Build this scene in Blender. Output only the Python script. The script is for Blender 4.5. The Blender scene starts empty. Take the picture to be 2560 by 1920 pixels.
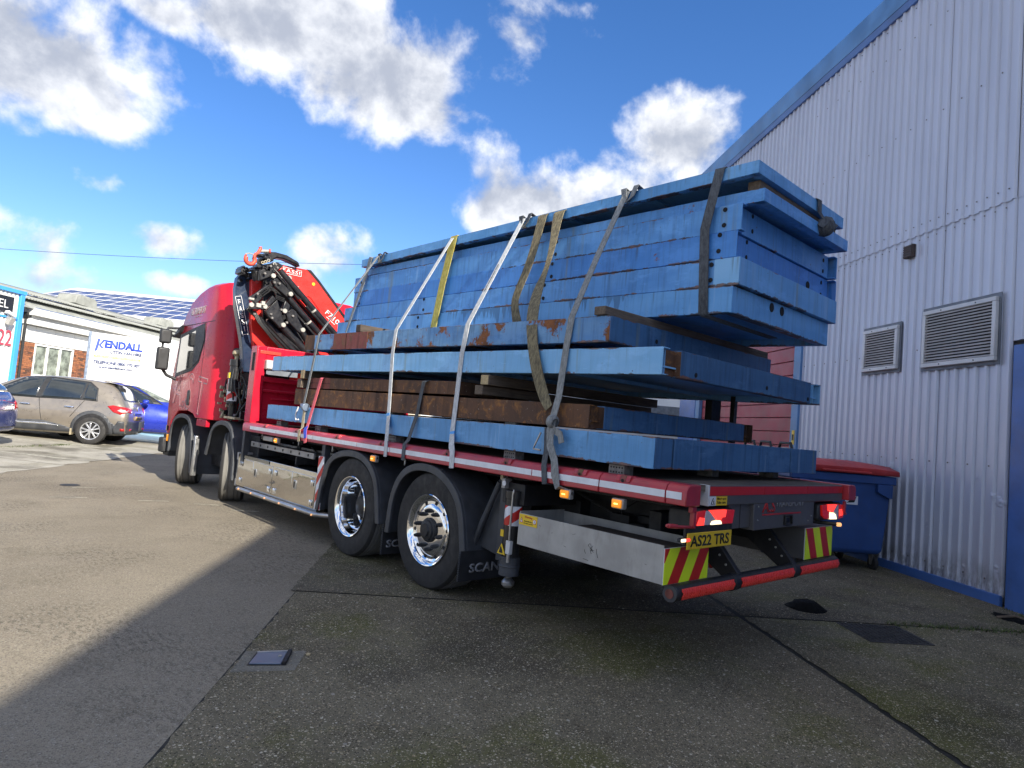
import bpy, bmesh, math, random
from mathutils import Vector, Matrix
from mathutils.bvhtree import BVHTree
random.seed(7)
SC = bpy.context.scene
COL = SC.collection
PI = math.pi

# ------------------------------------------------------------------ camera
def cam_axes(yaw, pitch, roll):
    cy, sy, cp, sp = math.cos(yaw), math.sin(yaw), math.cos(pitch), math.sin(pitch)
    f = Vector((sy*cp, cy*cp, sp)); r = Vector((cy, -sy, 0)); u = r.cross(f)
    cr, sr = math.cos(roll), math.sin(roll)
    return cr*r + sr*u, -sr*r + cr*u, f
CAM_R, CAM_U, CAM_F = cam_axes(0.73581, 0.062955, 0.084541)
cam_d = bpy.data.cameras.new('camera'); cam = bpy.data.objects.new('camera', cam_d); COL.objects.link(cam)
cam.matrix_world = Matrix(((CAM_R.x, CAM_U.x, -CAM_F.x, -3.30256), (CAM_R.y, CAM_U.y, -CAM_F.y, -2.0773), (CAM_R.z, CAM_U.z, -CAM_F.z, 1.4551), (0, 0, 0, 1)))
cam_d.sensor_width = 36; cam_d.lens = 1624.44/2560*36; cam_d.clip_start = 0.05; cam_d.clip_end = 2000
SC.camera = cam

# ------------------------------------------------------------------ sun
SUN = Vector((-0.098, -1.74, 1.0)).normalized()
sl = bpy.data.lights.new('sun', 'SUN'); sl.energy = 5.0; sl.angle = math.radians(0.5); sl.color = (1.0, 0.93, 0.80)
so = bpy.data.objects.new('sun', sl); COL.objects.link(so); so.location = (0, -20, 30)
so.rotation_euler = SUN.to_track_quat('Z', 'Y').to_euler()
SC.view_settings.view_transform = 'Standard'; SC.view_settings.look = 'None'
SC.view_settings.exposure = 0.92; SC.view_settings.gamma = 1.0; SC.view_settings.use_curve_mapping = False
SC.render.engine = 'CYCLES'

# ------------------------------------------------------------------ world: sky with cumulus
world = bpy.data.worlds.new('World'); SC.world = world; world.use_nodes = True
wn = world.node_tree; wn.nodes.clear()
def N(nt, typ, **kw):
    n = nt.nodes.new(typ)
    for k, v in kw.items(): setattr(n, k, v)
    return n
def put(nt, sock, v):
    if isinstance(v, bpy.types.NodeSocket): nt.links.new(v, sock)
    else: sock.default_value = v
def M(nt, op, a, b=0.0, c=0.0, clamp=False):
    n = N(nt, 'ShaderNodeMath', operation=op, use_clamp=clamp)
    put(nt, n.inputs[0], a); put(nt, n.inputs[1], b)
    if op in ('MULTIPLY_ADD', 'SMOOTH_MAX', 'SMOOTH_MIN', 'COMPARE'): put(nt, n.inputs[2], c)
    return n.outputs[0]
def VM(nt, op, a, b=(0, 0, 0)):
    n = N(nt, 'ShaderNodeVectorMath', operation=op); put(nt, n.inputs[0], a); put(nt, n.inputs[1], b); return n.outputs[0]
def SS(nt, x, lo, hi, a=0.0, b=1.0):
    n = N(nt, 'ShaderNodeMapRange', interpolation_type='SMOOTHSTEP')
    for i, v in enumerate((x, lo, hi, a, b)): put(nt, n.inputs[i], v)
    return n.outputs[0]
def MIX(nt, f, a, b, blend='MIX'):
    n = N(nt, 'ShaderNodeMix', data_type='RGBA', blend_type=blend)
    put(nt, n.inputs[0], f); put(nt, n.inputs[6], a if isinstance(a, bpy.types.NodeSocket) else (*a[:3], 1)); put(nt, n.inputs[7], b if isinstance(b, bpy.types.NodeSocket) else (*b[:3], 1))
    return n.outputs[2]
def NOISE(nt, vec, scale, detail=4, rough=0.5, dist=0.0, out=0):
    n = N(nt, 'ShaderNodeTexNoise'); put(nt, n.inputs['Vector'], vec); n.inputs['Scale'].default_value = scale
    n.inputs['Detail'].default_value = detail; n.inputs['Roughness'].default_value = rough; n.inputs['Distortion'].default_value = dist
    return n.outputs[out]
def MAP(nt, vec, scale=(1, 1, 1), loc=(0, 0, 0), rot=(0, 0, 0)):
    n = N(nt, 'ShaderNodeMapping'); put(nt, n.inputs['Vector'], vec); n.inputs['Scale'].default_value = scale
    n.inputs['Location'].default_value = loc; n.inputs['Rotation'].default_value = rot
    return n.outputs[0]

tc = N(wn, 'ShaderNodeTexCoord').outputs['Generated']
sky = N(wn, 'ShaderNodeTexSky', sky_type='NISHITA', sun_disc=False)
sky.sun_elevation = math.asin(SUN.z); sky.sun_rotation = math.atan2(SUN.x, SUN.y)
sky.air_density = 1.0; sky.dust_density = 0.3; sky.ozone_density = 2.5; sky.altitude = 50
hsv = N(wn, 'ShaderNodeHueSaturation'); wn.links.new(sky.outputs[0], hsv.inputs['Color']); hsv.inputs['Saturation'].default_value = 1.26; hsv.inputs['Value'].default_value = 1.0
SKYTINT = MIX(wn, 1.0, hsv.outputs[0], (1.08, 1.0, 1.17), 'MULTIPLY')
sep = N(wn, 'ShaderNodeSeparateXYZ'); wn.links.new(tc, sep.inputs[0])
az = M(wn, 'ARCTAN2', sep.outputs[0], sep.outputs[1]); el = M(wn, 'ARCSINE', sep.outputs[2])
# billowing displacement of the cloud outlines
w1 = NOISE(wn, tc, 8.0, 10, 0.58, 0.12); w2 = NOISE(wn, VM(wn, 'ADD', tc, (3.1, 1.7, 5.2)), 4.0, 3, 0.5)
CLOUDS = [(0.03,0.40,0.150,0.120,1),(0.10,0.355,0.080,0.055,1),(0.35,0.521,0.181,0.063,1),(0.487,0.507,0.198,0.105,1),(0.572,0.47,0.110,0.075,1),(0.60,0.525,0.13,0.085,1),(0.42,0.545,0.14,0.07,1),(0.687,0.572,0.087,0.063,0.9),(0.676,0.38,0.062,0.099,0.75),(0.835,0.363,0.162,0.073,1),(0.744,0.329,0.138,0.052,1),(0.963,0.44,0.116,0.068,1),(0.076,0.174,0.074,0.063,0.9),(0.1,0.135,0.058,0.037,1),(0.459,0.227,0.091,0.052,1),(0.412,0.185,0.059,0.037,1),(0.24,0.21,0.054,0.024,0.6),(0.276,0.152,0.058,0.021,0.9),(0.816,0.56,0.043,0.018,0.55),(0.781,0.587,0.057,0.018,0.6),(0.183,0.486,0.065,0.026,0.7),(0.123,0.265,0.049,0.016,0.45)]
total = None; low = None
for (a, e, w, h, s) in CLOUDS:
    dx = M(wn, 'MULTIPLY', M(wn, 'SUBTRACT', az, a), 1.0/w)
    dy = M(wn, 'MULTIPLY', M(wn, 'SUBTRACT', el, e), 1.0/h)
    d2 = M(wn, 'ADD', M(wn, 'MULTIPLY', dx, dx), M(wn, 'MULTIPLY', dy, dy))
    v = M(wn, 'MULTIPLY_ADD', d2, -s, s)
    # underside of each cloud: thicker and greyer below its middle
    g = M(wn, 'MULTIPLY', M(wn, 'MAXIMUM', v, 0.0), M(wn, 'MULTIPLY_ADD', dy, -0.55, 0.55))
    total = v if total is None else M(wn, 'SMOOTH_MAX', total, v, 0.35)
    low = g if low is None else M(wn, 'MAXIMUM', low, g)
# unseen cumulus round the horizon and overhead, thickened to make the fill light whiter
field = M(wn, 'MULTIPLY_ADD', NOISE(wn, MAP(wn, tc, (1, 1, 1.5), (4.2, 0.6, 1.1)), 2.6, 3, 0.5), 7.5, -3.15)
azd = M(wn, 'ABSOLUTE', M(wn, 'SUBTRACT', az, 0.66))
away = M(wn, 'MAXIMUM', SS(wn, azd, 0.85, 1.15), SS(wn, el, 0.66, 0.84))
field = M(wn, 'MULTIPLY', M(wn, 'ADD', M(wn, 'MINIMUM', field, 1.0), 1.0), away)
field = M(wn, 'SUBTRACT', field, 1.0)
total = M(wn, 'MAXIMUM', total, field)
low = M(wn, 'MAXIMUM', low, M(wn, 'MULTIPLY', M(wn, 'MAXIMUM', field, 0.0), 0.45))
dens = M(wn, 'ADD', total, M(wn, 'ADD', M(wn, 'MULTIPLY_ADD', w1, 4.2, -2.22), M(wn, 'MULTIPLY_ADD', w2, 2.8, -1.47)))
cov = SS(wn, dens, -0.10, 0.80)
w3 = NOISE(wn, VM(wn, 'ADD', tc, (0.0, 0.02, -0.036)), 8.0, 10, 0.58, 0.12)
relief = M(wn, 'SUBTRACT', w1, w3)
grey = M(wn, 'ADD', M(wn, 'MULTIPLY', low, 0.95), M(wn, 'ADD', M(wn, 'MULTIPLY', relief, -2.6), M(wn, 'MULTIPLY_ADD', w2, 1.0, -0.55)))
grey = SS(wn, grey, -0.05, 0.95)
ccol = MIX(wn, grey, (6.6, 6.7, 6.9), (2.9, 3.15, 3.75))
skycol = MIX(wn, M(wn, 'MULTIPLY', cov, 0.97), SKYTINT, ccol)
bg = N(wn, 'ShaderNodeBackground'); wn.links.new(skycol, bg.inputs[0]); bg.inputs[1].default_value = 0.096
wo = N(wn, 'ShaderNodeOutputWorld'); wn.links.new(bg.outputs[0], wo.inputs[0])
world.cycles.sampling_method = 'MANUAL'; world.cycles.sample_map_resolution = 512

# ------------------------------------------------------------------ materials
def new_mat(name):
    m = bpy.data.materials.new(name); m.use_nodes = True
    return m, m.node_tree, m.node_tree.nodes['Principled BSDF']
def OBJ(nt): return N(nt, 'ShaderNodeTexCoord').outputs['Object']
def POS(nt): return N(nt, 'ShaderNodeNewGeometry').outputs['Position']
def BUMP(nt, bs, h, strength=0.3, dist=0.01):
    b = N(nt, 'ShaderNodeBump'); b.inputs['Strength'].default_value = strength; b.inputs['Distance'].default_value = dist
    put(nt, b.inputs['Height'], h); nt.links.new(b.outputs[0], bs.inputs['Normal'])
def simple(name, col, rough=0.5, metal=0.0, var=0.12, scale=6.0, coat=0.0, bump=0.0, bscale=80, emit=None, estr=0.0, dirt=0.0, spec=None):
    m, nt, bs = new_mat(name); p = POS(nt)
    n = NOISE(nt, p, scale, 5, 0.6)
    dark = tuple(c*(1-2*var) for c in col); lite = tuple(min(1, c*(1+var)) for c in col)
    c = MIX(nt, SS(nt, n, 0.3, 0.7), dark, lite)
    if dirt:
        d = SS(nt, NOISE(nt, MAP(nt, p, (3, 3, .8)), 4, 6, 0.7), 0.5, 0.75, 0, dirt)
        c = MIX(nt, d, c, (0.10, 0.09, 0.075))
    put(nt, bs.inputs['Base Color'], c)
    put(nt, bs.inputs['Roughness'], SS(nt, NOISE(nt, p, scale*4, 4, 0.6), 0.25, 0.75, max(0.02, rough*0.8), min(1, rough*1.2)))
    bs.inputs['Metallic'].default_value = metal
    if spec is not None: bs.inputs['Specular IOR Level'].default_value = spec
    if coat: bs.inputs['Coat Weight'].default_value = coat; bs.inputs['Coat Roughness'].default_value = 0.06
    if bump: BUMP(nt, bs, NOISE(nt, p, bscale, 4, 0.6), bump, 0.004)
    if emit: bs.inputs['Emission Color'].default_value = (*emit, 1); bs.inputs['Emission Strength'].default_value = estr
    return m

def aged_blue(name, base, pale, rust=0.0, streak=0.5, drip=0.12, brown=(0.11, 0.045, 0.02)):
    m, nt, bs = new_mat(name); p = POS(nt)
    big = NOISE(nt, MAP(nt, p, (.6, .6, 2.0)), 1.6, 5, 0.6)
    c = MIX(nt, SS(nt, big, 0.35, 0.65), base, pale)
    st = NOISE(nt, MAP(nt, p, (9, 9, .55)), 3.0, 6, 0.65)
    c = MIX(nt, SS(nt, st, 0.46, 0.70, 0, streak), c, tuple(x*0.45 for x in base))
    fade = NOISE(nt, MAP(nt, p, (1.3, 1.3, 3.0), (8, 1, 4)), 1.1, 8, 0.72)
    c = MIX(nt, SS(nt, fade, 0.52, 0.60, 0, 0.35), c, tuple(min(1, x*1.25+.035) for x in pale))
    st2 = NOISE(nt, MAP(nt, p, (6, 6, .4), (4, 2, 7)), 1.6, 4, 0.5)
    c = MIX(nt, SS(nt, st2, 0.60, 0.72, 0, 0.45), c, (0.20, 0.21, 0.10))
    sc = NOISE(nt, MAP(nt, p, (2.5, 2.5, 9), (1, 5, 2)), 5, 8, 0.75)
    c = MIX(nt, SS(nt, sc, 0.63, 0.70, 0, 0.55), c, (0.045, 0.06, 0.09))
    geo = N(nt, 'ShaderNodeNewGeometry')
    rn = NOISE(nt, p, 2.3, 9, 0.72); rn2 = NOISE(nt, p, 14, 6, 0.7)
    th = 0.74 - 0.28*rust
    rm = SS(nt, M(nt, 'ADD', rn, M(nt, 'MULTIPLY_ADD', rn2, 0.25, -0.125)), th, th + 0.05)
    rc_ = MIX(nt, SS(nt, rn2, 0.35, 0.65), brown, (0.26, 0.095, 0.03))
    c = MIX(nt, rm, c, rc_)
    at = N(nt, 'ShaderNodeAttribute', attribute_name='h'); h = at.outputs['Fac']
    en = NOISE(nt, p, 5.5, 9, 0.75); en2 = NOISE(nt, MAP(nt, p, (1, 1, 1), (3, 8, 1)), 1.1, 4, .5)
    edge = M(nt, 'MAXIMUM', SS(nt, h, 0.0, 0.16, 1, 0), SS(nt, h, 0.90, 1.0, 0, 0.85))
    wear = M(nt, 'MULTIPLY', edge, SS(nt, en2, .35, .65, .25, 1.0))
    wm = SS(nt, M(nt, 'MULTIPLY_ADD', wear, 0.30, en), 0.68, 0.72)
    c = MIX(nt, M(nt, 'MULTIPLY', wm, 0.9), c, MIX(nt, SS(nt, en, .5, .62), (0.045, 0.03, 0.024), (0.20, 0.085, 0.035)))
    # rain streaks running down from the top lip
    rn_ = NOISE(nt, MAP(nt, p, (16, 16, .25)), 2.0, 5, .7)
    runs = M(nt, 'MULTIPLY', SS(nt, rn_, .56, .70), SS(nt, h, .15, .95))
    c = MIX(nt, M(nt, 'MULTIPLY', runs, 0.6), c, (0.05, 0.06, 0.05))
    dr = NOISE(nt, MAP(nt, p, (7, 7, .35), (11, 3, 2)), 2.6, 4, .55); zone = NOISE(nt, MAP(nt, p, (1, 1, .3), (2, 2, 9)), 0.9, 2, .5)
    dl = M(nt, 'MULTIPLY', SS(nt, M(nt, 'MULTIPLY_ADD', h, 0.22, dr), .66, .69), SS(nt, zone, .52, .58))
    c = MIX(nt, M(nt, 'MULTIPLY', dl, drip), c, tuple(x*0.42 for x in base))
    ch = NOISE(nt, MAP(nt, p, (7, 7, .4), (5, 13, 2)), 1.8, 4, .5)
    c = MIX(nt, M(nt, 'MULTIPLY', SS(nt, ch, .60, .66), SS(nt, zone, .52, .40)), c, tuple(min(1, x*.9+.06) for x in pale))
    scr = NOISE(nt, MAP(nt, p, (1.2, 1.2, 26), rot=(.12, .1, 0)), 3.2, 6, .7)
    c = MIX(nt, SS(nt, scr, .665, .69, 0, .5), c, tuple(min(1, x*1.3+.1) for x in pale))
    # tiny chips everywhere
    vo = N(nt, 'ShaderNodeTexNoise'); put(nt, vo.inputs['Vector'], p); vo.inputs['Scale'].default_value = 34; vo.inputs['Detail'].default_value = 3
    c = MIX(nt, SS(nt, vo.outputs[0], 0.735, 0.76, 0, 0.8), c, (0.07, 0.04, 0.03))
    put(nt, bs.inputs['Base Color'], c)
    put(nt, bs.inputs['Roughness'], MIX(nt, rm, (0.48,)*3, (0.85,)*3))
    BUMP(nt, bs, M(nt, 'ADD', M(nt, 'MULTIPLY', rn2, 0.25), M(nt, 'ADD', M(nt, 'MULTIPLY', big, 1.6), M(nt, 'MULTIPLY', rm, 0.4))), 0.35, 0.006)
    return m
def rusty(name, a, b, d):
    m, nt, bs = new_mat(name); p = POS(nt)
    n1 = NOISE(nt, p, 1.8, 7, 0.7); n2 = NOISE(nt, p, 9, 7, 0.7, 0.6); n3 = NOISE(nt, MAP(nt, p, (5, 5, .7)), 2, 5, .6)
    c = MIX(nt, SS(nt, n1, .4, .6), a, b); c = MIX(nt, SS(nt, n2, .5, .68), c, d); c = MIX(nt, SS(nt, n3, .5, .7, 0, .7), c, tuple(x*.45 for x in a))
    c = MIX(nt, SS(nt, NOISE(nt, p, 40, 3, .6), .66, .72, 0, .7), c, (.30, .25, .2))
    put(nt, bs.inputs['Base Color'], c); bs.inputs['Roughness'].default_value = 0.85
    BUMP(nt, bs, n2, 0.5, 0.006); return m

def mat_asphalt():
    m, nt, bs = new_mat('worn_asphalt'); p = POS(nt)
    big = NOISE(nt, p, 0.35, 5, 0.6); mid = NOISE(nt, p, 1.7, 6, 0.65)
    c = MIX(nt, SS(nt, big, 0.3, 0.7), (0.222, 0.192, 0.146), (0.295, 0.256, 0.196))
    c = MIX(nt, SS(nt, mid, 0.55, 0.72, 0, 0.35), c, (0.145, 0.125, 0.095))
    # scuffed dark patches where the binder has worn through
    patch = SS(nt, NOISE(nt, MAP(nt, p, (1, 1, 1), (2.5, 0, 0)), 0.62, 4, 0.55), 0.44, 0.60)
    scuff = NOISE(nt, MAP(nt, p, (10, 4, 1), rot=(0, 0, 0.75)), 3.5, 10, 0.80)
    c = MIX(nt, M(nt, 'MULTIPLY', SS(nt, scuff, 0.49, 0.57), M(nt, 'MULTIPLY_ADD', patch, 0.62, 0.06)), c, (0.075, 0.066, 0.053))
    v = N(nt, 'ShaderNodeTexVoronoi'); put(nt, v.inputs['Vector'], p); v.inputs['Scale'].default_value = 150
    sepc = N(nt, 'ShaderNodeSeparateColor'); nt.links.new(v.outputs['Color'], sepc.inputs[0])
    g = sepc.outputs[0]
    c = MIX(nt, SS(nt, g, 0.0, 0.45, 0.55, 0.0), c, (0.07, 0.065, 0.055))
    c = MIX(nt, SS(nt, g, 0.94, 0.98, 0, 0.5), c, (0.42, 0.40, 0.35))
    put(nt, bs.inputs['Base Color'], c)
    put(nt, bs.inputs['Roughness'], SS(nt, mid, .3, .7, .72, .9)); bs.inputs['Specular IOR Level'].default_value = 0.15
    BUMP(nt, bs, M(nt, 'ADD', v.outputs['Distance'], M(nt, 'MULTIPLY', NOISE(nt, p, 200, 3, .6), 0.6)), 0.55, 0.008)
    return m
def mat_concrete(name, a, b, moss=0.5, seed=0.0, agg=1.0):
    m, nt, bs = new_mat(name); p = MAP(nt, POS(nt), (1, 1, 1), (seed, seed*1.7, 0))
    big = NOISE(nt, p, 0.7, 6, 0.6); mid = NOISE(nt, p, 3.1, 6, 0.65)
    c = MIX(nt, SS(nt, big, 0.3, 0.7), a, b)
    c = MIX(nt, SS(nt, mid, 0.45, 0.75, 0, 0.5), c, tuple(x*0.55 for x in a))
    mo = SS(nt, NOISE(nt, MAP(nt, p, (1, 1, 1), (9, 3, 0)), 0.9, 6, 0.65), 0.46, 0.66, 0, moss)
    c = MIX(nt, mo, c, (0.105, 0.105, 0.030))
    wet = SS(nt, NOISE(nt, MAP(nt, p, (1, 1, 1), (1, 13, 0)), 0.55, 5, 0.6), 0.52, 0.66, 0, 0.6)
    c = MIX(nt, wet, c, (0.045, 0.040, 0.032))
    pale = SS(nt, NOISE(nt, p, 2.2, 7, 0.7), 0.62, 0.75, 0, 0.35)
    c = MIX(nt, pale, c, (0.26, 0.25, 0.22))
    hs = None
    for sc_, lo, hi in ((52, 0.86, 0.90), (85, 0.76, 0.82), (150, 0.66, 0.74)):
        v = N(nt, 'ShaderNodeTexVoronoi'); put(nt, v.inputs['Vector'], p); v.inputs['Scale'].default_value = sc_
        s_ = N(nt, 'ShaderNodeSeparateColor'); nt.links.new(v.outputs['Color'], s_.inputs[0])
        stone = MIX(nt, s_.outputs[1], (0.34, 0.26, 0.14), (0.55, 0.50, 0.40))
        core = SS(nt, v.outputs['Distance'], 0.30, 0.45, 1, 0)
        c = MIX(nt, M(nt, 'MULTIPLY', SS(nt, s_.outputs[0], lo, hi, 0, 0.9*agg), core), c, stone)
        c = MIX(nt, M(nt, 'MULTIPLY', SS(nt, s_.outputs[2], lo, hi, 0, 0.8*agg), core), c, (0.03, 0.028, 0.022))
        hs = v.outputs['Distance'] if hs is None else M(nt, 'ADD', hs, M(nt, 'MULTIPLY', v.outputs['Distance'], 0.6))
    put(nt, bs.inputs['Base Color'], c)
    put(nt, bs.inputs['Roughness'], SS(nt, mid, .3, .7, .75, .95)); bs.inputs['Specular IOR Level'].default_value = 0.15
    BUMP(nt, bs, M(nt, 'ADD', hs, M(nt, 'MULTIPLY', mid, 3.0)), 0.5 if agg > .5 else .25, 0.006)
    return m
def mat_cladding():
    m, nt, bs = new_mat('silver_cladding'); p = OBJ(nt); w = POS(nt)
    n = NOISE(nt, MAP(nt, w, (1, 1, .25)), 1.2, 5, .6)
    c = MIX(nt, SS(nt, n, .3, .7), (0.50, 0.53, 0.62), (0.57, 0.60, 0.69))
    st = NOISE(nt, MAP(nt, w, (9, 9, .3)), 2.2, 5, .65)
    c = MIX(nt, SS(nt, st, .58, .8, 0, .22), c, (0.36, 0.35, 0.35))
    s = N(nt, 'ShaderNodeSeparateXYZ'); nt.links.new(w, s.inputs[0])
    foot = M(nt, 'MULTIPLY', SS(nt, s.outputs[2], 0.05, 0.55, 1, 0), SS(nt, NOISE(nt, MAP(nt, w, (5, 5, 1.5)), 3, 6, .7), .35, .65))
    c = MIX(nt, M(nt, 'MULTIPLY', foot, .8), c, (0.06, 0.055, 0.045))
    put(nt, bs.inputs['Base Color'], c); bs.inputs['Metallic'].default_value = 0.12
    bs.inputs['Roughness'].default_value = 0.40
    dents = SS(nt, NOISE(nt, MAP(nt, w, (1.5, 1.5, 1.8)), 2.4, 3, .5), .62, .72)
    low = SS(nt, s.outputs[2], 0.9, 1.7, 1, 0)
    BUMP(nt, bs, M(nt, 'ADD', M(nt, 'MULTIPLY', M(nt, 'MULTIPLY', dents, low), 1.0), M(nt, 'MULTIPLY', NOISE(nt, w, 3, 3, .5), .35)), 0.6, 0.02)
    return m
def mat_wood(name, a, b):
    m, nt, bs = new_mat(name); p = POS(nt)
    g = NOISE(nt, MAP(nt, p, (2, 30, 30)), 2.5, 5, .6, .6); h = NOISE(nt, p, 3, 5, .6)
    c = MIX(nt, SS(nt, g, .3, .7), a, b); c = MIX(nt, SS(nt, h, .45, .7, 0, .6), c, tuple(x*.5 for x in a))
    put(nt, bs.inputs['Base Color'], c); bs.inputs['Roughness'].default_value = .85; BUMP(nt, bs, g, .4, .004); return m
def mat_webbing(name, a, b):
    m, nt, bs = new_mat(name); p = POS(nt)
    n = NOISE(nt, MAP(nt, p, (14, 14, 5)), 4, 6, .7); k = NOISE(nt, p, 260, 2, .5)
    c = MIX(nt, SS(nt, n, .38, .62), a, b); c = MIX(nt, SS(nt, k, .5, .7, 0, .4), c, tuple(x*.5 for x in a))
    put(nt, bs.inputs['Base Color'], c); bs.inputs['Roughness'].default_value = .8; BUMP(nt, bs, k, .3, .002); return m

MAT = {}
MAT['asphalt'] = mat_asphalt()
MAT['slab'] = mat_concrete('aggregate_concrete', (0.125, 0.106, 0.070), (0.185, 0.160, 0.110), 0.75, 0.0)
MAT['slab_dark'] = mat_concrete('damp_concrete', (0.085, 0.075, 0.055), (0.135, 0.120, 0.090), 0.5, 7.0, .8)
MAT['slab_green'] = mat_concrete('mossy_concrete', (0.110, 0.097, 0.062), (0.170, 0.150, 0.100), 0.85, 3.0)
MAT['pave'] = mat_concrete('pale_concrete', (0.30, 0.285, 0.245), (0.40, 0.38, 0.33), 0.25, 5.0, .45)
MAT['joint'] = simple('joint_filler', (0.020, 0.019, 0.016), .95, 0, .3, 12, bump=.5, bscale=90)
MAT['white_line'] = simple('worn_white_line', (0.48, 0.46, 0.38), .85, 0, .3, 9)
MAT['blue_bay'] = simple('pale_blue_ground_paint', (0.19, 0.34, 0.44), .7, 0, .12, 3)
MAT['clad'] = mat_cladding()
MAT['blue_trim'] = simple('blue_trim', (0.055, 0.14, 0.40), .38, 0, .12, 2, dirt=.15)
MAT['blue_trim_pale'] = simple('faded_blue_trim', (0.10, 0.235, 0.46), .45, 0, .12, 2, dirt=.1)
MAT['red_door'] = simple('faded_red_door', (0.34, 0.055, 0.075), .5, 0, .12, 1.5, dirt=.25)
MAT['alu_frame'] = simple('white_aluminium', (0.60, 0.60, 0.60), .45, .1, .06, 4)
MAT['alu_slat'] = simple('grey_slat', (0.54, 0.53, 0.53), .5, .0, .06, 4)
MAT['dark_void'] = simple('dark_interior', (0.012, 0.012, 0.014), .9, 0, .2, 5)
MAT['flash'] = simple('lead_flashing', (0.16, 0.18, 0.21), .6, .2, .15, 6)
MAT['brown_vent'] = simple('brown_plastic', (0.055, 0.035, 0.03), .6, 0, .15, 8)
MAT['red'] = simple('red_paint', (0.50, 0.010, 0.030), .30, 0, .06, 1.5, coat=.15, spec=.3)
MAT['red_rail'] = simple('scuffed_red_paint', (0.42, 0.030, 0.042), .38, 0, .10, 5, coat=.2, dirt=.35, bump=.08, bscale=40)
MAT['crane_red'] = simple('crane_red', (0.78, 0.030, 0.022), .30, 0, .05, 2, coat=.5)
MAT['black'] = simple('black_plastic', (0.022, 0.023, 0.026), .55, 0, .2, 9, bump=.15, bscale=120)
MAT['guard'] = simple('grey_black_mudguard', (0.050, 0.054, 0.062), .55, 0, .15, 6, dirt=.35)
MAT['crane_black'] = simple('crane_black', (0.013, 0.013, 0.015), .34, 0, .2, 6, coat=.15, dirt=.12)
MAT['crane_navy'] = simple('crane_navy', (0.012, 0.026, 0.060), .32, 0, .1, 4, coat=.3)
MAT['chassis'] = simple('chassis_black', (0.014, 0.014, 0.016), .6, 0, .2, 6, dirt=.3)
MAT['rubber'] = simple('tyre_rubber', (0.022, 0.021, 0.021), .75, 0, .15, 4, dirt=.3, bump=.2, bscale=60)
MAT['tread'] = simple('dusty_tread', (0.165, 0.158, 0.145), .9, 0, .12, 4, bump=.3, bscale=70)
MAT['chrome'] = simple('polished_alloy', (0.86, 0.87, 0.89), .07, 1.0, .02, 3)
MAT['steel'] = simple('dull_steel', (0.45, 0.45, 0.45), .35, .9, .12, 6)
MAT['galv'] = simple('grey_aluminium', (0.40, 0.39, 0.37), .5, .25, .10, 5, dirt=.35)
MAT['tail_plate'] = simple('tail_plate', (0.105, 0.10, 0.098), .5, .1, .1, 2, dirt=.5)
MAT['hubblack'] = simple('hub_black', (0.025, 0.025, 0.027), .5, .2, .2, 8)
MAT['deck'] = mat_wood('dirty_plywood', (0.095, 0.075, 0.055), (0.15, 0.125, 0.095))
MAT['retro_white'] = simple('reflective_white', (0.72, 0.74, 0.78), .4, 0, .05, 8, dirt=.12)
MAT['retro_red'] = simple('reflective_red', (0.55, 0.020, 0.016), .35, 0, .06, 8)
MAT['retro_red_bright'] = simple('prismatic_red', (0.92, 0.055, 0.035), .3, 0, .06, 30)
MAT['lime'] = simple('reflective_lime', (0.72, 0.90, 0.02), .4, 0, .03, 5)
MAT['plate_yellow'] = simple('plate_yellow', (0.75, 0.50, 0.02), .4, 0, .04, 5)
MAT['ink'] = simple('black_ink', (0.012, 0.012, 0.012), .5, 0, .1, 5)
MAT['white_ink'] = simple('white_ink', (0.75, 0.75, 0.75), .5, 0, .05, 5)
MAT['door_ink'] = simple('dull_pink_ink', (0.40, 0.24, 0.25), .5, 0, .1, 5)
MAT['grey_ink'] = simple('grey_ink', (0.24, 0.24, 0.25), .5, 0, .1, 5)
MAT['pale_ink'] = simple('pale_grey_ink', (0.45, 0.42, 0.43), .45, 0, .1, 5)
MAT['red_ink'] = simple('red_ink', (0.50, 0.03, 0.03), .5, 0, .1, 5)
MAT['blue_ink'] = simple('blue_ink', (0.03, 0.07, 0.50), .5, 0, .05, 5)
MAT['navy_ink'] = simple('navy_ink', (0.03, 0.05, 0.14), .5, 0, .05, 5)
MAT['orange_ink'] = simple('orange_ink', (0.80, 0.42, 0.13), .5, 0, .05, 5)
MAT['amber'] = simple('amber_lamp_lit', (0.80, 0.27, 0.01), .2, 0, .05, 20, coat=.5, emit=(1, .33, .02), estr=.35)
MAT['amber_core'] = simple('amber_bulb_lit', (1, .6, .1), .2, 0, .02, 20, emit=(1, .62, .12), estr=2.2)
MAT['lamp_red'] = simple('red_lamp', (0.35, 0.008, 0.008), .15, 0, .1, 20, coat=.6, emit=(1, .02, .015), estr=.10)
MAT['lamp_red_lit'] = simple('red_lamp_lit', (0.75, 0.02, 0.015), .15, 0, .05, 20, coat=.5, emit=(1, .05, .035), estr=.85)
MAT['lamp_white_lit'] = simple('reverse_lamp_lit', (0.8, 0.75, 0.6), .2, 0, .05, 20, emit=(1, .80, .50), estr=1.0)
MAT['lamp_clear'] = simple('clear_lamp', (0.55, 0.5, 0.5), .12, 0, .05, 20, coat=.6)
MAT['orange_dot'] = simple('orange_bar_lamp', (0.75, 0.30, 0.10), .3, 0, .05, 20, emit=(1, .5, .2), estr=.6)
MAT['glass'] = simple('tinted_glass', (0.022, 0.028, 0.032), .04, 0, .15, 2, coat=1.0)
MAT['glass_pale'] = simple('frosted_glass', (0.23, 0.26, 0.22), .18, 0, .35, 3.5, coat=.4)
MAT['wood'] = mat_wood('old_timber', (0.10, 0.075, 0.055), (0.17, 0.13, 0.095))
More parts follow.
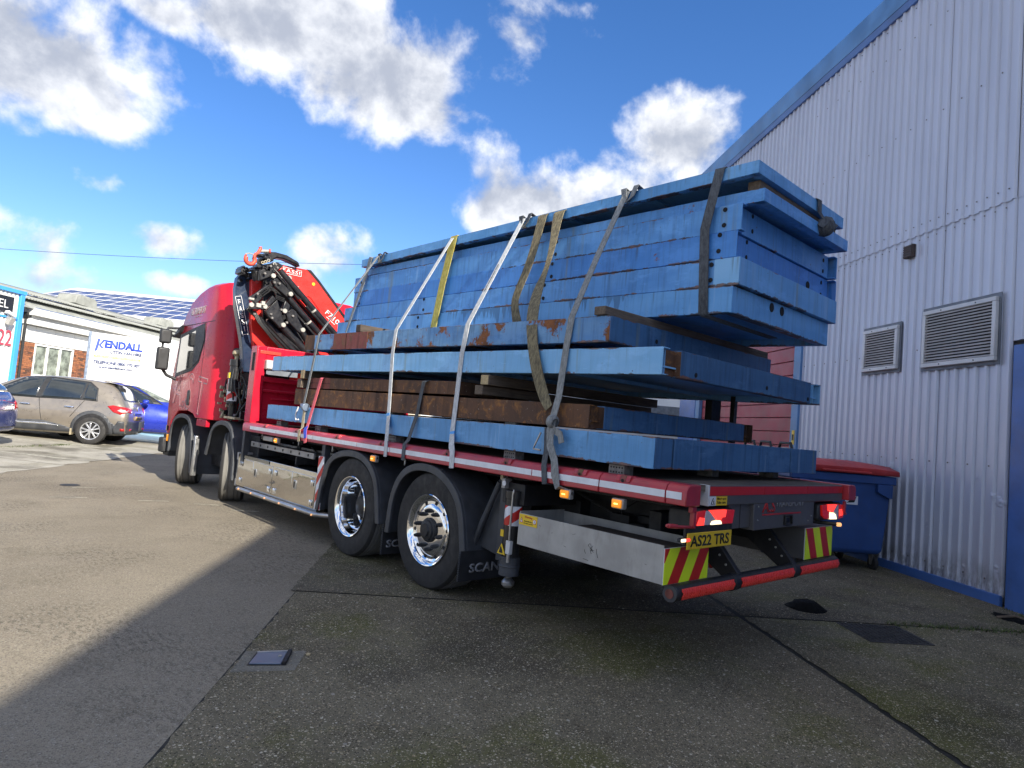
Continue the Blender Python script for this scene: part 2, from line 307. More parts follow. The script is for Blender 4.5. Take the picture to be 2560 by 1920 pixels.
MAT['wood_pale'] = mat_wood('fresh_timber', (0.42, 0.32, 0.17), (0.55, 0.43, 0.25))
MAT['wood_dark'] = mat_wood('oily_timber', (0.045, 0.034, 0.026), (0.085, 0.065, 0.05))
MAT['rubber_block'] = simple('grey_block', (0.20, 0.20, 0.19), .8, 0, .25, 20)
MAT['web_grey'] = mat_webbing('grey_webbing', (0.17, 0.18, 0.18), (0.29, 0.30, 0.30))
MAT['web_pale'] = mat_webbing('pale_webbing', (0.42, 0.44, 0.45), (0.60, 0.61, 0.62))
MAT['web_dark'] = mat_webbing('charcoal_webbing', (0.05, 0.055, 0.065), (0.10, 0.11, 0.12))
MAT['web_brown'] = mat_webbing('dirty_yellow_webbing', (0.10, 0.083, 0.052), (0.25, 0.21, 0.12))
MAT['web_yellow'] = mat_webbing('yellow_webbing', (0.42, 0.34, 0.06), (0.62, 0.54, 0.14))
MAT['web_cream'] = mat_webbing('cream_webbing', (0.30, 0.24, 0.15), (0.48, 0.40, 0.27))
MAT['web_red'] = mat_webbing('red_webbing', (0.55, 0.07, 0.10), (0.72, 0.16, 0.18))
MAT['hook_orange'] = simple('faded_orange_red', (0.62, 0.09, 0.05), .5, 0, .2, 8, dirt=.2)
MAT['pin_steel'] = simple('greasy_pin', (0.20, 0.19, 0.18), .45, .3, .2, 12)
MAT['soot'] = simple('soot_black', (0.006, 0.006, 0.006), .8, 0, .2, 12, spec=.1)
MAT['hatch_pale'] = mat_concrete('patch_concrete', (0.17, 0.16, 0.135), (0.23, 0.215, 0.18), 0.3, 2.0, .5)
MAT['zinc'] = simple('zinc_pin', (0.38, 0.37, 0.33), .5, .1, .1, 12)
MAT['brass'] = simple('dirty_cream_metal', (0.42, 0.36, 0.24), .5, .2, .2, 14)
MAT['bin_blue'] = simple('bin_blue', (0.025, 0.075, 0.24), .5, 0, .1, 2.5, dirt=.18)
MAT['bin_red'] = simple('bin_lid_red', (0.44, 0.035, 0.035), .5, 0, .1, 3, dirt=.15)
MAT['iron'] = simple('cast_iron', (0.038, 0.036, 0.034), .6, .4, .25, 12, bump=.5, bscale=60)
MAT['bluegrey'] = simple('blue_grey_metal', (0.20, 0.25, 0.33), .35, .5, .1, 6, dirt=.2)
MAT['white_wall'] = simple('white_paint', (0.78, 0.78, 0.76), .6, 0, .04, 1.2, dirt=.06)
MAT['mortar'] = simple('mortar', (0.33, 0.26, 0.20), .9, 0, .15, 12)
MAT['brick_a'] = simple('brick_orange', (0.36, 0.14, 0.065), .9, 0, .15, 15, bump=.4, bscale=60)
MAT['brick_b'] = simple('brick_brown', (0.25, 0.10, 0.055), .9, 0, .15, 15, bump=.4, bscale=60)
MAT['brick_c'] = simple('brick_dark', (0.13, 0.065, 0.045), .9, 0, .15, 15, bump=.4, bscale=60)
MAT['asbestos'] = simple('weathered_cement_sheet', (0.30, 0.31, 0.285), .9, 0, .12, 2.5, dirt=.45)
MAT['sky_blue'] = simple('bright_blue_trim', (0.06, 0.33, 0.80), .4, 0, .05, 2)
MAT['sign_black'] = simple('sign_black', (0.012, 0.013, 0.02), .4, 0, .1, 3)
MAT['digit_red'] = simple('digit_red', (0.46, 0.06, 0.10), .5, 0, .08, 5)
MAT['roof_white'] = simple('pale_roof_sheet', (0.68, 0.69, 0.68), .6, 0, .06, 1, dirt=.08)
MAT['solar'] = simple('solar_cell_blue', (0.030, 0.055, 0.19), .35, 0, .2, 1.3, spec=.25)
MAT['van_white'] = simple('van_white', (0.80, 0.80, 0.79), .35, 0, .03, 1)
MAT['car_taupe'] = simple('taupe_metallic', (0.29, 0.255, 0.21), .32, .55, .05, 2, coat=.9)
MAT['car_blue'] = simple('bright_blue_metallic', (0.014, 0.035, 0.40), .3, .35, .05, 2, coat=.9)
MAT['car_navy'] = simple('deep_blue_metallic', (0.014, 0.035, 0.20), .3, .35, .05, 2, coat=.9)
MAT['silver_trim'] = simple('silver_trim', (0.70, 0.71, 0.73), .25, .8, .05, 5)
MAT['wire'] = simple('cable_black', (0.03, 0.03, 0.035), .6, 0, .1, 2)
MAT['skin_hose'] = simple('hydraulic_hose', (0.02, 0.02, 0.02), .4, 0, .2, 20)
BLUE = {
 'top': aged_blue('blue_paint_bright', (0.090, 0.300, 0.62), (0.135, 0.370, 0.70), 0.10, .35),
 'mid': aged_blue('blue_paint_mid', (0.066, 0.250, 0.60), (0.115, 0.335, 0.69), 0.18, .45),
 'deep': aged_blue('blue_paint_deep', (0.038, 0.190, 0.57), (0.060, 0.250, 0.64), 0.08, .4),
 'worn': aged_blue('blue_paint_worn', (0.060, 0.205, 0.48), (0.14, 0.30, 0.50), 0.80, .6),
 'pale': aged_blue('blue_paint_pale', (0.17, 0.42, 0.71), (0.23, 0.48, 0.76), 0.10, .25),
 'drip': aged_blue('blue_paint_dripped', (0.090, 0.300, 0.62), (0.135, 0.370, 0.70), 0.10, .35, 0.7),
 'rear_shade': aged_blue('blue_paint_rear_shade', (0.042, 0.120, 0.25), (0.065, 0.165, 0.31), 0.22, .6),  # blue for the tail ends, darkened to carry their shade in the colour
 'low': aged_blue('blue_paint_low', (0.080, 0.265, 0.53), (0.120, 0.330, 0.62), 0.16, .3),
}
MAT['rust'] = rusty('brown_rust', (0.085, 0.045, 0.028), (0.13, 0.062, 0.032), (0.30, 0.13, 0.035))
MAT['rust_red'] = rusty('red_oxide', (0.19, 0.055, 0.045), (0.23, 0.070, 0.050), (0.17, 0.085, 0.045))
MAT['rust_red2'] = rusty('red_oxide_primer', (0.24, 0.07, 0.06), (0.20, 0.055, 0.05), (0.14, 0.10, 0.04))

# ------------------------------------------------------------------ mesh helpers
OFF = {}
class MB:
    def __init__(s): s.v = []; s.f = []
    def add(s, vs, fs):
        b = len(s.v); s.v += [tuple(v) for v in vs]; s.f += [tuple(b+i for i in f) for f in fs]; return s
    def box(s, x0, x1, y0, y1, z0, z1):
        return s.hexa([(x0,y0,z0),(x1,y0,z0),(x1,y1,z0),(x0,y1,z0),(x0,y0,z1),(x1,y0,z1),(x1,y1,z1),(x0,y1,z1)])
    def hexa(s, c):
        return s.add(c, [(0,3,2,1),(4,5,6,7),(0,1,5,4),(1,2,6,5),(2,3,7,6),(3,0,4,7)])
    def prism(s, poly, axis, a0, a1):
        n = len(poly)
        mk = {'x': lambda p, a: (a, p[0], p[1]), 'y': lambda p, a: (p[0], a, p[1]), 'z': lambda p, a: (p[0], p[1], a)}[axis]
        vs = [mk(p, a0) for p in poly] + [mk(p, a1) for p in poly]
        fs = [tuple(range(n))[::-1], tuple(range(n, 2*n))] + [(i, (i+1) % n, n+(i+1) % n, n+i) for i in range(n)]
        return s.add(vs, fs)
    def cyl(s, p0, p1, r0, r1=None, seg=16, cap=True):
        p0, p1 = Vector(p0), Vector(p1); r1 = r0 if r1 is None else r1
        d = (p1-p0).normalized(); a = d.orthogonal().normalized(); b = d.cross(a)
        vs = []
        for p, r in ((p0, r0), (p1, r1)):
            vs += [p + a*(r*math.cos(2*PI*i/seg)) + b*(r*math.sin(2*PI*i/seg)) for i in range(seg)]
        fs = [(i, (i+1) % seg, seg+(i+1) % seg, seg+i) for i in range(seg)]
        if cap: fs += [tuple(range(seg))[::-1], tuple(range(seg, 2*seg))]
        return s.add(vs, fs)
    def tube(s, path, r, seg=8):
        path = [Vector(p) for p in path]; n = len(path); vs = []
        ref = None
        for i, p in enumerate(path):
            t = (path[min(i+1, n-1)] - path[max(i-1, 0)]).normalized()
            a = t.orthogonal().normalized() if ref is None else (ref - t*ref.dot(t)).normalized()
            ref = a; b = t.cross(a)
            vs += [p + a*(r*math.cos(2*PI*k/seg)) + b*(r*math.sin(2*PI*k/seg)) for k in range(seg)]
        fs = [(i*seg+k, i*seg+(k+1) % seg, (i+1)*seg+(k+1) % seg, (i+1)*seg+k) for i in range(n-1) for k in range(seg)]
        fs += [tuple(range(seg))[::-1], tuple(range((n-1)*seg, n*seg))]
        return s.add(vs, fs)
    def lathe(s, prof, origin, axis, seg=32, a0=0.0, a1=2*PI):
        o = Vector(origin); d = Vector(axis).normalized()
        a = Vector((0, 0, 1)) if abs(d.z) < .9 else Vector((1, 0, 0)); a = (a - d*a.dot(d)).normalized(); b = d.cross(a)
        full = abs(a1-a0-2*PI) < 1e-6; m = seg if full else seg+1; n = len(prof); vs = []
        for k in range(m):
            t = a0 + (a1-a0)*k/seg
            for (r, h) in prof: vs.append(o + d*h + a*(r*math.cos(t)) + b*(r*math.sin(t)))
        fs = []
        for k in range(seg):
            k2 = (k+1) % m
            for i in range(n-1): fs.append((k*n+i, k*n+i+1, k2*n+i+1, k2*n+i))
        return s.add(vs, fs)
    def ribbon(s, path, width, thick, wdir, twist=None):
        """a strap: rectangular section swept along path, its width along wdir (one vector or one per point)"""
        path = [Vector(p) for p in path]; n = len(path); vs = []
        for i, p in enumerate(path):
            t = (path[min(i+1, n-1)] - path[max(i-1, 0)]).normalized()
            wd = Vector(wdir[i] if isinstance(wdir, list) else wdir); wd = (wd - t*wd.dot(t)).normalized(); nn = t.cross(wd)
            w = (width[i] if isinstance(width, list) else width)/2; h = thick/2
            vs += [p - wd*w - nn*h, p + wd*w - nn*h, p + wd*w + nn*h, p - wd*w + nn*h]
        fs = [(i*4+k, i*4+(k+1) % 4, (i+1)*4+(k+1) % 4, (i+1)*4+k) for i in range(n-1) for k in range(4)]
        fs += [(0, 1, 2, 3), tuple((n-1)*4+k for k in (3, 2, 1, 0))]
        return s.add(vs, fs)
    def band(s, outer, inner, axis, a0, a1):
        """closed band between two open polylines of equal length"""
        return s.prism(list(outer) + list(inner)[::-1], axis, a0, a1)
    def mesh(s, name, smooth=32):
        me = bpy.data.meshes.new(name); me.from_pydata(s.v, [], s.f)
        bm = bmesh.new(); bm.from_mesh(me); bmesh.ops.recalc_face_normals(bm, faces=bm.faces); bm.to_mesh(me); bm.free()
        if smooth:
            me.shade_smooth(); me.set_sharp_from_angle(angle=math.radians(smooth))
        return me
    def build(s, name, mat, parent=None, bevel=0.0, smooth=32, seg=2, **props):
        return link(name, s.mesh(name, smooth), mat, parent, bevel, seg, **props)
def link(name, me, mat, parent=None, bevel=0.0, seg=2, loc=None, **props):
    o = bpy.data.objects.new(name, me); COL.objects.link(o)
    if mat is not None and not me.materials: me.materials.append(MAT[mat] if isinstance(mat, str) else mat)
    if parent is not None:
        o.parent = parent
        if parent.name in OFF: o.location = -OFF[parent.name]
    if loc is not None: o.location = loc
    if bevel:
        b = o.modifiers.new('bevel', 'BEVEL'); b.width = bevel; b.segments = seg; b.limit_method = 'ANGLE'; b.angle_limit = math.radians(40); b.harden_normals = False
    for k, v in props.items(): o[k] = v
    return o
def thing(name, label, cat, loc=(0, 0, 0), rotz=0.0, group=None, worldspace=False, scale=1.0):
    o = bpy.data.objects.new(name, None); COL.objects.link(o); o.location = loc; o.rotation_euler = (0, 0, rotz); o.scale = (scale,)*3
    o.empty_display_size = .2; o['label'] = label; o['category'] = cat
    if group: o['group'] = group
    if worldspace: OFF[o.name] = Vector(loc)
    return o
def tag(o, label, cat, group=None):
    o['label'] = label; o['category'] = cat
    if group: o['group'] = group
    return o
def again(src, parent, loc=None, rot=None, mat=None):
    c = src.copy(); COL.objects.link(c); c.parent = parent
    if loc is not None: c.location = loc
    if rot is not None: c.rotation_euler = rot
    return c
def text_mesh(s, width, height, extrude=0.002, outline=0.0, spacing=1.0, bold=0.0):
    cu = bpy.data.curves.new('lettering', 'FONT'); cu.body = s; cu.size = 1; cu.space_character = spacing
    cu.align_x = 'CENTER'; cu.align_y = 'CENTER'; cu.resolution_u = 3
    if outline: cu.fill_mode = 'NONE'; cu.bevel_depth = outline; cu.bevel_resolution = 1
    if bold: cu.offset = bold
    t = bpy.data.objects.new('lettering', cu); COL.objects.link(t)
    dg = bpy.context.evaluated_depsgraph_get(); me = bpy.data.meshes.new_from_object(t.evaluated_get(dg))
    bpy.data.objects.remove(t); bpy.data.curves.remove(cu)
    xs = [v.co.x for v in me.vertices]; ys = [v.co.y for v in me.vertices]
    sx = width/(max(xs)-min(xs)); sy = height/(max(ys)-min(ys)); cx = (max(xs)+min(xs))/2; cy = (max(ys)+min(ys))/2
    for v in me.vertices: v.co = ((v.co.x-cx)*sx, (v.co.y-cy)*sy, v.co.z*(sx if outline else 0))
    me.materials.clear()
    if not outline:
        bm = bmesh.new(); bm.from_mesh(me); r = bmesh.ops.extrude_face_region(bm, geom=list(bm.faces))
        for g in r['geom']:
            if isinstance(g, bmesh.types.BMVert): g.co.z += extrude
        bmesh.ops.recalc_face_normals(bm, faces=bm.faces); bm.to_mesh(me); bm.free()
    return me
def text(name, s, center, xdir, ydir, width, height, mat, parent, extrude=0.002, shear=0.0, **kw):
    me = text_mesh(s, width, height, extrude, **kw)
    X = Vector(xdir).normalized(); Y = Vector(ydir).normalized(); Z = X.cross(Y); c = Vector(center)
    for v in me.vertices:
        q = v.co.copy(); v.co = c + X*(q.x + shear*q.y) + Y*q.y + Z*q.z
    return link(name, me, mat, parent)
LEFT = ((0, -1, 0), (0, 0, 1)); REAR = ((1, 0, 0), (0, 0, 1))
def stripes(poly_fn, parent, n, mats, name):
    for i in range(n): poly_fn(i).build(name, mats[i % 2], parent)
def clip_poly(poly, a, b, c):
    """keep the part of a 2-D polygon where a*x+b*y<=c"""
    out = []
    for i, p in enumerate(poly):
        q = poly[(i+1) % len(poly)]; dp = a*p[0]+b*p[1]-c; dq = a*q[0]+b*q[1]-c
        if dp <= 0: out.append(p)
        if dp*dq < 0:
            t = dp/(dp-dq); out.append((p[0]+(q[0]-p[0])*t, p[1]+(q[1]-p[1])*t))
    return out
def stripe_board(parent, rect, ang, pitch, axis, a0, a1, mats, name, phase=0.0):
    """diagonal warning stripes, each one a strip of its own"""
    u0, u1, v0, v1 = rect; ca, sa = math.cos(ang), math.sin(ang)
    cs = [ca*u+sa*v for u in (u0, u1) for v in (v0, v1)]; k = math.floor((min(cs)-phase)/pitch)
    while phase + k*pitch < max(cs):
        lo = phase+k*pitch; pl = [(u0, v0), (u1, v0), (u1, v1), (u0, v1)]
        pl = clip_poly(pl, ca, sa, lo+pitch); pl = clip_poly(pl, -ca, -sa, -lo)
        if len(pl) > 2: MB().prism(pl, axis, a0, a1).build(name, mats[k % 2], parent, smooth=0)
        k += 1

# ------------------------------------------------------------------ ground
def rise(x, y):    # the yard climbs gently beyond the far edge of the asphalt
    return 0.05*max(0.0, min(8.0, -0.813*x + 0.582*y - 8.2))
TH = math.radians(36.5)
DV = Vector((math.sin(TH), math.cos(TH), 0)); NV = Vector((math.cos(TH), -math.sin(TH), 0))
def dn(d, n, z=0.0): return Vector((DV.x*d + NV.x*n, DV.y*d + NV.y*n, z))
def sheet(name, fn, us, vs, mat, lift=0.0, **props):
    V = []; nu, nv = len(us), len(vs)
    for u in us:
        for v in vs:
            p = fn(u, v); V.append((p[0], p[1], rise(p[0], p[1]) + lift))
    F = [(i*nv+j, (i+1)*nv+j, (i+1)*nv+j+1, i*nv+j+1) for i in range(nu-1) for j in range(nv-1)]
    me = bpy.data.meshes.new(name); me.from_pydata(V, [], F); me.shade_smooth()
    bm = bmesh.new(); bm.from_mesh(me); bmesh.ops.recalc_face_normals(bm, faces=bm.faces)
    if bm.faces and sum(f.normal.z for f in bm.faces) < 0: bmesh.ops.reverse_faces(bm, faces=bm.faces)
    bm.to_mesh(me); bm.free()
    return link(name, me, mat, **props)
def lin(a, b, n): return [a+(b-a)*i/n for i in range(n+1)]
grid = [-600, -300, -150, -80] + lin(-40, 60, 100) + [80, 150, 300, 600]
sheet('ground', lambda u, v: (u, v), grid, grid, 'asphalt', kind='structure')
def ragged(d0, d1, n0, n1, nd, ragged_n0=False, seed=1):
    rr = random.Random(seed); off = {}
    ds = lin(d0, d1, nd)
    e = {d: (rr.uniform(-.012, .012) if ragged_n0 else 0) for d in ds}
    return ds, e
def slab(d0, d1, n0, n1, mat, edge=False, seed=1):
    ds, e = ragged(d0, d1, n0, n1, int(abs(d1-d0)/.05), edge, seed)
    return sheet('concrete_slab', lambda d, t: (lambda q: (q.x, q.y))(dn(d, n0 + e[d]*(1-t) + (n1-n0)*t)), ds, [0, .02, .5, 1], mat, .010, kind='structure')
sheet('joint_bed', lambda d, n: (lambda q: (q.x, q.y))(dn(d, n)), lin(-9, 12, 10), lin(-2.463, 4.46, 4), 'joint', .004, kind='structure')
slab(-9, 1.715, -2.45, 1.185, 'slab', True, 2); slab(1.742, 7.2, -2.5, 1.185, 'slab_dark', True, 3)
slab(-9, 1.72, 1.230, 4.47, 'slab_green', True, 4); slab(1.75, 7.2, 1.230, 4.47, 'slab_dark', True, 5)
slab(7.22, 12, -2.5, 4.47, 'slab', True, 6)
# parking apron of pale concrete, laid in bays beyond the asphalt
KD = Vector((0.582, 0.813, 0)); KN = Vector((-0.813, 0.582, 0))
def kp(a, b): q = KD*a + KN*b; return (q.x, q.y)
rk = random.Random(5)
edge_e = {}
for i, (a0, a1) in enumerate(((-14, -2.2), (-2.17, 5.35), (5.38, 9.4), (9.43, 14.6), (14.63, 22), (22.03, 40))):
    for j, (b0, b1) in enumerate(((8.2, 11.6), (11.63, 24))):
        av = lin(a0, a1, int((a1-a0)/.25)); ee = {a: (rk.uniform(-.06, .06) if j == 0 else 0) for a in av}
        sheet('parking_pavement', lambda a, t, b0=b0, b1=b1, ee=ee: kp(a, b0 + ee[a]*(1-t) + (b1-b0)*t), av, [0, .05, .5, 1] if j == 0 else [0, .15, .35, 1], 'pave', .012, kind='structure')
def ground_strip(name, p, q, w, mat, lift=.017):
    p, q = Vector(p), Vector(q); d = (q-p); n = Vector((-d.y, d.x)).normalized()*w/2
    return sheet(name, lambda t, s: (p.x + d.x*t + n.x*s, p.y + d.y*t + n.y*s), lin(0, 1, 24), [-1, 1], mat, lift, kind='structure')
ground_strip('bay_marking', (-4.4, 18.23), (0.457, 16.0), .085, 'white_line')
ground_strip('bay_marking', (-4.2, 15.5), (-0.93, 13.42), .075, 'white_line')
ground_strip('bay_marking', (0.5, 18.9), (4.6, 17.1), .09, 'white_line', .020)
sheet('blue_bay_paint', lambda s, t: (0.6 + 6.5*s + 2.2*t, 19.15 - 2.75*s + 4.6*t), lin(0, 1, 20), lin(0, 1, 12), 'blue_bay', .018, kind='structure')
for (x, y, l, a) in ((-1.9, 8.3, .42, -.2), (-0.95, 7.9, .38, -.35), (-0.35, 7.5, .34, -.55), (-1.5, 9.3, .3, -.1), (-0.05, 6.9, .36, -.6), (-0.75, 9.6, .25, -.3)):
    ground_strip('worn_marking', (x, y), (x+l*math.cos(a), y+l*math.sin(a)), .035, 'white_line', .005)

# grass and moss tufts in the cracks of the apron, stuff
rg = random.Random(3); g = MB()
def tuft(x, y, n, h):
    for _ in range(n):
        px, py = x+rg.gauss(0, .035), y+rg.gauss(0, .035); a = rg.uniform(0, 2*PI); hh = h*rg.uniform(.4, 1.2); z = rise(px, py)+.012
        dx, dy = math.cos(a)*.006, math.sin(a)*.006
        g.add([(px-dx, py-dy, z), (px+dx, py+dy, z), (px+rg.gauss(0, .02), py+rg.gauss(0, .02), z+hh)], [(0, 1, 2)])
for i in range(170):
    a = rg.uniform(-6, 7.5); b = 8.2 + rg.gauss(0, .05); p_ = kp(a, b); tuft(p_[0], p_[1], 10, .030)
for i in range(60):
    t = rg.random(); tuft(-1.9+1.4*t+rg.gauss(0, .04), 14.9+1.6*t+rg.gauss(0, .04), 5, .03)
for i in range(90):
    q = dn(rg.uniform(-4, 2.6), 4.40 + rg.gauss(0, .04)); tuft(q.x, q.y, 8, .04)
for i in range(60):
    q = dn(1.73 + rg.gauss(0, .02), rg.uniform(2.6, 4.4)); tuft(q.x, q.y, 8, .03)
MAT['grass'] = simple('moss_green', (0.075, 0.10, 0.028), .8, 0, .3, 10)
g.build('crack_grass', 'grass', smooth=0, kind='stuff')
# pale chips and leaf litter scattered over the concrete
g = MB()
for i in range(420):
    d, n = rg.uniform(-3.5, 6.5), rg.uniform(-2.3, 4.3); q = dn(d, n, .010); r = rg.uniform(.004, .012)
    pts = [(q.x + r*rg.uniform(.6, 1.3)*math.cos(k*PI/2.5), q.y + r*rg.uniform(.6, 1.3)*math.sin(k*PI/2.5), q.z) for k in range(5)]
    top = [(p[0], p[1], p[2]+.003) for p in pts]
    g.add(pts + top, [(5, 6, 7, 8, 9)] + [(k, (k+1) % 5, 5+(k+1) % 5, 5+k) for k in range(5)])
MAT['chips'] = simple('pale_litter', (0.34, 0.31, 0.25), .8, 0, .35, 3)
g.build('ground_litter', 'chips', smooth=0, kind='stuff')

# ------------------------------------------------------------------ warehouse on the right
wh = thing('warehouse', 'tall warehouse clad in silver ribbed sheet with blue eaves and red roller door', 'building', tuple(NV*4.52), math.atan2(-DV.y, -DV.x))
# wall coordinates: x = -distance along the wall, y into the building, z up
PITCH = 0.146
def clad_sheet(n, z0, z1, name='cladding_sheet', seed=0):
    mb = MB(); prof = []
    for k in range(n):
        b = k*PITCH
        prof += [(b, 0), (b+.086, 0), (b+.098, -.020), (b+.104, -.027), (b+.130, -.027), (b+.137, -.020)]
    prof.append((n*PITCH, 0))
    zs = lin(z0, z1, 1)
    V = [(x, y, z) for z in zs for (x, y) in prof]; m = len(prof)
    F = [(j*m+i, j*m+i+1, (j+1)*m+i+1, (j+1)*m+i) for j in range(len(zs)-1) for i in range(m-1)]
    mb.add(V, F); return mb.mesh(name, 25)
lowm = clad_sheet(7, .10, 4.375); upm = clad_sheet(7, 4.36, 7.80); overm = clad_sheet(7, 4.75, 7.80)
SW = 7*PITCH
def put_sheet(me, x, y=0.0): return link('cladding_sheet', me, 'clad', wh, loc=(x, y, 0))
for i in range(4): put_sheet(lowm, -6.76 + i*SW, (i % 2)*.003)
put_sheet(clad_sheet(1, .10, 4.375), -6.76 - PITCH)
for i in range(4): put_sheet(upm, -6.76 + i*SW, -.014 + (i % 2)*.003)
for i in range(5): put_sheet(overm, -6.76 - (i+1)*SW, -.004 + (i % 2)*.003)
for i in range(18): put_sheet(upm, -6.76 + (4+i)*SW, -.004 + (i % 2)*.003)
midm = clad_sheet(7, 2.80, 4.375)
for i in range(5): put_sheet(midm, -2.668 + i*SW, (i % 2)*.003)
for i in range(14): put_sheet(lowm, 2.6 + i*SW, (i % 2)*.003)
MB().prism([(-.02, 7.80), (-.09, 7.78), (-.10, 8.10), (-.08, 8.14), (.25, 8.14), (.25, 7.86), (-.02, 7.86)], 'x', -12.3, 17).build('eaves_fascia', 'blue_trim_pale', wh, .006)
MB().prism([(-.015, 7.69), (-.055, 7.69), (-.085, 7.775), (-.015, 7.795)], 'x', -12.3, 17).build('eaves_drip', 'blue_trim', wh)
MB().box(-6.75, -2.68, -.045, -.004, .0, .115).build('base_trim', 'blue_trim', wh, .004)
MB().box(-6.98, -6.765, -.05, .03, 0, 4.62).build('door_pilaster', 'blue_trim_pale', wh, .006)
MB().box(-2.60, -2.30, -.06, .03, 0, 2.74).build('door_pilaster', 'blue_trim', wh, .006)
MB().box(-11.3, -6.98, -.05, .03, 4.52, 4.74).build('door_head', 'blue_trim', wh, .006)
MB().box(-2.30, 2.58, -.05, .03, 2.62, 2.80).build('door_head', 'blue_trim', wh, .006)
MB().box(-11.3, -11.06, -.05, .03, 0, 4.5).build('door_pilaster', 'blue_trim_pale', wh, .006)
# red sectional door, each horizontal section a piece
dsec = MB().prism([(0, .004), (-.012, .012), (-.012, .235), (0, .243), (.02, .243), (.02, .004)], 'x', -11.05, -6.985).mesh('door_section', 0)
for i in range(18): link('door_section', dsec, 'red_door', wh, loc=(0, .04, .02 + i*.247))
bsec = MB().prism([(0, .004), (-.012, .012), (-.012, .235), (0, .243), (.02, .243), (.02, .004)], 'x', -2.295, 2.575).mesh('door_section', 0)
for i in range(11): link('door_section', bsec, 'blue_trim', wh, loc=(0, .02, .02 + i*.247))
# louvred vents
def louvre(x0, x1, z0, z1, n):
    fr = MB(); w = .05
    for a in ((x0, x1, z0, z0+w), (x0, x1, z1-w, z1), (x0, x0+w, z0+w, z1-w), (x1-w, x1, z0+w, z1-w)): fr.box(a[0], a[1], -.075, -.03, a[2], a[3])
    f = fr.build('louvre_frame', 'alu_frame', wh, .006)
    MB().box(x0-.035, x1+.03, -.034, -.022, z0-.04, z1+.045).build('flashing', 'flash', f)
    MB().box(x0+w, x1-w, -.038, -.036, z0+w, z1-w).build('louvre_back', 'dark_void', f)
    st = (z1-z0-2*w)/n
    sm = MB().prism([(-.040, .0), (-.070, st*.52), (-.067, st*.60), (-.038, st*.12)], 'x', x0+w+.002, x1-w-.002)
    sm2 = sm.mesh('louvre_slat', 0)
    for i in range(n):    # blades hang outward at their lower edge
        pass
    sm = MB().prism([(-.068, .0), (-.072, .006), (-.042, st*.80), (-.039, st*.74)], 'x', x0+w+.002, x1-w-.002).mesh('louvre_slat', 0)
    for i in range(n): link('louvre_slat', sm, 'alu_slat', f, loc=(0, 0, z0+w+i*st+.003))
    sc = MB()
    for fx in (.28, .75):
        for zz in (z0+.025, z1-.025): sc.cyl((x0+(x1-x0)*fx, -.074, zz), (x0+(x1-x0)*fx, -.079, zz), .008, seg=8)
    sc.build('screws', 'ink', f, kind='stuff')
louvre(-5.10, -4.385, 2.63, 3.22, 14); louvre(-3.93, -2.83, 2.60, 3.31, 17)
MB().box(-4.335, -4.16, -.075, -.028, 4.09, 4.26).build('air_vent', 'brown_vent', wh, .008)
vm = MB().box(-4.325, -4.17, -.085, -.075, 0, .02).mesh('vent_slat', 0)
for i in range(5): link('vent_slat', vm, 'brown_vent', wh, loc=(0, 0, 4.105+i*.031))
MB().box(-6.905, -6.825, -.056, -.051, 1.53, 1.77).build('notice', 'plate_yellow', wh)
MB().box(-6.89, -6.84, -.059, -.057, 1.60, 1.70).build('notice_symbol', 'ink', wh)
fx = MB(); rf_ = random.Random(6)
for z in (.24, 1.45, 2.85, 4.30, 4.50, 5.9, 7.2, 7.62):
    for i in range(0, 46, 1 if z in (4.30, 4.50) else 2):
        x = -11.0 + i*2*PITCH*.5 + 4.24 if z < 4.4 and z > 3 else -6.76 + i*PITCH + .043
        if x > -2.72: continue
        if any(a < x < b and c < z < d for a, b, c, d in ((-5.15, -4.33, 2.55, 3.3), (-3.98, -2.78, 2.5, 3.4))): continue
        yb = 0 if z < 4.36 else -.014
        fx.cyl((x, yb-.001, z), (x, yb-.006, z), .009, seg=6)
fx.build('cladding_fixings', 'pin_steel', wh, kind='stuff')
# the rest of the shed: roof, far end and back
MB().prism([(.12, 0), (.12, 7.86), (7, 9.6), (14, 7.9), (14, 0)], 'x', -12.2, 16.9).build('shed_body', 'roof_white', wh)

